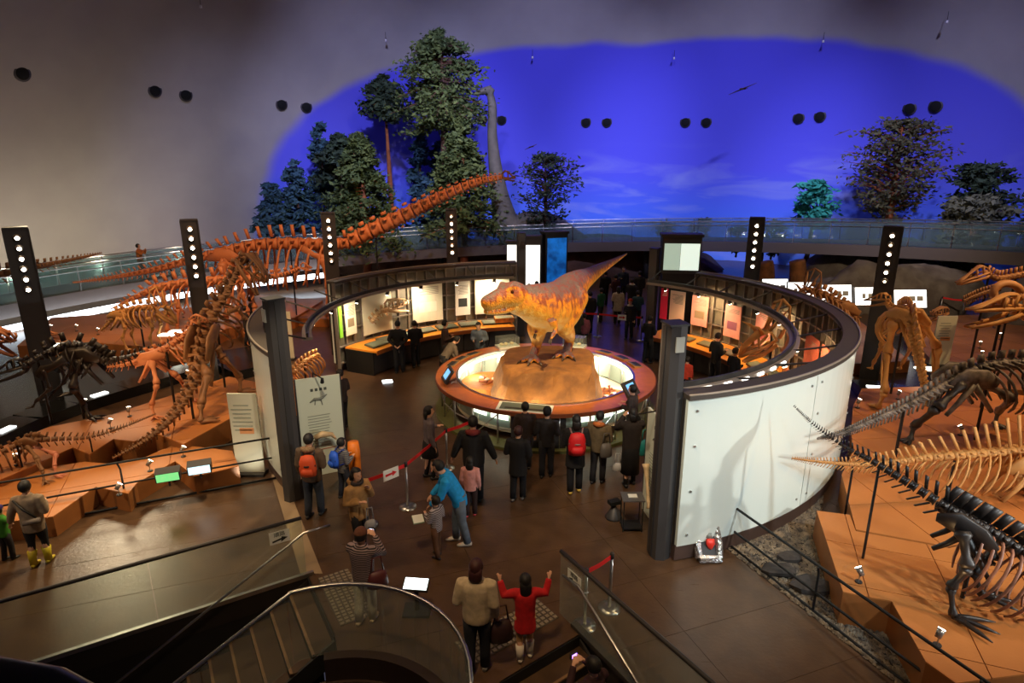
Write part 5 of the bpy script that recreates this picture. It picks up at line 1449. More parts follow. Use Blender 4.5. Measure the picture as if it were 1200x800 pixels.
# --- skull with open jaws and a second skeleton, far right
t = thing('dinosaur_skeleton', 'yellow duckbill skull with open jaws and neck on a steel post', 'skeleton', (14.5, 14.6, .4))
skull(t, 'hadrosaur', V3(1190, 362, 14.4), (-1, -.15, .03), 1.25, BONE_Y, gape=.4)
chain(nk := MB(), [V4(1190, 366, 14.4, .1), V4(1215, 375, 14.4, .1), V4(1250, 372, 14.6, .11)], lambda f: .12, 1.5, 0, 1.8, .5, 0); bones(nk, 'neck', BONE_Y, t)
post(t, V3(1172, 376, 14.4), .4)
t = thing('dinosaur_skeleton', 'tan skeleton with small crested skull and curved neck at the far right', 'skeleton', (15, 16.5, .4))
skull(t, 'hadrosaur', V3(1155, 320, 16.5), (-1, -.1, -.3), .82, BONE_T, gape=.05)
chain(nk := MB(), [V4(1156, 320, 16.5, .08), V4(1168, 326, 16.6, .09), V4(1185, 324, 16.8, .1), V4(1215, 318, 17, .11)], lambda f: .14, 1.5, 0, 1.7, .45, 0); bones(nk, 'neck', BONE_T, t)
bk = MB(); out = chain(bk, [V4(1215, 318, 17, .12), V4(1250, 314, 17.2, .12)], lambda f: .2, 1.5, 0, 1.7, .45, 0); bones(bk, 'back', BONE_T, t)
ribs(t, out, BONE_T, .5, 1.3, .03)
chain(fb := MB(), [V4(1130, 352, 16.2, .05), V4(1150, 344, 16.3, .07), V4(1172, 338, 16.4, .08)], lambda f: .1, 1.2, .1, 1.1, .4, 0)
MB().sweep([V3(1180 + 16 * math.cos(a * .35), 343 + 11 * math.sin(a * .35), 15.6) for a in range(19)], .1, 7).build('hip_ring', BONE_T, t, True)
bones(fb, 'tail', BONE_B, t); post(t, V3(1158, 326, 16.5), .4); post(t, V3(1190, 326, 16.8), .4)
t = thing('dinosaur_skull', 'small pale skull on a thin stand left of the grey text panel', 'skull', (13, 19, .4))
skull(t, 'theropod', V3(1108, 366, 19), (-1, -.3, -.1), .6, BONE_T); post(t, V3(1102, 366, 19), .4, .02)

# --- crouching horned skeleton behind the right drum wall
t = thing('dinosaur_skeleton', 'tan horned skeleton climbing beyond the right drum wall', 'skeleton', (11, 20.5, .4))
bk = MB(); out = chain(bk, [V4(950, 340, 20.5, .13), V4(968, 346, 20.6, .15), V4(985, 358, 20.8, .14), V4(1005, 374, 21, .11)], lambda f: .18, 1.8, 0, 1.6, .5, 0); bones(bk, 'back', BONE_T, t)
ribs(t, out, BONE_T, .45, .9, .035)
skull(t, 'ceratops', V3(948, 344, 20.4), (-.8, -.4, -.3), .8, BONE_T); pelvis(t, BONE_T, V3(988, 362, 20.8), (-1, 0, .3), .8)
for x_, y_, nm in ((955, 350, 'foreleg'), (990, 366, 'hind_leg')):
    for dy in (-.3, .3):
        hp = V3(x_, y_, 20.6) + Vector((0, dy, 0)); bone_leg(t, nm, BONE_T, [hp, hp + Vector((-.25, 0, -.4)), hp + Vector((-.1, 0, -.9)), Vector((hp.x - .2, hp.y, .46))], .1, 4, .18, .4, (-1, -.3, 0))
# --- exhibits inside the drum
t = thing('dinosaur_skull', 'long pale skull with neck bones mounted on the cream board', 'skull', pol(6.6, 141, 1.6))
a_, b_ = pol(6.6, 143.5, 1.75), pol(6.5, 137.5, 1.85)
skull(t, 'theropod', a_.lerp(b_, .45), b_ - a_, .85, M('bone_pale', (214, 184, 140), .5, noise_=(6, .5)), gape=.3)
chain(nk := MB(), [(*a_.lerp(b_, .4), .09), (*a_, .09), (*pol(6.65, 146, 1.5), .09)], lambda f: .12, 1.6, .1, 1.7, .5, 0); bones(nk, 'neck', M('bone_pale', (214, 184, 140), .5), t)
MB().cyl(pol(6.9, 141, 1.7), pol(6.6, 141, 1.75), .03, None, 6).build('wall_bracket', POST, t)
t = thing('dinosaur_skull', 'big orange horned skull with open frill above the right desk', 'skull', pol(6.5, 5, .82))
skull(t, 'ceratops', V3(905, 398, 16.2), (-.9, -.2, -.3), 1.05, BONE_Y); post(t, V3(905, 400, 16.2), .82)
t = thing('leg_bones', 'hanging orange leg bones before the red brown board', 'skeleton', pol(6.4, -5, .0))
bone_leg(t, 'leg', BONE_O, [pol(6.35, -6, 2.3), pol(6.2, -6.5, 1.75), pol(6.3, -6.5, 1.2), pol(6.2, -7, .9)], .12, 3, .2, .5, (-1, 0, 0))
post(t, pol(6.4, -6, 2.3), 0, .02)
t = thing('rib_cage', 'pale skeleton forequarter behind the left information panel', 'skeleton', (-5.2, 15, 0))
bk = MB(); out = chain(bk, [(-5.4, 14.4, 1.5, .07), (-5.3, 14.9, 1.6, .08), (-5.1, 15.5, 1.6, .08)], lambda f: .12, 1.5, 0, 1.8, .5, 0); bones(bk, 'back', BONE_Y, t); ribs(t, out, BONE_Y, .3, .6, .025)
post(t, (-5.3, 14.9, 1.6), .82)

# ================================================================== RAILINGS, STANDS AND SIGNS
def bar_rail(label, pts, h=.95, mid=.5, every=2.2, mat=BLACK, r=.022):
    P = [Vector(p) for p in pts]; t = thing('railing', label, 'railing', P[0])
    MB().sweep([p + Vector((0, 0, h)) for p in P], r, 8).build('top_bar', mat, t, True)
    MB().sweep([p + Vector((0, 0, mid)) for p in P], r * .9, 8).build('middle_bar', mat, t, True)
    MB().sweep([p + Vector((0, 0, .03)) for p in P], r, 6).build('foot_bar', mat, t, True)
    L = sum((b - a).length for a, b in zip(P, P[1:])); n = max(1, int(round(L / every)))
    for i in range(n + 1):
        s = L * i / n
        for a, b in zip(P, P[1:]):
            l = (b - a).length
            if s <= l + 1e-6: q = a.lerp(b, s / l); break
            s -= l
        MB().sweep([q, q + Vector((0, 0, h * .85)), q + Vector((0, 0, h)) + Vector((-.03, -.02, 0))], [.02, .018, .018], 6).build('post', mat, t)
    return t


bar_rail('black bar railing along the gravel bed on the right', [Vector((3.62, 9.72, 0)), Vector((4.95, 6.5, 0)), Vector((6.2, 3.6, 0))], .78, .34, 2.0)
bar_rail('black bar railing between the walkway and the lower platform', [Vector((-4.95, 11.75, 0)), Vector((-7.2, 10.75, 0)), Vector((-9.3, 9.75, 0)), Vector((-12.5, 8.2, 0))], .95, .5, 2.4)


def stanchion(label, p, belt_to=None, h=.95, sign=None):
    p = Vector(p); t = thing('barrier_post', label, 'barrier post', p)
    MB().sweep([p, p + Vector((0, 0, .02)), p + Vector((0, 0, .04))], [.17, .17, .06], 20).build('base', STEEL, t, True)
    MB().cyl(p + Vector((0, 0, .03)), p + Vector((0, 0, h)), .026, None, 10).build('tube', STEEL, t, True)
    MB().sweep([p + Vector((0, 0, h - .08)), p + Vector((0, 0, h)), p + Vector((0, 0, h + .02))], [.034, .034, .022], 10).build('head', CHAR, t, True)
    if belt_to is not None:
        q = Vector(belt_to); a = p + Vector((0, 0, h - .05)); b = q + Vector((0, 0, h - .05)); n = (b - a); s = Vector((-n.y, n.x, 0)).normalized() * .004
        m = a.lerp(b, .5) - Vector((0, 0, .02))
        mb = MB(); P = [a, m, b]
        for x, y in zip(P, P[1:]):
            u = Vector((0, 0, .035)); v = [x - s - u, y - s - u, y - s + u, x - s + u, x + s - u, y + s - u, y + s + u, x + s + u]
            mb.add(v, [(0, 1, 2, 3), (5, 4, 7, 6), (3, 2, 6, 7), (1, 0, 4, 5), (0, 3, 7, 4), (2, 1, 5, 6)])
        mb.build('belt', M('belt_red', (214, 30, 34), .5), t)
        if sign:
            f = sign; c = a.lerp(b, f) - Vector((0, 0, .05)) - Vector((0, .012, 0)); x = (b - a).normalized()
            cd_ = MB().obox(c, x * .17, (0, .003, 0), (0, 0, .11)).build('sign_card', WHITEP, t)
            if sign < .9:
                A = lambda u, v: c + x * u + Vector((0, -.006, v))
                mb = MB(); mb.add([A(-.12, -.03), A(.03, -.02), A(.03, -.06), A(.13, .0), A(.03, .055), A(.03, .02), A(-.12, .02)], [(0, 1, 2, 3, 4, 5, 6)]); mb.build('arrow', M('belt_red', (214, 30, 34), .5), cd_)
            else:
                MB().obox(c + Vector((0, -.006, -.01)), x * .12, (0, .002, 0), (0, 0, .035)).build('red_print', M('belt_red', (214, 30, 34), .5), cd_)
    return t


s1, s2 = on_level(478, 594), on_level(524, 549)
stanchion('steel barrier post with red belt beside the tan coat woman', s1, s2 + Vector((0, 0, 0)))
stanchion('steel barrier post behind the man bending to the child', s2, s2 + Vector((.55, .55, 0)))
ex = s1 + Vector((-.62, -.62, 0))
stanchion('steel barrier post hidden by the tan coat, arrow card on its belt', ex, s1, sign=.62)
s3, s4 = on_level(685, 733), on_level(714, 713)
stanchion('front one of two steel barrier posts behind the stair glass', s3, s4)
stanchion('rear one of two steel barrier posts behind the stair glass', s4)
b1, b2, b3 = Vector((2.6, 21.2, 0)), Vector((3.5, 22.3, 0)), Vector((4.9, 21.4, 0))
b1 = on_level(681, 396); b2 = on_level(700, 394); b3 = on_level(751, 399)
stanchion('slim barrier post with red belt across the back passage', b2, b3, sign=.55)
stanchion('slim barrier post at the right end of the passage belt', b3)
stanchion('slim barrier post at the left end of the passage belt', on_level(676, 392), b2)
r1, r2 = on_level(1100, 352), on_level(1124, 356)
stanchion('barrier post with red belt before the rock wall', on_level(1100, 372, 0), on_level(1126, 376, 0)); stanchion('barrier post by the rock wall at the right belt end', on_level(1126, 376, 0))


def info_panel(label, c, right, w_, h, pict, frame=DARKM, lines=(.5, .25)):
    c = Vector(c); right = Vector(right).normalized(); nrm = right.cross(Vector((0, 0, 1)))
    if nrm.y > 0: nrm = -nrm
    t = thing('information_panel', label, 'panel', c)
    MB().obox(c + Vector((0, 0, h / 2)), right * (w_ / 2), nrm * .02, (0, 0, h / 2)).build('board', M('panel_greenish', (206, 214, 196), .4), t)
    for k in (-1, 1): MB().obox(c + right * (k * (w_ / 2 + .015)) + Vector((0, 0, h / 2)), right * .015, nrm * .025, (0, 0, h / 2)).build('edge', frame, t)
    f = lambda u, v: c + right * u + Vector((0, 0, v)) + nrm * .024
    for k in range(4): MB().obox(f(-.14 + k * .09, h * .88), right * .028, nrm * .002, (0, 0, .03)).build('heading_mark', M('print_dark', (70, 78, 70), .6), t)
    mb = MB()
    mb.sweep([f(-.2, h * .76), f(-.1, h * .79), f(.02, h * .785), f(.16, h * .82)], [.012, .03, .035, .01], 6); mb.sweep([f(-.08, h * .78), f(-.1, h * .73)], .012, 5); mb.sweep([f(.03, h * .78), f(.05, h * .72)], .012, 5)
    mb.build('drawing', M('print_grey', (112, 118, 108), .6), t)
    for k in range(11):
        v = h * (.62 - .028 * k - (.03 if k > 6 else 0)); wl = w_ * rnd.uniform(.2, .3)
        MB().obox(f(-.02 - (w_ * .3 - wl) * .6, v), right * wl, nrm * .002, (0, 0, .009)).build('text_line', M('print_faint', (150, 158, 144), .6), t)
    MB().obox(f(0, h * .27), right * (w_ * .26), nrm * .002, (0, 0, .01)).build('text_line', M('print_red', (170, 110, 90), .6), t)
    # lamp arm on top
    a = c + right * (-w_ * .1) + Vector((0, 0, h)); b = a + nrm * .45 + right * .12 + Vector((0, 0, .1))
    ar = MB().sweep([a, a + Vector((0, 0, .1)), b], .014, 6).build('lamp_arm', BLACK, t)
    MB().cyl(b, b + Vector((0, 0, -.1)) - nrm * .05, .03, .04, 8).build('lamp_head', BLACK, ar)
    return t


info_panel('tall greenish panel with skeleton drawing behind the backpack visitors', (-4.02, 11.98, 0), (.86, .42, 0), .88, 2.2, 0)
info_panel('tall greenish panel with mounted bone beside the right pillar', (2.62, 10.05, 0), (.16, -1, 0), 1.05, 2.1, 0)
bn = thing('mounted_bone', 'pale long bone mounted on the right information panel', 'bone', (2.45, 9.8, .6))
MB().sweep([(2.46, 10.22, 1.12), (2.46, 10.17, 1.05), (2.46, 10.0, .78), (2.46, 9.82, .5), (2.46, 9.79, .46)], [.075, .05, .028, .035, .05], 8).build('shaft', M('bone_pale', (214, 184, 140), .5), bn, True)
MB().cyl((2.46, 10.0, .78), (2.6, 10.0, .78), .015, None, 6).build('pin', STEEL, bn)
bn = thing('mounted_bone', 'pale claw-shaped bone mounted low on the left information panel', 'bone', (-3.95, 11.8, .6))
MB().sweep([(-4.1, 11.72, .95), (-3.95, 11.76, 1.02), (-3.78, 11.84, .98), (-3.7, 11.87, .85)], [.06, .07, .05, .015], 8).build('shaft', M('bone_pale', (214, 184, 140), .5), bn, True)
MB().cyl((-3.93, 11.77, 1.0), (-3.97, 11.95, 1.0), .015, None, 6).build('pin', STEEL, bn)


def pedestal(p):
    p = Vector(p); t = thing('metal_stand', 'thin black metal stand with small label beside the mounted bone', 'stand', p)
    for x in (-.17, .17):
        for y in (-.14, .14): MB().cyl(p + Vector((x, y, 0)), p + Vector((x, y, .62)), .01, None, 5).build('leg', BLACK, t)
    MB().box(p + Vector((0, 0, .63)), (.4, .34, .02)).build('top', M('stand_top', (120, 118, 116), .3, .5), t)
    MB().box(p + Vector((0, 0, .06)), (.36, .3, .02)).build('shelf', BLACK, t)
    MB().box(p + Vector((0, 0, .65)), (.16, .12, .01)).build('label_card', WHITEP, t)


pedestal((2.18, 9.9, 0))
t = thing('bone_stand', 'small dark tripod stand with a black block near the right panel', 'stand', (1.92, 10.25, 0))
MB().sweep([(1.92, 10.25, 0), (1.92, 10.25, .03), (1.92, 10.25, .28)], [.17, .15, .02], 14).build('cone', DARKM, t, True); MB().box((1.92, 10.25, .32), (.22, .14, .07), .4).build('block', BLACK, t)


def silver_figure(p):
    """low crumpled silver wrapped box with a red heart-shaped inset"""
    p = Vector(p); t = thing('silver_display', 'crumpled silver wrapped display box with a red inset by the pillar', 'display', p)
    foil = M('silver_foil', (225, 225, 225), .22, .9, bump=(14, .9))
    mb = MB(); n = 10; L = Vector((0, .22, .32)); Rt = Vector((.17, 0, 0))
    for sx in (-1, 1): mb.sweep([p + Rt * sx + Vector((0, -.12, .06)), p + Rt * (sx * 1.05) + Vector((0, .02, .26)), p + Rt * (sx * .95) + Vector((0, .16, .5))], [(.05, .07), (.055, .08), (.06, .07)], 8)
    mb.sweep([p + Rt * -1.1 + Vector((0, -.14, .07)), p + Rt * 1.1 + Vector((0, -.14, .07))], [.07, .06], 8); mb.sweep([p + Rt * -1.1 + Vector((0, .18, .52)), p + Rt * 1.1 + Vector((0, .18, .52))], [.055, .06], 8)
    for i, v in enumerate(mb.v): mb.v[i] = tuple(Vector(v) + noise.noise_vector(Vector(v) * 14) * .03)
    mb.build('foil_rim', foil, t, False)
    MB().obox(p + Vector((0, .05, .25)), Rt * .9, Vector((0, .13, .2)), Vector((0, -.03, .02))).build('back', CHAR, t)
    MB().sweep([p + Vector((.02, -.05, .2)), p + Vector((.02, -.03, .28)), p + Vector((.02, 0, .36))], [(.03, .02), (.075, .03), (.07, .02)], 8).build('red_inset', M('inset_red', (220, 50, 36), .4), t, True)
    MB().sweep([p + Vector((.0, .03, .36)), p + Vector((.0, .06, .44))], [(.06, .03), (.05, .02)], 8).build('grey_inset', M('inset_grey', (120, 126, 120), .4), t, True)


silver_figure(on_level(829, 653))

# lit reading stand by the stairs
p = on_level(489, 716)
t = thing('reading_stand', 'small black stand with a glowing white top behind the stair glass', 'sign stand', p)
MB().cyl(p, p + Vector((0, 0, .42)), .035, None, 8).build('stem', BLACK, t); MB().box(p + Vector((0, 0, .02)), (.4, .3, .04)).build('base', BLACK, t)
MB().obox(p + Vector((0, 0, .46)), (.19, -.02, 0), (.01, .09, .04), (0, -.01, .02)).build('case', BLACK, t); MB().obox(p + Vector((0, -.004, .482)), (.17, -.018, 0), (.009, .08, .035), (0, -.002, .004)).build('glowing_top', M('lit_white_hot', (235, 250, 250), .4, emit=2.4), t)
# patch of light on the floor, put in as a thin glowing plate
c = on_level(454, 447); tag(MB().box(c + Vector((0, 0, .01)), (.3, .22, .03), .3).build('floor_light_patch', M('light_patch_glow', (235, 248, 255), .4, emit=2.5)), 'small glowing plate standing for a patch of light on the floor by the desk', 'light patch')

# panels among the skeletons
def lectern_board(label, c, w_, h, tilt=0, mat=None):
    c = Vector(c); t = thing('information_panel', label, 'panel', c)
    MB().obox(c + Vector((0, 0, h / 2)), (w_ / 2, 0, 0), (0, .02, 0), (0, 0, h / 2)).build('board', mat or M('panel_pale', (206, 206, 186), .4), t)
    for k in range(7): MB().obox(c + Vector((-w_ * .06, -.023, h * (.86 - .05 * k))), (w_ * rnd.uniform(.2, .36), 0, 0), (0, .003, 0), (0, 0, .012)).build('text_line', M('print_faint', (150, 158, 144), .6), t)
    MB().obox(c + Vector((w_ * .05, -.023, h * .55)), (w_ * .25, 0, 0), (0, .003, 0), (0, 0, h * .035)).build('picture', M('print_orange', (214, 150, 100), .6), t)
    MB().box(c + Vector((0, 0, .03)), (w_ * 1.05, .3, .06)).build('foot', CHAR, t)


lectern_board('pale text panel between the left platforms and the drum', (-5.62, 11.95, 0), .6, 1.85)
spot((-5.5, 11.3, .15), (-5.62, 11.95, .6), 6, (255, 245, 220), 90, .8, .03)
lectern_board('pale grey text panel on the far right platform', (13.3, 18.2, .42), .6, 1.6)
lectern_board('pale text panel beyond the left drum wall', (-7.8, 20.2, 0), .6, 1.7)
for (x_, y_), m_, lab in (((196, 572), M('sign_green_lit', (110, 200, 120), .4, noise_=(9, .8), alt=(200, 190, 120), emit=.7), 'lit green picture label on the lower left platform edge'),
                          ((233, 563), M('sign_blue_lit', (190, 225, 235), .4, noise_=(6, .6), alt=(90, 150, 180), emit=.9), 'lit pale blue picture label on the lower left platform edge')):
    c = on_level(x_, y_, .4) + Vector((.0, .1, 0)); c.z = .4
    t = thing('picture_label', lab, 'label', c)
    MB().obox(c + Vector((0, 0, .25)), (.2, .08, 0), (.02, -.04, .11), (.03, -.08, -.03)).build('case', CHAR, t)
    MB().obox(c + Vector((.03, -.085, .222)), (.18, .072, 0), (.018, -.035, .095), (.001, -.004, -.001)).build('picture', m_, t)
    MB().cyl(c, c + Vector((0, 0, .25)), .02, None, 6).build('stem', CHAR, t)

# little spotlights standing on the platforms
def floor_spot(p, d, label, group, power=0):
    p = Vector(p); d = Vector(d).normalized(); t = thing('floor_spotlight', label, 'spotlight', p, 0, group)
    MB().cyl(p, p + Vector((0, 0, .02)), .05, None, 10).build('base', CHAR, t); MB().cyl(p, p + Vector((0, 0, .16)), .01, None, 6).build('stem', STEEL, t)
    q = p + Vector((0, 0, .18)); MB().cyl(q - d * .06, q + d * .06, .035, .05, 10).build('head', M('lamp_ring', (150, 140, 130), .3, .6), t, True)
    MB().cyl(q + d * .058, q + d * .068, .045, None, 10).build('lens', LENS, t)
    if power: spot(q + d * .1, q + d * 3 + Vector((0, 0, .3)), power, WARM, 70, .7, .04)


LS = [(130, 502, .55), (152, 488, .55), (210, 486, .55), (186, 456, .3), (220, 443, .3), (250, 440, .3), (100, 478, .55), (20, 545, .55)]
for i, (a_, b_, z) in enumerate(LS):
    floor_spot(on_level(a_, b_, z), (.2 * (-1) ** i, .6, .9), 'small bright spotlight standing on the upper left platform', 'spotlights on the upper left platform', 18 if i % 2 == 0 else 0)
for i, (a_, b_) in enumerate(((140, 580), (176, 552), (215, 535))):
    floor_spot(on_level(a_, b_, .4), (.4, .8, .8), 'small spotlight standing on the lower left platform', 'spotlights on the lower left platform', 10 if i == 1 else 0)
for i, (a_, b_, z) in enumerate(((993, 462, .55), (1052, 468, .55), (1006, 682, .55), (1098, 756, .55), (1125, 510, .55), (1005, 478, .55))):
    floor_spot(on_level(a_, b_, z), (.5, .3, .8) if i % 2 else (-.3, .7, .8), 'small bright spotlight standing on the right platforms', 'spotlights on the right platforms', 16 if i in (0, 2, 3, 4) else 0)
for i, (a_, b_) in enumerate(((60, 388), (90, 388), (115, 392), (215, 372), (255, 372))):
    floor_spot(on_level(a_, b_, .45), (.2, .5, .9), 'tiny bright spotlight on the back left platform', 'spotlights on the back platform', 12 if i % 2 else 0)
for i, (a_, b_) in enumerate(((1148, 408), (1150, 420), (1165, 384), (1172, 398))):
    floor_spot(on_level(a_, b_, .42), (.2, .5, .9), 'tiny bright spotlight on the far right platform', 'spotlights on the far right platform', 12 if i % 2 else 0)
# lit label tops
for i, (a_, b_, z) in enumerate(((255, 345, .9), (262, 357, .9), (196, 392, .9), (208, 388, .9), (58, 404, .9), (1085, 432, .9))):
    c = on_level(a_, b_, z); t = thing('lit_label', 'small glowing caption table among the far exhibits', 'label', (c.x, c.y, 0), 0, 'glowing caption tables')
    MB().box(c + Vector((0, 0, .0)), (.5, .3, .04)).build('glowing_top', M('caption_glow', (240, 245, 225), .4, emit=1.8), t); MB().cyl((c.x, c.y, 0), c, .03, None, 6).build('stem', CHAR, t)

# white light tables before the rocks, far right
for i, (a_, b_) in enumerate(((908, 337), (938, 341), (980, 344), (1018, 347), (1066, 350))):
    c = at_depth(a_, b_, 24.5 - i * .25); w_ = (1.1, 1.1, 1.25, 1.2, 1.35)[i]
    t = thing('light_table', 'tilted white light table, %s from the two tree trunks, before the rock wall' % ORD[i], 'light table', (c.x, c.y, 0), 0, 'light tables before the rock wall')
    MB().obox(c, (w_ / 2, .02 * w_, 0), (0, .12, .36), (0, -.04, .013)).build('case', CHAR, t)
    MB().obox(c + Vector((0, -.045, .012)), (w_ / 2 * .95, .019 * w_, 0), (0, .11, .33), (0, -.005, .0017)).build('glowing_sheet', M('table_glow', (248, 250, 248), .4, emit=.9), t)
    for k in (-.25, .05, .3): MB().obox(c + Vector((w_ * k * .9, -.055, .02)), (w_ * .09, 0, 0), (0, .03, .09), (0, -.004, .001)).build('picture', M('photo_grey', (130, 130, 126), .5), t)
    for k in (-.4, .4): MB().cyl((c.x + w_ * k, c.y + .1, 0), (c.x + w_ * k, c.y + .05, c.z), .03, None, 6).build('leg', CHAR, t)


# ================================================================== DIORAMA BEHIND THE RAMP
def lump(name, label, c, r, mat, cat='rock', amp=.25, n=16, m=9, group=None, fr=.8):
    mb = MB(); mb.ell(c, r, n, m)
    for i, v in enumerate(mb.v):
        V_ = Vector(v); mb.v[i] = tuple(V_ + noise.noise_vector(V_ * fr) * amp + noise.noise_vector(V_ * fr * 3) * amp * .4)
    return tag(mb.build(name, mat, None, True), label, cat, group)


ROCK = M('grey_rock', (128, 118, 106), .9, noise_=(1.2, .8), alt=(78, 66, 58), bump=(4, .8))
ROCKB = M('brown_rock', (120, 84, 62), .9, noise_=(1.2, .8), alt=(70, 50, 40), bump=(4, .8))
lump('rock_wall', 'long grey boulder wall behind the light tables', (18.0, 28.0, .6), (3.6, 1.2, 1.6), ROCK, 'rock', .5, 24, 12)
lump('rock_wall', 'tan boulder left of the grey rock wall', (15.6, 28.0, .2), (1.5, 1.0, 1.3), ROCK, 'rock', .45, 20, 10)
lump('rock_wall', 'grey boulder at the far right below the ramp', (21.3, 24.3, .5), (1.8, 1.3, 1.7), ROCK, 'rock', .45, 20, 10)
lump('ground_mound', 'brown earth mound seen under the ramp behind the passage', (5.5, 39.5, 0), (8, 2.5, 2.2), ROCKB, 'mound', .5, 24, 8)
lump('ground_mound', 'brown earth bank under the pines', (-6, 40.5, 0), (9, 3, 2.0), ROCKB, 'mound', .5, 24, 8)
lump('ground_mound', 'grey earth bank with plants at the right of the diorama', (20.3, 33.2, .4), (4.2, 2.4, 2.4), ROCK, 'mound', .5, 24, 8)
for x_, y_, h_ in ((12.2, 29.2, 2.0), (13.9, 29.6, 2.1)):
    mb = MB(); q = crom([(x_, y_, 0, .62), (x_ + .05, y_, .8, .42), (x_, y_, 1.6, .38), (x_ - .1, y_, 2.05, .36)], .25)
    mb.sweep([p[:3] for p in q], [p[3] for p in q], 12)
    for k in range(5): a_ = k * 1.3; mb.sweep([(x_, y_, .7), (x_ + math.cos(a_) * .9, y_ + math.sin(a_) * .9, .2), (x_ + math.cos(a_) * 1.5, y_ + math.sin(a_) * 1.5, 0)], [.3, .2, .08], 6)
    tag(mb.build('tree_stump', M('bark_lit', (150, 96, 52), .9, noise_=(3, .7), bump=(12, .7)), None, True), 'thick buttressed tree trunk seen below the ramp', 'tree trunk', 'trunks below the ramp')  # light on the trunks is put into this brighter bark colour


def tree(label, base, h, tr, crown, leaf, mat, bark, nb=60, per=60, shape='cone', group=None, droop=.2, name='tree', seed=0, trunk_to=1.0):
    """trunk, branches and loose leaves along them"""
    g = random.Random(seed + int(abs(base[0]) * 100) + int(h * 10)); base = Vector(base)
    t = thing(name, label, 'tree', base, 0, group)
    tp = crom([(base.x, base.y, base.z, tr), (base.x + .1, base.y, base.z + h * .4, tr * .75), (base.x, base.y, base.z + h * trunk_to, tr * .12)], .6)
    MB().sweep([p[:3] for p in tp], [p[3] for p in tp], 9).build('trunk', bark, t, True)
    br = MB(); lf = MB(); c0, cr = crown
    for i in range(nb):
        f = g.random() ** .9; z = c0 + (1 - c0) * f
        if shape == 'cone': R = cr * (1 - f) ** .8 * (.75 + .35 * g.random()) + .15
        elif shape == 'umbrella': R = cr * (math.sin(math.pi * min(1, f * .8 + .2)) ** .6) * (.5 + .6 * g.random())
        else: R = cr * math.sqrt(max(.05, 1 - (2 * f - 1) ** 2)) * (.5 + .55 * g.random())
        a = g.random() * 6.283; d = Vector((math.cos(a), math.sin(a), 0)); s = base + Vector((0, 0, h * z)); e = s + d * R + Vector((0, 0, -droop * R if shape != 'broad' else .35 * R))
        m = s.lerp(e, .5) + Vector((0, 0, .08 * R)); br.sweep([s, m, e], [tr * .16, tr * .1, tr * .03], 4, cap=False)
        for k in range(per):
            u = .25 + .75 * g.random() ** .7; q = (s.lerp(m, u * 2) if u < .5 else m.lerp(e, u * 2 - 1)) + Vector((g.gauss(0, 1), g.gauss(0, 1), g.gauss(0, .6))) * (.16 * R * .6 + .08)
            A = Vector((g.gauss(0, 1), g.gauss(0, 1), g.gauss(0, .5))).normalized(); B = A.cross(Vector((g.gauss(0, 1), g.gauss(0, 1), g.gauss(0, 1)))).normalized()
            L = leaf * (.6 + .8 * g.random()); n0 = len(lf.v)
            lf.v += [tuple(q - A * L), tuple(q + B * L * .42), tuple(q + A * L), tuple(q - B * L * .42)]; lf.f.append((n0, n0 + 1, n0 + 2, n0 + 3))
    br.build('branches', bark, t); o = lf.build('foliage', mat, t); o['kind'] = 'stuff'
    return t


BARK = M('bark_brown', (92, 60, 44), .9, noise_=(3, .7), bump=(10, .6)); BARKO = M('bark_orange', (150, 84, 46), .9, noise_=(3, .6), bump=(10, .6))
LG = M('needle_green', (84, 96, 44), .8, noise_=(2, .7), alt=(40, 62, 30)); LD = M('needle_dark', (48, 66, 44), .8, noise_=(2, .7), alt=(26, 40, 30))
LB = M('needle_haze_blue', (52, 84, 96), .85, noise_=(1, .5), alt=(40, 70, 92)); LO_ = M('leaf_olive', (84, 82, 52), .8, noise_=(2, .7), alt=(50, 52, 36)); LE = M('leaf_teal', (40, 140, 120), .8)
tree('tall pine with wide flat crown towering over the sauropod neck', (-4.1, 38.5, .6), 13.3, .42, (.6, 2.9), .15, LG, BARK, 130, 80, 'umbrella', seed=1)
tree('slim pale-trunked tree left of the tall pine', (-7.9, 40.5, .6), 11.2, .22, (.78, 1.5), .2, LD, BARKO, 60, 45, 'umbrella', seed=2)
tree('bushy green conifer in front left of the tall pine', (-8.6, 36.2, .3), 8.0, .25, (.25, 2.6), .17, LG, BARKO, 120, 80, 'cone', seed=3)
tree('bushy green conifer under the sauropod neck tip', (-2.9, 36.6, .3), 8.7, .26, (.3, 2.5), .17, LG, BARKO, 120, 80, 'cone', seed=4)
tree('round-topped green tree behind the bushy conifer', (-10.3, 38.2, .3), 8.0, .22, (.5, 1.6), .2, LD, BARK, 60, 50, 'umbrella', seed=5)
for i, (x_, y_, h_) in enumerate(((-12.0, 40.2, 8.6), (-13.4, 39, 6.4), (-10.9, 41.5, 8.0), (-6.2, 42.5, 8.2), (-4.9, 43, 7.6), (-14.5, 38, 5.0))):  # mural trees built solid, the painted haze kept as leaf colour
    tree(('tallest misty blue mural conifer, second from the plain wall', 'short misty blue mural conifer nearest the plain wall', 'misty blue mural conifer behind the round-topped green tree', 'misty blue mural conifer seen between both bushy conifers', 'misty blue mural conifer behind the tall pine trunk', 'lowest misty blue mural conifer at the edge of the painted sky')[i], (x_, y_, .4), h_, .16, (.1, 1.5), .24, LB, BARK, 60, 45, 'cone', 'misty mural conifers by the wall', seed=10 + i)
tree('bare-looking dark broadleaf tree right of the sauropod head', (1.9, 36.8, .4), 6.6, .18, (.35, 2.3), .13, LD, BARK, 90, 26, 'broad', seed=20)
tree('large thin-leaved tree on the right beside the lamp column', (20.0, 33.2, 1.2), 7.4, .24, (.3, 2.6), .14, LO_, BARKO, 130, 30, 'broad', seed=21)
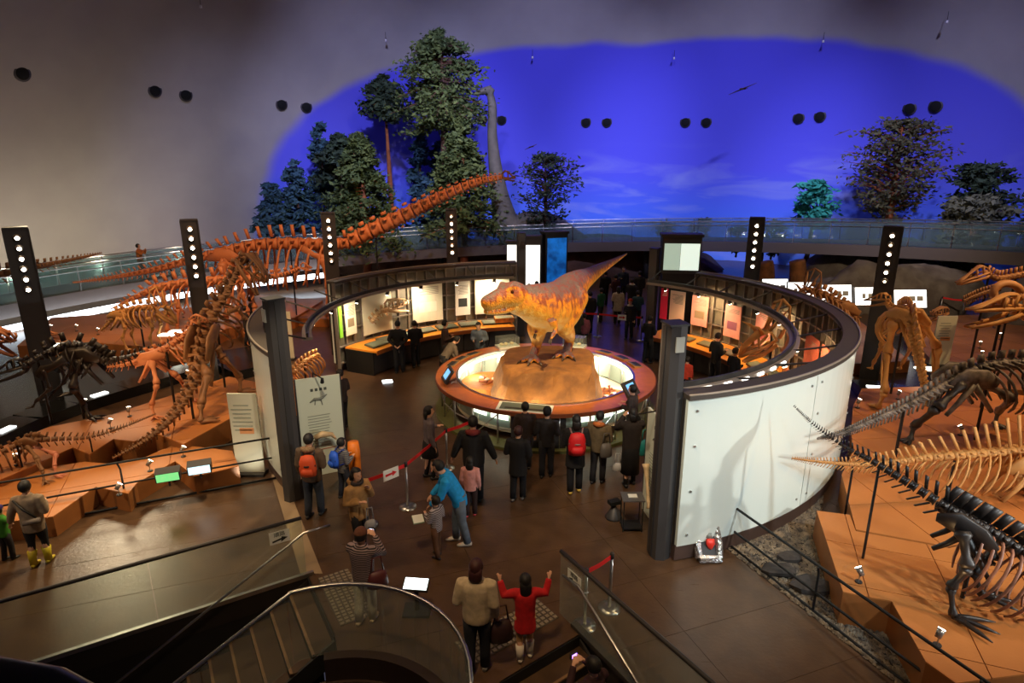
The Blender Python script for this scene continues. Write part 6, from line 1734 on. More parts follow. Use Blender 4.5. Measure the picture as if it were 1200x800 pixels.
tree('dark round tree behind the right bushes', (23.4, 31.6, 1.2), 5.2, .2, (.4, 1.7), .16, LD, BARK, 80, 36, 'broad', seed=22)
tree('grey green bush at the right end of the diorama', (22.3, 30.2, 1.0), 3.9, .14, (.1, 1.7), .18, M('leaf_grey', (104, 106, 84), .8, noise_=(2, .6)), BARK, 70, 50, 'broad', name='bush', seed=23)
tree('dark green bush at the far right wall', (25, 29.0, 1.0), 4.4, .14, (.1, 1.5), .18, LD, BARK, 60, 46, 'broad', name='bush', seed=24)
tree('teal fern tree low against the blue sky', (17.0, 35.4, 1.0), 4.6, .14, (.35, 1.3), .2, LE, BARK, 40, 36, 'broad', name='bush', seed=25)  # leaves in plain teal
for i, (x_, y_) in enumerate(((9.5, 38.5), (11.5, 37.8), (13.5, 37), (15.2, 36))):
    tree('low dark shrub standing on the diorama bank beyond the ramp', (x_, y_, 1.2), 1.9 + .3 * (i % 2), .06, (.1, .8), .13, LD, BARK, 24, 24, 'broad', 'low shrubs beyond the ramp', name='shrub', seed=30 + i)
tag(MB().ell((-1.6, 37, 2.9), (.5, .4, .35), 10, 7).build('green_bush', M('bush_green', (30, 150, 60), .8, noise_=(6, .8))), 'small bright green bush behind the ramp glass', 'bush')  # mottled bright green ellipsoid


def brachiosaur():
    t = thing('model_dinosaur', 'grey long-necked sauropod model rising behind the bushy conifers', 'dinosaur', (.6, 37.8, .5))
    mb = MB(); s = crom([(*at_depth(574, 110, 37.6), .2), (*at_depth(577, 124, 37.6), .26), (*at_depth(577, 160, 37.6), .3), (*at_depth(581, 200, 37.6), .42), (*at_depth(588, 240, 37.6), .62), (*at_depth(597, 268, 37.7), .95), (1.2, 38.0, 2.6, 1.3), (2.6, 38.3, 2.4, 1.2), (3.8, 38.6, 2.1, .7), (5.2, 39, 1.6, .35), (7.0, 39.5, 1.2, .08)], .3)
    mb.sweep([p[:3] for p in s], [p[3] for p in s], 14, up=(0, 1, 0))
    h0 = at_depth(575, 108, 37.6); mb.sweep([h0 + Vector((.15, 0, -.05)), h0 + Vector((-.1, 0, .12)), h0 + Vector((-.45, 0, .05)), h0 + Vector((-.85, 0, -.08)), h0 + Vector((-1.0, 0, -.12))], [(.22, .22), (.25, .26), (.22, .2), (.18, .12), (.05, .05)], 10)
    for x_, y_ in ((.7, 37.3), (.7, 38.5), (2.7, 37.6), (2.7, 38.9)): mb.sweep([(x_, y_, 2.2), (x_, y_, 1.3), (x_ - .05, y_, .8), (x_, y_, .2)], [.55, .4, .34, .4], 10, up=(0, 1, 0))
    o = mb.build('body', M('sauropod_hide', (96, 92, 84), .8, noise_=(1.5, .6), bump=(8, .5)), t, True); remesh(o, .08)
    for k in (-1, 1): MB().ell(h0 + Vector((-.3, .2 * k, .12)), (.05, .04, .05), 8, 6).build('eye', BLACK, t, True)


brachiosaur()
# winged reptiles painted-size models hanging before the sky
def flyer(label, p, span, heading):
    p = Vector(p); t = thing('flying_reptile', label, 'flying reptile', p); d = Matrix.Rotation(heading, 3, 'Z') @ Vector((1, 0, 0)); s = Vector((-d.y, d.x, 0)); m = M('flyer_brown', (66, 46, 40), .8)
    MB().sweep([p - d * span * .15, p, p + d * span * .12, p + d * span * .28 + Vector((0, 0, span * .03))], [span * .01, span * .035, span * .025, span * .008], 7).build('body', m, t, True)
    for k in (-1, 1):
        mb = MB(); a = p + s * (k * .02 * span); b = p + d * .0 + Vector((.6 * k, -.2 * k, .25 * k)).normalized() * (span * .5); c = p - d * span * .08
        for off in (Vector((0, 0, .01)), Vector((0, 0, -.01))): pass
        mb.add([a + d * .06 * span, b, c, a + d * .06 * span - Vector((0, .02, .02)), b - Vector((0, .02, .02)), c - Vector((0, .02, .02))], [(0, 1, 2), (5, 4, 3), (0, 3, 4, 1), (1, 4, 5, 2), (2, 5, 3, 0)]); mb.build('wing', m, t)


flyer('winged reptile model gliding high before the blue sky', at_depth(870, 104, 36), 1.5, .5)
flyer('smaller winged reptile model diving low before the sky', at_depth(987, 155, 34), .8, 2.2)
flyer('tiny winged reptile model above the bare tree', at_depth(622, 172, 38), .8, .4)

# near handrail of the gallery where the viewer stands
t = thing('gallery_rail', 'dark round gallery handrail close to the viewer at lower left', 'handrail', (-.9, .9, 5.3))
MB().sweep([Vector((-1.6, 1.0, 5.47)), Vector((-.9, .96, 5.355)), Vector((-.35, .8, 5.2))], .045, 14).build('bar', M('gallery_blue_black', (34, 36, 46), .25, .6), t, True)
MB().cyl(Vector((-1.3, .98, 4.6)), Vector((-1.3, .98, 5.56)), .02, None, 8).build('post', CHAR, t)

# ================================================================== PEOPLE
ARMS = {  # elbow and wrist from the shoulder: outward, forward, up
    'down': ((.05, -.03, -.28), (.06, .06, -.52)), 'bent': ((.07, -.03, -.27), (-.04, .22, -.2)), 'photo': ((.09, .18, -.16), (-.09, .3, .05)),
    'back': ((.1, -.12, -.25), (-.1, -.2, -.42)), 'raise': ((.2, .06, -.08), (.26, .14, .16)), 'reach': ((.04, .2, -.19), (-.02, .43, -.26)),
    'side': ((.12, 0, -.26), (.2, .05, -.48)), 'read': ((.06, .06, -.27), (-.08, .27, -.16)), 'up': ((.1, .12, -.1), (.0, .2, .2)), 'chin': ((.06, .1, -.26), (-.1, .2, -.02))}
SKIN = M('skin', (214, 164, 134), .6)


def person(label, foot, h, face=0, top=(60, 60, 60), legs=(30, 30, 36), hair=(22, 18, 16), pose=('down', 'down'), lean=0, stride=.06, coat=.78, long_hair=0, hood=None, skirt=None,
           shoes=(30, 28, 28), hat=None, near=True, topmat=None, nod=0, group=None, boots=None, scarf=None, bare=None, sleeve=1.0, puff=1.0, z=0.0):
    s = h / 1.7; hs = 1 + max(0, 1.7 - h) * .38; foot = Vector((foot[0], foot[1], z))
    t = thing('person', label, 'person', foot, R_(face), group)
    n = 10 if near else 8; vox = .016 if near else .032
    def up_(p):                                                     # bend the upper body about the hips
        p = Vector(p); q = p - Vector((0, 0, .88)); a = R_(lean)
        return Vector((p.x, q.y * math.cos(a) + q.z * math.sin(a), .88 + q.z * math.cos(a) - q.y * math.sin(a)))
    S = lambda p: Vector(p) * s
    B = MB(); J = MB(); T = MB(); kid = h < 1.35
    wd = (.92 if kid else 1.0)
    # trunk, neck
    tz = [(.80, .13, .095), (.90, .155, .11), (1.0, .145, .1), (1.12, .14, .1), (1.26, .165, .11), (1.36, .17, .1), (1.42, .1, .075), (1.46, .055, .06), (1.52, .052, .058)]
    B.sweep([S(up_((0, 0, z_))) for z_, _, _ in tz], [(a * s * wd, b * s) for _, a, b in tz], n, up=(0, 1, 0))
    # head with face
    hc = up_((0, .015, 1.60)); Hm = Matrix.Rotation(R_(-lean * .6 - nod), 3, 'X'); hr = .98 * hs
    hp = lambda p: S(hc) + Hm @ (Vector(p) * s * hr)
    rings = [(-.115, .035, .03, .05), (-.1, .055, .05, .03), (-.06, .068, .075, .015), (0, .076, .09, 0), (.05, .076, .094, -.005), (.09, .062, .078, -.01), (.115, .03, .04, -.01)]
    B.sweep([hp((0, y_, z_)) for z_, _, _, y_ in rings], [(a * s * hr, b * s * hr) for _, a, b, _ in rings], 12, up=(0, 1, 0))
    B.sweep([hp((0, .085, .025)), hp((0, .11, -.02)), hp((0, .09, -.03))], [.01 * s * hr, .014 * s * hr, .012 * s * hr], 6)
    for k in (-1, 1): B.ell(hp((.077 * k, .0, -.005)), (.012 * s * hr, .022 * s * hr, .032 * s * hr), 6, 5)
    B.sweep([hp((-.025, .086, -.062)), hp((0, .094, -.062)), hp((.025, .086, -.062))], [.006 * s * hr, .009 * s * hr, .006 * s * hr], 5)
    # legs
    fl = []
    for k in (-1, 1):
        fy = stride * k; kn = Vector((.095 * k, fy * .55 + .02, .47)); an = Vector((.095 * k, fy - .02, .09)); hip = Vector((.085 * k, 0, .86))
        B.sweep([S(hip), S(hip.lerp(kn, .5)), S(kn), S(kn.lerp(an, .35) + Vector((0, -.015, 0))), S(an), S(an + Vector((0, .02, -.04)))], [.088 * s, .078 * s, .056 * s, .055 * s, .038 * s, .04 * s], n, up=(0, 1, 0))
        B.sweep([S(an + Vector((0, -.05, -.055))), S(an + Vector((0, .05, -.05))), S(an + Vector((0, .15, -.065)))], [.032 * s, .038 * s, .03 * s], n)
        if bare is None or True:
            w_ = 1.0 if not skirt else .72
            low = [S(kn.lerp(an, .5)), S(an + Vector((0, 0, -.02)))] if not boots else [S(kn.lerp(an, .3)), S(kn.lerp(an, .42))]; kw = .8 if boots else 1.0
            T.sweep([S(hip + Vector((0, 0, .06))), S(hip.lerp(kn, .5)), S(kn)] + low, [.105 * s * w_, .096 * s * w_, .078 * s * w_ * kw, .074 * s * w_ * kw, .068 * s * w_ * kw], n, up=(0, 1, 0))
        SH = MB(); SH.sweep([S(an + Vector((0, -.075, -.05))), S(an + Vector((0, -.03, -.045))), S(an + Vector((0, .06, -.05))), S(an + Vector((0, .15, -.065))), S(an + Vector((0, .185, -.07)))], [(.03 * s, .03 * s), (.045 * s, .042 * s), (.05 * s, .038 * s), (.045 * s, .024 * s), (.02 * s, .015 * s)], 8)
        if boots: SH.sweep([S(an + Vector((0, 0, -.05))), S(an + Vector((0, 0, .1))), S(an.lerp(kn, .62))], [.06 * s, .066 * s, .08 * s], 10, up=(0, 1, 0))
        SH.build('boot' if boots else 'shoe', M('shoe_%d_%d_%d' % (boots or shoes), boots or shoes, .5), t, True, local=True)
    T.sweep([S((0, 0, .80)), S((0, 0, .9)), S((0, 0, 1.0))], [(.155 * s * wd, .115 * s), (.168 * s * wd, .122 * s), (.155 * s * wd, .11 * s)], n, up=(0, 1, 0))
    # arms, sleeves and hands
    for k, nm in zip((-1, 1), pose):
        e0, w0 = ARMS[nm]; sh = Vector((.185 * k * wd, 0, 1.375)); el = sh + Vector((e0[0] * k, e0[1], e0[2])); wr = sh + Vector((w0[0] * k, w0[1], w0[2]))
        sh, el, wr = up_(sh), up_(el), up_(wr); d = (wr - el).normalized()
        B.sweep([S(sh), S(sh.lerp(el, .5)), S(el), S(el.lerp(wr, .4)), S(wr)], [.052 * s, .047 * s, .04 * s, .038 * s, .026 * s], n, up=(.3, 1, .2))
        we = el.lerp(wr, sleeve)
        J.sweep([S(sh.lerp(Vector((0, sh.y, sh.z)), .25)), S(sh), S(sh.lerp(el, .5)), S(el), S(el.lerp(we, .5)), S(we)], [.07 * s * puff, .078 * s * puff, .072 * s * puff, .066 * s * puff, .058 * s * puff, .048 * s * puff], n, up=(.3, 1, .2))
        # palm and five fingers
        sd = d.cross(Vector((0, 0, 1))); sd = sd.normalized() if sd.length > .2 else Vector((0, 1, 0)); nn = sd.cross(d).normalized()
        if nn.z > 0: nn = -nn
        B.sweep([S(wr), S(wr + d * .03), S(wr + d * .085)], [(.026 * s, .018 * s), (.038 * s, .016 * s), (.04 * s, .014 * s)], 8, up=nn)
        for q, (o_, l) in enumerate(((-.03, .062), (-.01, .075), (.01, .07), (.03, .055))):
            a = wr + d * .082 + sd * o_; B.sweep([S(a), S(a + d * l * .5 + nn * .008), S(a + d * l * .85 + nn * .03)], [.0095 * s, .009 * s, .007 * s], 6)
        a = wr + d * .03 + sd * (-.034 * k); B.sweep([S(a), S(a + d * .035 + sd * (-.025 * k) + nn * .01), S(a + d * .065 + sd * (-.028 * k) + nn * .02)], [.012 * s, .011 * s, .008 * s], 6)
    # jacket body
    jz = [(coat, .165 if coat > .7 else .19, .125 if coat > .7 else .15), (max(coat + .08, .9), .175, .13), (1.05, .17, .125), (1.2, .182, .13), (1.32, .195, .125), (1.385, .175, .11), (1.43, .1, .08), (1.47, .075, .075)]
    J.sweep([S(up_((0, 0, z_))) if z_ > .88 else S((0, 0, z_)) for z_, _, _ in jz], [(a * s * wd * puff, b * s * puff) for _, a, b in jz], 14, up=(0, 1, 0))
    if hood:
        HM = MB(); HM.sweep([S(up_((-.11, -.03, 1.43))), S(up_((-.07, -.11, 1.46))), S(up_((0, -.14, 1.46))), S(up_((.07, -.11, 1.46))), S(up_((.11, -.03, 1.43)))], [.04 * s, .055 * s, .06 * s, .055 * s, .04 * s], 8)
        HM.build('hood', M('hood_%d_%d_%d' % hood, hood, .9, noise_=(40, .6)), t, True, local=True)
    if scarf:
        SM = MB(); SM.sweep([S(up_((.1 * math.cos(a * .7), .09 * math.sin(a * .7) + .01, 1.455))) for a in range(10)], .035 * s, 8); SM.build('scarf', M('scarf_%d_%d_%d' % scarf, scarf, .9), t, True, local=True)
    if skirt:
        K = MB(); K.sweep([S((0, 0, 1.0)), S((0, 0, .85)), S((0, 0, skirt[3]))], [(.15 * s, .115 * s), (.18 * s, .15 * s), (.2 * s, .19 * s)], 14, up=(0, 1, 0)); K.build('skirt', M('skirt_%d_%d_%d' % skirt[:3], skirt[:3], .8), t, True, local=True)
    b = B.build('body', SKIN, t, True, local=True); remesh(b, vox * .8)
    j = J.build('jacket', topmat or M('cloth_%d_%d_%d' % top, top, .85, noise_=(14, .35)), t, True, local=True); remesh(j, vox)
    T.build('trousers', M('legs_%d_%d_%d' % legs, legs, .85, noise_=(10, .4)), t, True, local=True)
    # hair
    HR = MB(); hm = Matrix.Rotation(R_(-lean * .6 - nod), 3, 'X')
    HR.ell(hp((0, -.012, .022)), (.094 * s * hr, .112 * s * hr, .113 * s * hr), 16, 12, hm, skip=lambda x, y, z_: y > .28 and z_ < .42 or z_ < -.62)
    if long_hair:
        HR.sweep([hp((0, -.05, .03)), hp((0, -.085, -.05)), hp((0, -.09, -.12)), hp((0, -.085, -.12 - long_hair))], [(.085 * s * hr, .06 * s * hr), (.092 * s * hr, .045 * s * hr), (.088 * s * hr, .04 * s * hr), (.05 * s * hr, .02 * s * hr)], 10, up=(0, 1, 0))
    HR.build('hair', M('hair_%d_%d_%d' % hair, hair, .6, noise_=(30, .4)), t, True, local=True)
    if hat:
        HT = MB(); HT.ell(hp((0, -.012, .05)), (.098 * s * hr, .114 * s * hr, .1 * s * hr), 14, 10, hm, skip=lambda x, y, z_: z_ < -.05); HT.build('hat', M('hat_%d_%d_%d' % hat, hat, .9, noise_=(40, .3)), t, True, local=True)
    if near:
        for k in (-1, 1): MB().ell(hp((.032 * k, .083, .008)), (.011 * s, .007 * s, .007 * s), 6, 5).build('eye', BLACK, t, True, local=True)
    return t, s


def wld(p, foot, face, z=0):
    a = R_(face); return Vector((foot[0] + p[0] * math.cos(a) - p[1] * math.sin(a), foot[1] + p[0] * math.sin(a) + p[1] * math.cos(a), z + p[2]))


def backpack(label, foot, face, s, rgb, trim, w_=.3, h=.42, z=1.02):
    """sits on the back: body, pocket, top handle, two straps"""
    f = lambda x, y, zz: wld((x * s, y * s, zz * s), foot, face)
    t = thing('backpack', label, 'backpack', f(0, -.24, z)); m = M('pack_%d_%d_%d' % rgb, rgb, .6); tm = M('pack_%d_%d_%d' % trim, trim, .6)
    ax = f(1, 0, 0) - f(0, 0, 0); ay = f(0, 1, 0) - f(0, 0, 0)
    mb = MB(); mb.sweep([f(0, -.23, z), f(0, -.24, z + h * .3), f(0, -.235, z + h * .7), f(0, -.21, z + h * .95), f(0, -.2, z + h)], [(w_ * .5 * s, .085 * s), (w_ * .54 * s, .11 * s), (w_ * .5 * s, .1 * s), (w_ * .38 * s, .07 * s), (w_ * .1 * s, .02 * s)], 12, up=ay)
    mb.build('bag', m, t, True); p = MB().sweep([f(0, -.33, z + .03), f(0, -.345, z + h * .25), f(0, -.335, z + h * .42)], [(w_ * .34 * s, .035 * s), (w_ * .38 * s, .045 * s), (w_ * .3 * s, .02 * s)], 10, up=ay).build('pocket', m, t, True)
    MB().sweep([f(-w_ * .5, -.27, z + h * .52), f(0, -.35, z + h * .55), f(w_ * .5, -.27, z + h * .52)], [(.01 * s, .02 * s)] * 3, 6).build('band', tm, t, True)
    for k in (-1, 1): MB().sweep([f(.1 * k, -.16, z + h * .9), f(.13 * k, -.03, 1.46), f(.14 * k, .12, 1.3), f(.17 * k, .05, 1.08), f(.13 * k, -.16, z + .05)], .018 * s, 6).build('strap', tm, t, True)


def handbag(label, p, rgb, w_=.28, h=.24, d_=.1, rz=0, drop=.22, name='handbag'):
    p = Vector(p); t = thing(name, label, 'bag', p); m = M('bag_%d_%d_%d' % rgb, rgb, .5); X = Vector((math.cos(rz), math.sin(rz), 0)); Y_ = Vector((-X.y, X.x, 0))
    mb = MB(); mb.sweep([p + Vector((0, 0, -h)), p + Vector((0, 0, -h * .9)), p + Vector((0, 0, -h * .4)), p], [(w_ * .4, d_ * .4), (w_ * .52, d_ * .6), (w_ * .48, d_ * .5), (w_ * .36, d_ * .2)], 10, up=Y_)
    mb.build('pouch', m, t, True); MB().sweep([p - X * w_ * .3, p - X * w_ * .2 + Vector((0, 0, drop)), p + X * w_ * .2 + Vector((0, 0, drop)), p + X * w_ * .3], .012, 6).build('handle', m, t, True)


def camera_in_hand(label, p, face=0, lit=None):
    p = Vector(p); t = thing('camera', label, 'camera', p); a = R_(face); X = Vector((math.cos(a), math.sin(a), 0)); Y_ = Vector((-X.y, X.x, 0))
    MB().obox(p, X * .055, Y_ * .015, (0, 0, .035)).build('case', CHAR, t); MB().cyl(p + Y_ * .015, p + Y_ * .04, .024, None, 10).build('lens', BLACK, t)
    MB().obox(p - Y_ * .016, X * .036, Y_ * .002, (0, 0, .025)).build('screen', lit or M('camera_screen', (200, 210, 240), .3, emit=1.5), t)


G0 = on_level
# near visitors
f = G0(50, 660); person('woman in beige coat and yellow boots at the platform railing', f, 1.5, 12, (150, 128, 104), (24, 22, 26), pose=('side', 'bent'), boots=(196, 176, 40), puff=1.12, coat=.72)
t = thing('shoulder_bag', 'dark shoulder bag worn by the woman in yellow boots', 'bag', wld((0, -.2, .95), f, 12))
MB().sweep([wld(p, f, 12) for p in ((-.14, -.12, 1.26), (0, -.17, 1.1), (.15, -.15, .93))], .016, 6).build('strap', BLACK, t, True); MB().sweep([wld(p, f, 12) for p in ((-.02, -.2, .88), (.2, -.18, .9))], [(.05, .04), (.06, .05)], 8).build('pouch', M('bag_taupe', (96, 84, 76), .7), t, True)
f = G0(12, 655); person('small child in bright green jacket and purple hat by the railing', f, .98, -20, (64, 140, 34), (40, 34, 34), pose=('down', 'raise'), hat=(60, 44, 110), puff=1.2)
f = G0(370, 604); person('man in fur-hooded brown jacket with orange backpack at the left panel', f, 1.66, -8, (92, 72, 54), (44, 52, 66), pose=('down', 'bent'), hood=(150, 118, 84), puff=1.15, stride=.08); backpack('orange and black backpack on the man in the fur hood', f, -8 + 14, .97, (214, 78, 30), (30, 28, 28), .3, .4, 1.0)
f = G0(405, 583); person('boy in plaid jacket with blue backpack at the left panel', f, 1.27, -40, (84, 84, 96), (28, 30, 44), pose=('bent', 'bent'), topmat=stripes('plaid_grey', (70, 72, 84), (120, 116, 112), 9), puff=1.1); backpack('bright blue backpack on the boy at the left panel', f, -48, .75, (36, 92, 214), (30, 50, 140), .34, .42, 1.0)
tag(MB().sweep([G0(413, 583) + Vector((0, .35, 0)), G0(413, 583) + Vector((0, .35, .85)), G0(413, 583) + Vector((0, .35, 1.05))], [.12, .13, .11], 10).build('orange_shape', M('shape_orange', (226, 120, 24), .5), None, True), 'orange shape added for a hood or bag behind the boy with the blue backpack', 'added shape')  # simple added shape for the orange hood/bag beside the boy
f = G0(424, 646); person('woman in tan duffel coat with hand at her scarf', f, 1.56, 235, (176, 134, 82), (24, 22, 26), pose=('chin', 'bent'), long_hair=.1, scarf=(52, 44, 44), coat=.72, puff=1.12, hood=(160, 118, 70))
handbag('small silver bag on the tan coat woman', f + Vector((.22, -.16, .72)), (150, 146, 146), .2, .16, .08, .5)
f = G0(430, 728); person('photographer in striped sweater, white trousers and brown knit hat', f, 1.5, -12, (40, 34, 38), (214, 206, 186), pose=('photo', 'photo'), hat=(104, 62, 44), topmat=stripes('sweater_stripes', (30, 26, 30), (150, 130, 132), 11), shoes=(190, 170, 140), nod=10, puff=1.1)
camera_in_hand('compact camera held up by the striped sweater photographer', wld((0, .36, 1.29), f, -12), -12); handbag('dark maroon handbag on the photographer', wld((.24, -.05, .92), f, -12), (84, 34, 36), .3, .26, .12, .5)
f = G0(560, 785); person('woman in cream knitted sweater and dark jeans seen from behind', f, 1.65, -6, (206, 186, 152), (26, 30, 40), hair=(64, 26, 22), pose=('bent', 'down'), long_hair=.05, puff=1.12, coat=.82, shoes=(120, 116, 112))
handbag('large dark brown handbag carried by the cream sweater woman', wld((.3, .1, .72), f, -6), (52, 30, 28), .32, .32, .14, .3)
f = G0(615, 770); person('girl in red coat raising both hands beside the stairs', f, 1.27, 4, (200, 22, 28), (186, 142, 92), pose=('raise', 'raise'), long_hair=.2, coat=.62, boots=(206, 196, 182), puff=1.15)
f = G0(540, 636); person('man in bright blue jacket bending to a child with a booklet', f, 1.68, 95, (20, 156, 236), (98, 114, 136), pose=('reach', 'reach'), lean=28, nod=8, shoes=(180, 176, 170), stride=.1, puff=1.1)
f = G0(513, 652); person('small child in grey striped sweater holding a booklet', f, 1.12, 60, (150, 142, 148), (96, 62, 40), pose=('read', 'bent'), topmat=stripes('kid_stripes', (166, 158, 164), (70, 62, 70), 10), shoes=(30, 28, 30), puff=1.1)
t = thing('booklet', 'small green booklet held by the child in the striped sweater', 'booklet', wld((-.2, .2, .72), f, 60)); MB().obox(wld((-.18, .24, .74), f, 60), (.09, .03, 0), (-.03, .08, .03), (0, -.004, .006)).build('cover', M('booklet_green', (120, 150, 120), .5), t); MB().obox(wld((-.18, .24, .75), f, 60), (.082, .027, 0), (-.027, .073, .028), (0, -.004, .006)).build('pages', WHITEP, t)
f = G0(505, 560); person('attendant in grey blazer and dark skirt standing by the belt', f, 1.62, -70, (104, 92, 96), (20, 18, 20), pose=('bent', 'down'), long_hair=.06, skirt=(24, 22, 26, .55), coat=.8)
f = G0(556, 588); person('tall man in black jacket with red hood lining seen from behind', f, 1.8, -5, (24, 24, 26), (24, 26, 34), pose=('side', 'side'), hood=(120, 34, 32), puff=1.18)
f = G0(552, 604); person('child in pale pink jacket with dark hair before the tall man', f, 1.2, -8, (214, 150, 146), (40, 22, 26), pose=('down', 'down'), long_hair=.08, puff=1.15, shoes=(170, 50, 60))
f = G0(607, 585); person('woman in long black coat with brown hood seen from behind', f, 1.55, -15, (18, 17, 19), (22, 22, 26), hair=(60, 26, 26), pose=('bent', 'bent'), coat=.62, shoes=(110, 104, 100), puff=1.1)
f = G0(640, 558); person('visitor in dark jacket and cap leaning at the counter front', f, 1.56, -10, (34, 30, 32), (26, 26, 32), pose=('bent', 'bent'), hat=(24, 22, 26))
f = G0(615, 550); person('visitor with dark brown jacket left of the capped visitor', f, 1.55, 5, (52, 40, 40), (26, 26, 32), pose=('bent', 'down'))
f = G0(673, 576); person('woman in black coat with red backpack and yellow shoes', f, 1.66, 0, (22, 20, 22), (20, 20, 26), pose=('bent', 'bent'), long_hair=.1, coat=.6, shoes=(206, 170, 70), puff=1.1); backpack('red backpack with grey band on the woman in black', f, 0, .97, (206, 22, 30), (140, 110, 110), .34, .46, .98)
f = G0(700, 565); person('visitor in khaki parka with orange hood lining', f, 1.58, -25, (108, 92, 66), (30, 28, 32), pose=('bent', 'bent'), hood=(206, 112, 48), puff=1.18)
handbag('grey shoulder bag on the visitor in the khaki parka', wld((.2, -.16, 1.0), f, -25), (92, 86, 80), .26, .3, .12, .2)
f = G0(737, 568); person('woman in dark brown coat holding a camera beside the right panel', f, 1.7, 5, (40, 32, 30), (18, 17, 18), pose=('photo', 'photo'), long_hair=.05, skirt=(18, 17, 18, .3), coat=.74, puff=1.1)
camera_in_hand('dark camera raised beside the right information panel', wld((0, .38, 1.46), f, 5), 5); handbag('teal bag on the woman with the camera', wld((.26, -.02, 1.02), f, 5), (20, 120, 116), .22, .34, .1, .6); handbag('small silver bag hanging low on the woman with the camera', wld((-.26, .02, .5), f, 5), (190, 188, 186), .2, .16, .1, 0)
f = on_level(742, 452, 1.55); person('visitor with dark hair behind the right touch screen', f, 1.55, 60, (54, 44, 44), (26, 26, 32), pose=('bent', 'bent'))
# lower stairs: someone climbing with a phone
f = Vector((.96, 5.87, 0)); person('visitor on the lower stairs holding up a lit phone', f, 1.5, 35, (52, 22, 26), (24, 22, 26), pose=('photo', 'photo'), nod=15, z=-.68)
camera_in_hand('phone with violet glowing screen held on the stairs', wld((0, .36, 1.3 - .68), f, 35), 35, M('phone_violet', (170, 120, 255), .3, emit=2.5))

# visitors inside the round exhibit
def head_at(px_, py_, h): return on_level(px_, py_, h)


IN = [('man in black jacket with hands behind his back at the left desk', 452, 374, 1.7, 0, (16, 16, 18), (18, 18, 22), ('back', 'back'), 0),
      ('dark-clothed woman beside the man with hands behind him', 479, 375, 1.55, 20, (20, 19, 24), (18, 18, 22), ('bent', 'bent'), 0),
      ('man in brown jacket in profile at the left desk', 521, 376, 1.65, -80, (58, 34, 26), (22, 20, 22), ('bent', 'bent'), 0),
      ('man in blue grey down jacket looking down at the round counter', 562, 379, 1.6, 170, (92, 104, 120), (24, 26, 34), ('bent', 'bent'), 14),
      ('visitor in camouflage coat bending over the round counter', 522, 402, 1.35, -60, (122, 108, 92), (26, 26, 30), ('reach', 'reach'), 40),
      ('visitor in dark coat at the desk below the crimson banner', 770, 368, 1.62, -50, (18, 17, 18), (18, 18, 20), ('bent', 'bent'), 0),
      ('visitor in grey and black top facing the right desk', 860, 389, 1.68, -70, (48, 50, 50), (20, 20, 26), ('bent', 'bent'), 0),
      ('shorter visitor in black beside the grey and black top', 874, 408, 1.5, -70, (18, 18, 22), (20, 20, 26), ('bent', 'bent'), 0),
      ('visitor in black half hidden by the near drum wall', 894, 433, 1.55, -30, (18, 18, 20), (20, 20, 26), ('down', 'down'), 0),
      ('child in orange jacket behind the near right pillar', 806, 419, 1.2, -30, (206, 62, 34), (30, 26, 30), ('down', 'down'), 0),
      ('visitor in patterned dark jacket behind the left information panel', 396, 434, 1.55, 60, (54, 44, 44), (22, 22, 26), ('down', 'bent'), 0)]
for lab, a_, b_, h_, fc, tp, lg_, ps, ln in IN:
    q = head_at(a_, b_, h_); v = Vector((q.x - C0.x, q.y - C0.y, 0)); r = min(5.38, max(3.4, v.length)); q = C0 + v.normalized() * r
    person(lab, q, h_ if ln == 0 else h_ * (1.06 if ln < 20 else 1.22), fc, tp, lg_, pose=ps, lean=ln, near=False, nod=10)
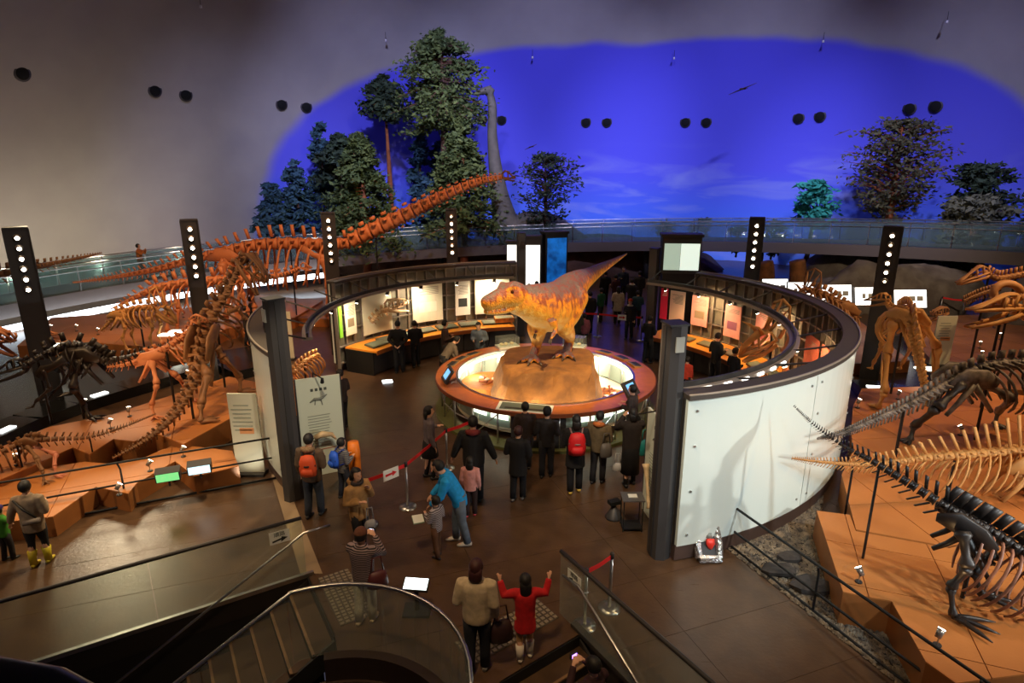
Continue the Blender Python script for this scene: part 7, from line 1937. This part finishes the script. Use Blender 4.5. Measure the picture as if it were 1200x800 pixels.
# crowd in the passage
CR = [('woman in long pale coat walking away down the passage', 725, 336, 1.6, 0, (176, 164, 146), .6), ('visitor with orange knit hat and white scarf behind the passage belt', 739, 351, 1.55, 150, (40, 38, 44), .78),
      ('dark visitor left of the pale coat in the passage', 692, 342, 1.68, 20, (24, 22, 26), .75), ('visitor in olive top at the passage belt near the tail', 676, 362, 1.6, 20, (52, 54, 40), .78),
      ('child in pink top at the passage belt near the tail', 685, 368, 1.35, 10, (150, 84, 96), .78), ('visitor in teal jacket beside the pale coat', 748, 341, 1.5, -10, (28, 62, 74), .78),
      ('visitor in dark red jacket deep in the passage', 722, 322, 1.6, 30, (62, 22, 28), .78), ('visitor in navy jacket deep in the passage', 731, 313, 1.7, 180, (30, 40, 62), .78), ('visitor in black with pale hood deep in the passage', 741, 327, 1.65, -40, (26, 24, 28), .78),
      ('visitor in green top far left in the passage', 705, 338, 1.45, 40, (22, 84, 52), .78), ('visitor in dark grey far right in the passage', 750, 318, 1.65, 0, (40, 38, 40), .78), ('visitor in black beside the tail tip', 710, 318, 1.65, 10, (22, 20, 24), .78)]
for i, (lab, a_, b_, h_, fc, tp, ct) in enumerate(CR):
    person(lab, head_at(a_, b_, h_), h_, fc, tp, (22, 22, 28), pose=('down', 'bent') if i % 2 else ('bent', 'down'), near=False, coat=ct, puff=1.1, hat=(214, 78, 40) if 'orange knit' in lab else None, scarf=(214, 206, 196) if ('orange knit' in lab or 'pale hood' in lab) else None, long_hair=.08 if i == 0 else 0)
person('dark-haired visitor in front of the tall white screen', head_at(620, 333, 1.6) , 1.6, 0, (22, 20, 24), near=False); person('second dark visitor in front of the tall white screen', head_at(629, 330, 1.66), 1.66, 10, (24, 22, 26), near=False)
person('visitor in dark top beyond the left drum wall', head_at(293, 348, 1.62), 1.62, -60, (22, 22, 28), near=False, pose=('bent', 'bent')); person('visitor holding papers beyond the left drum wall', head_at(286, 359, 1.5), 1.5, -50, (40, 30, 30), near=False, pose=('read', 'read'))
p = ramp_pt(-47.5, RR + .9); person('visitor in orange top photographing from the ramp', p, 1.62, -80, (206, 120, 50), (30, 56, 64), pose=('photo', 'photo'), stride=.22, near=False, z=p.z)
p = ramp_pt(-33, RR + 1.0); person('visitor in dark clothes walking on the ramp behind the sauropod ribs', p, 1.62, 80, (30, 30, 36), near=False, z=p.z)
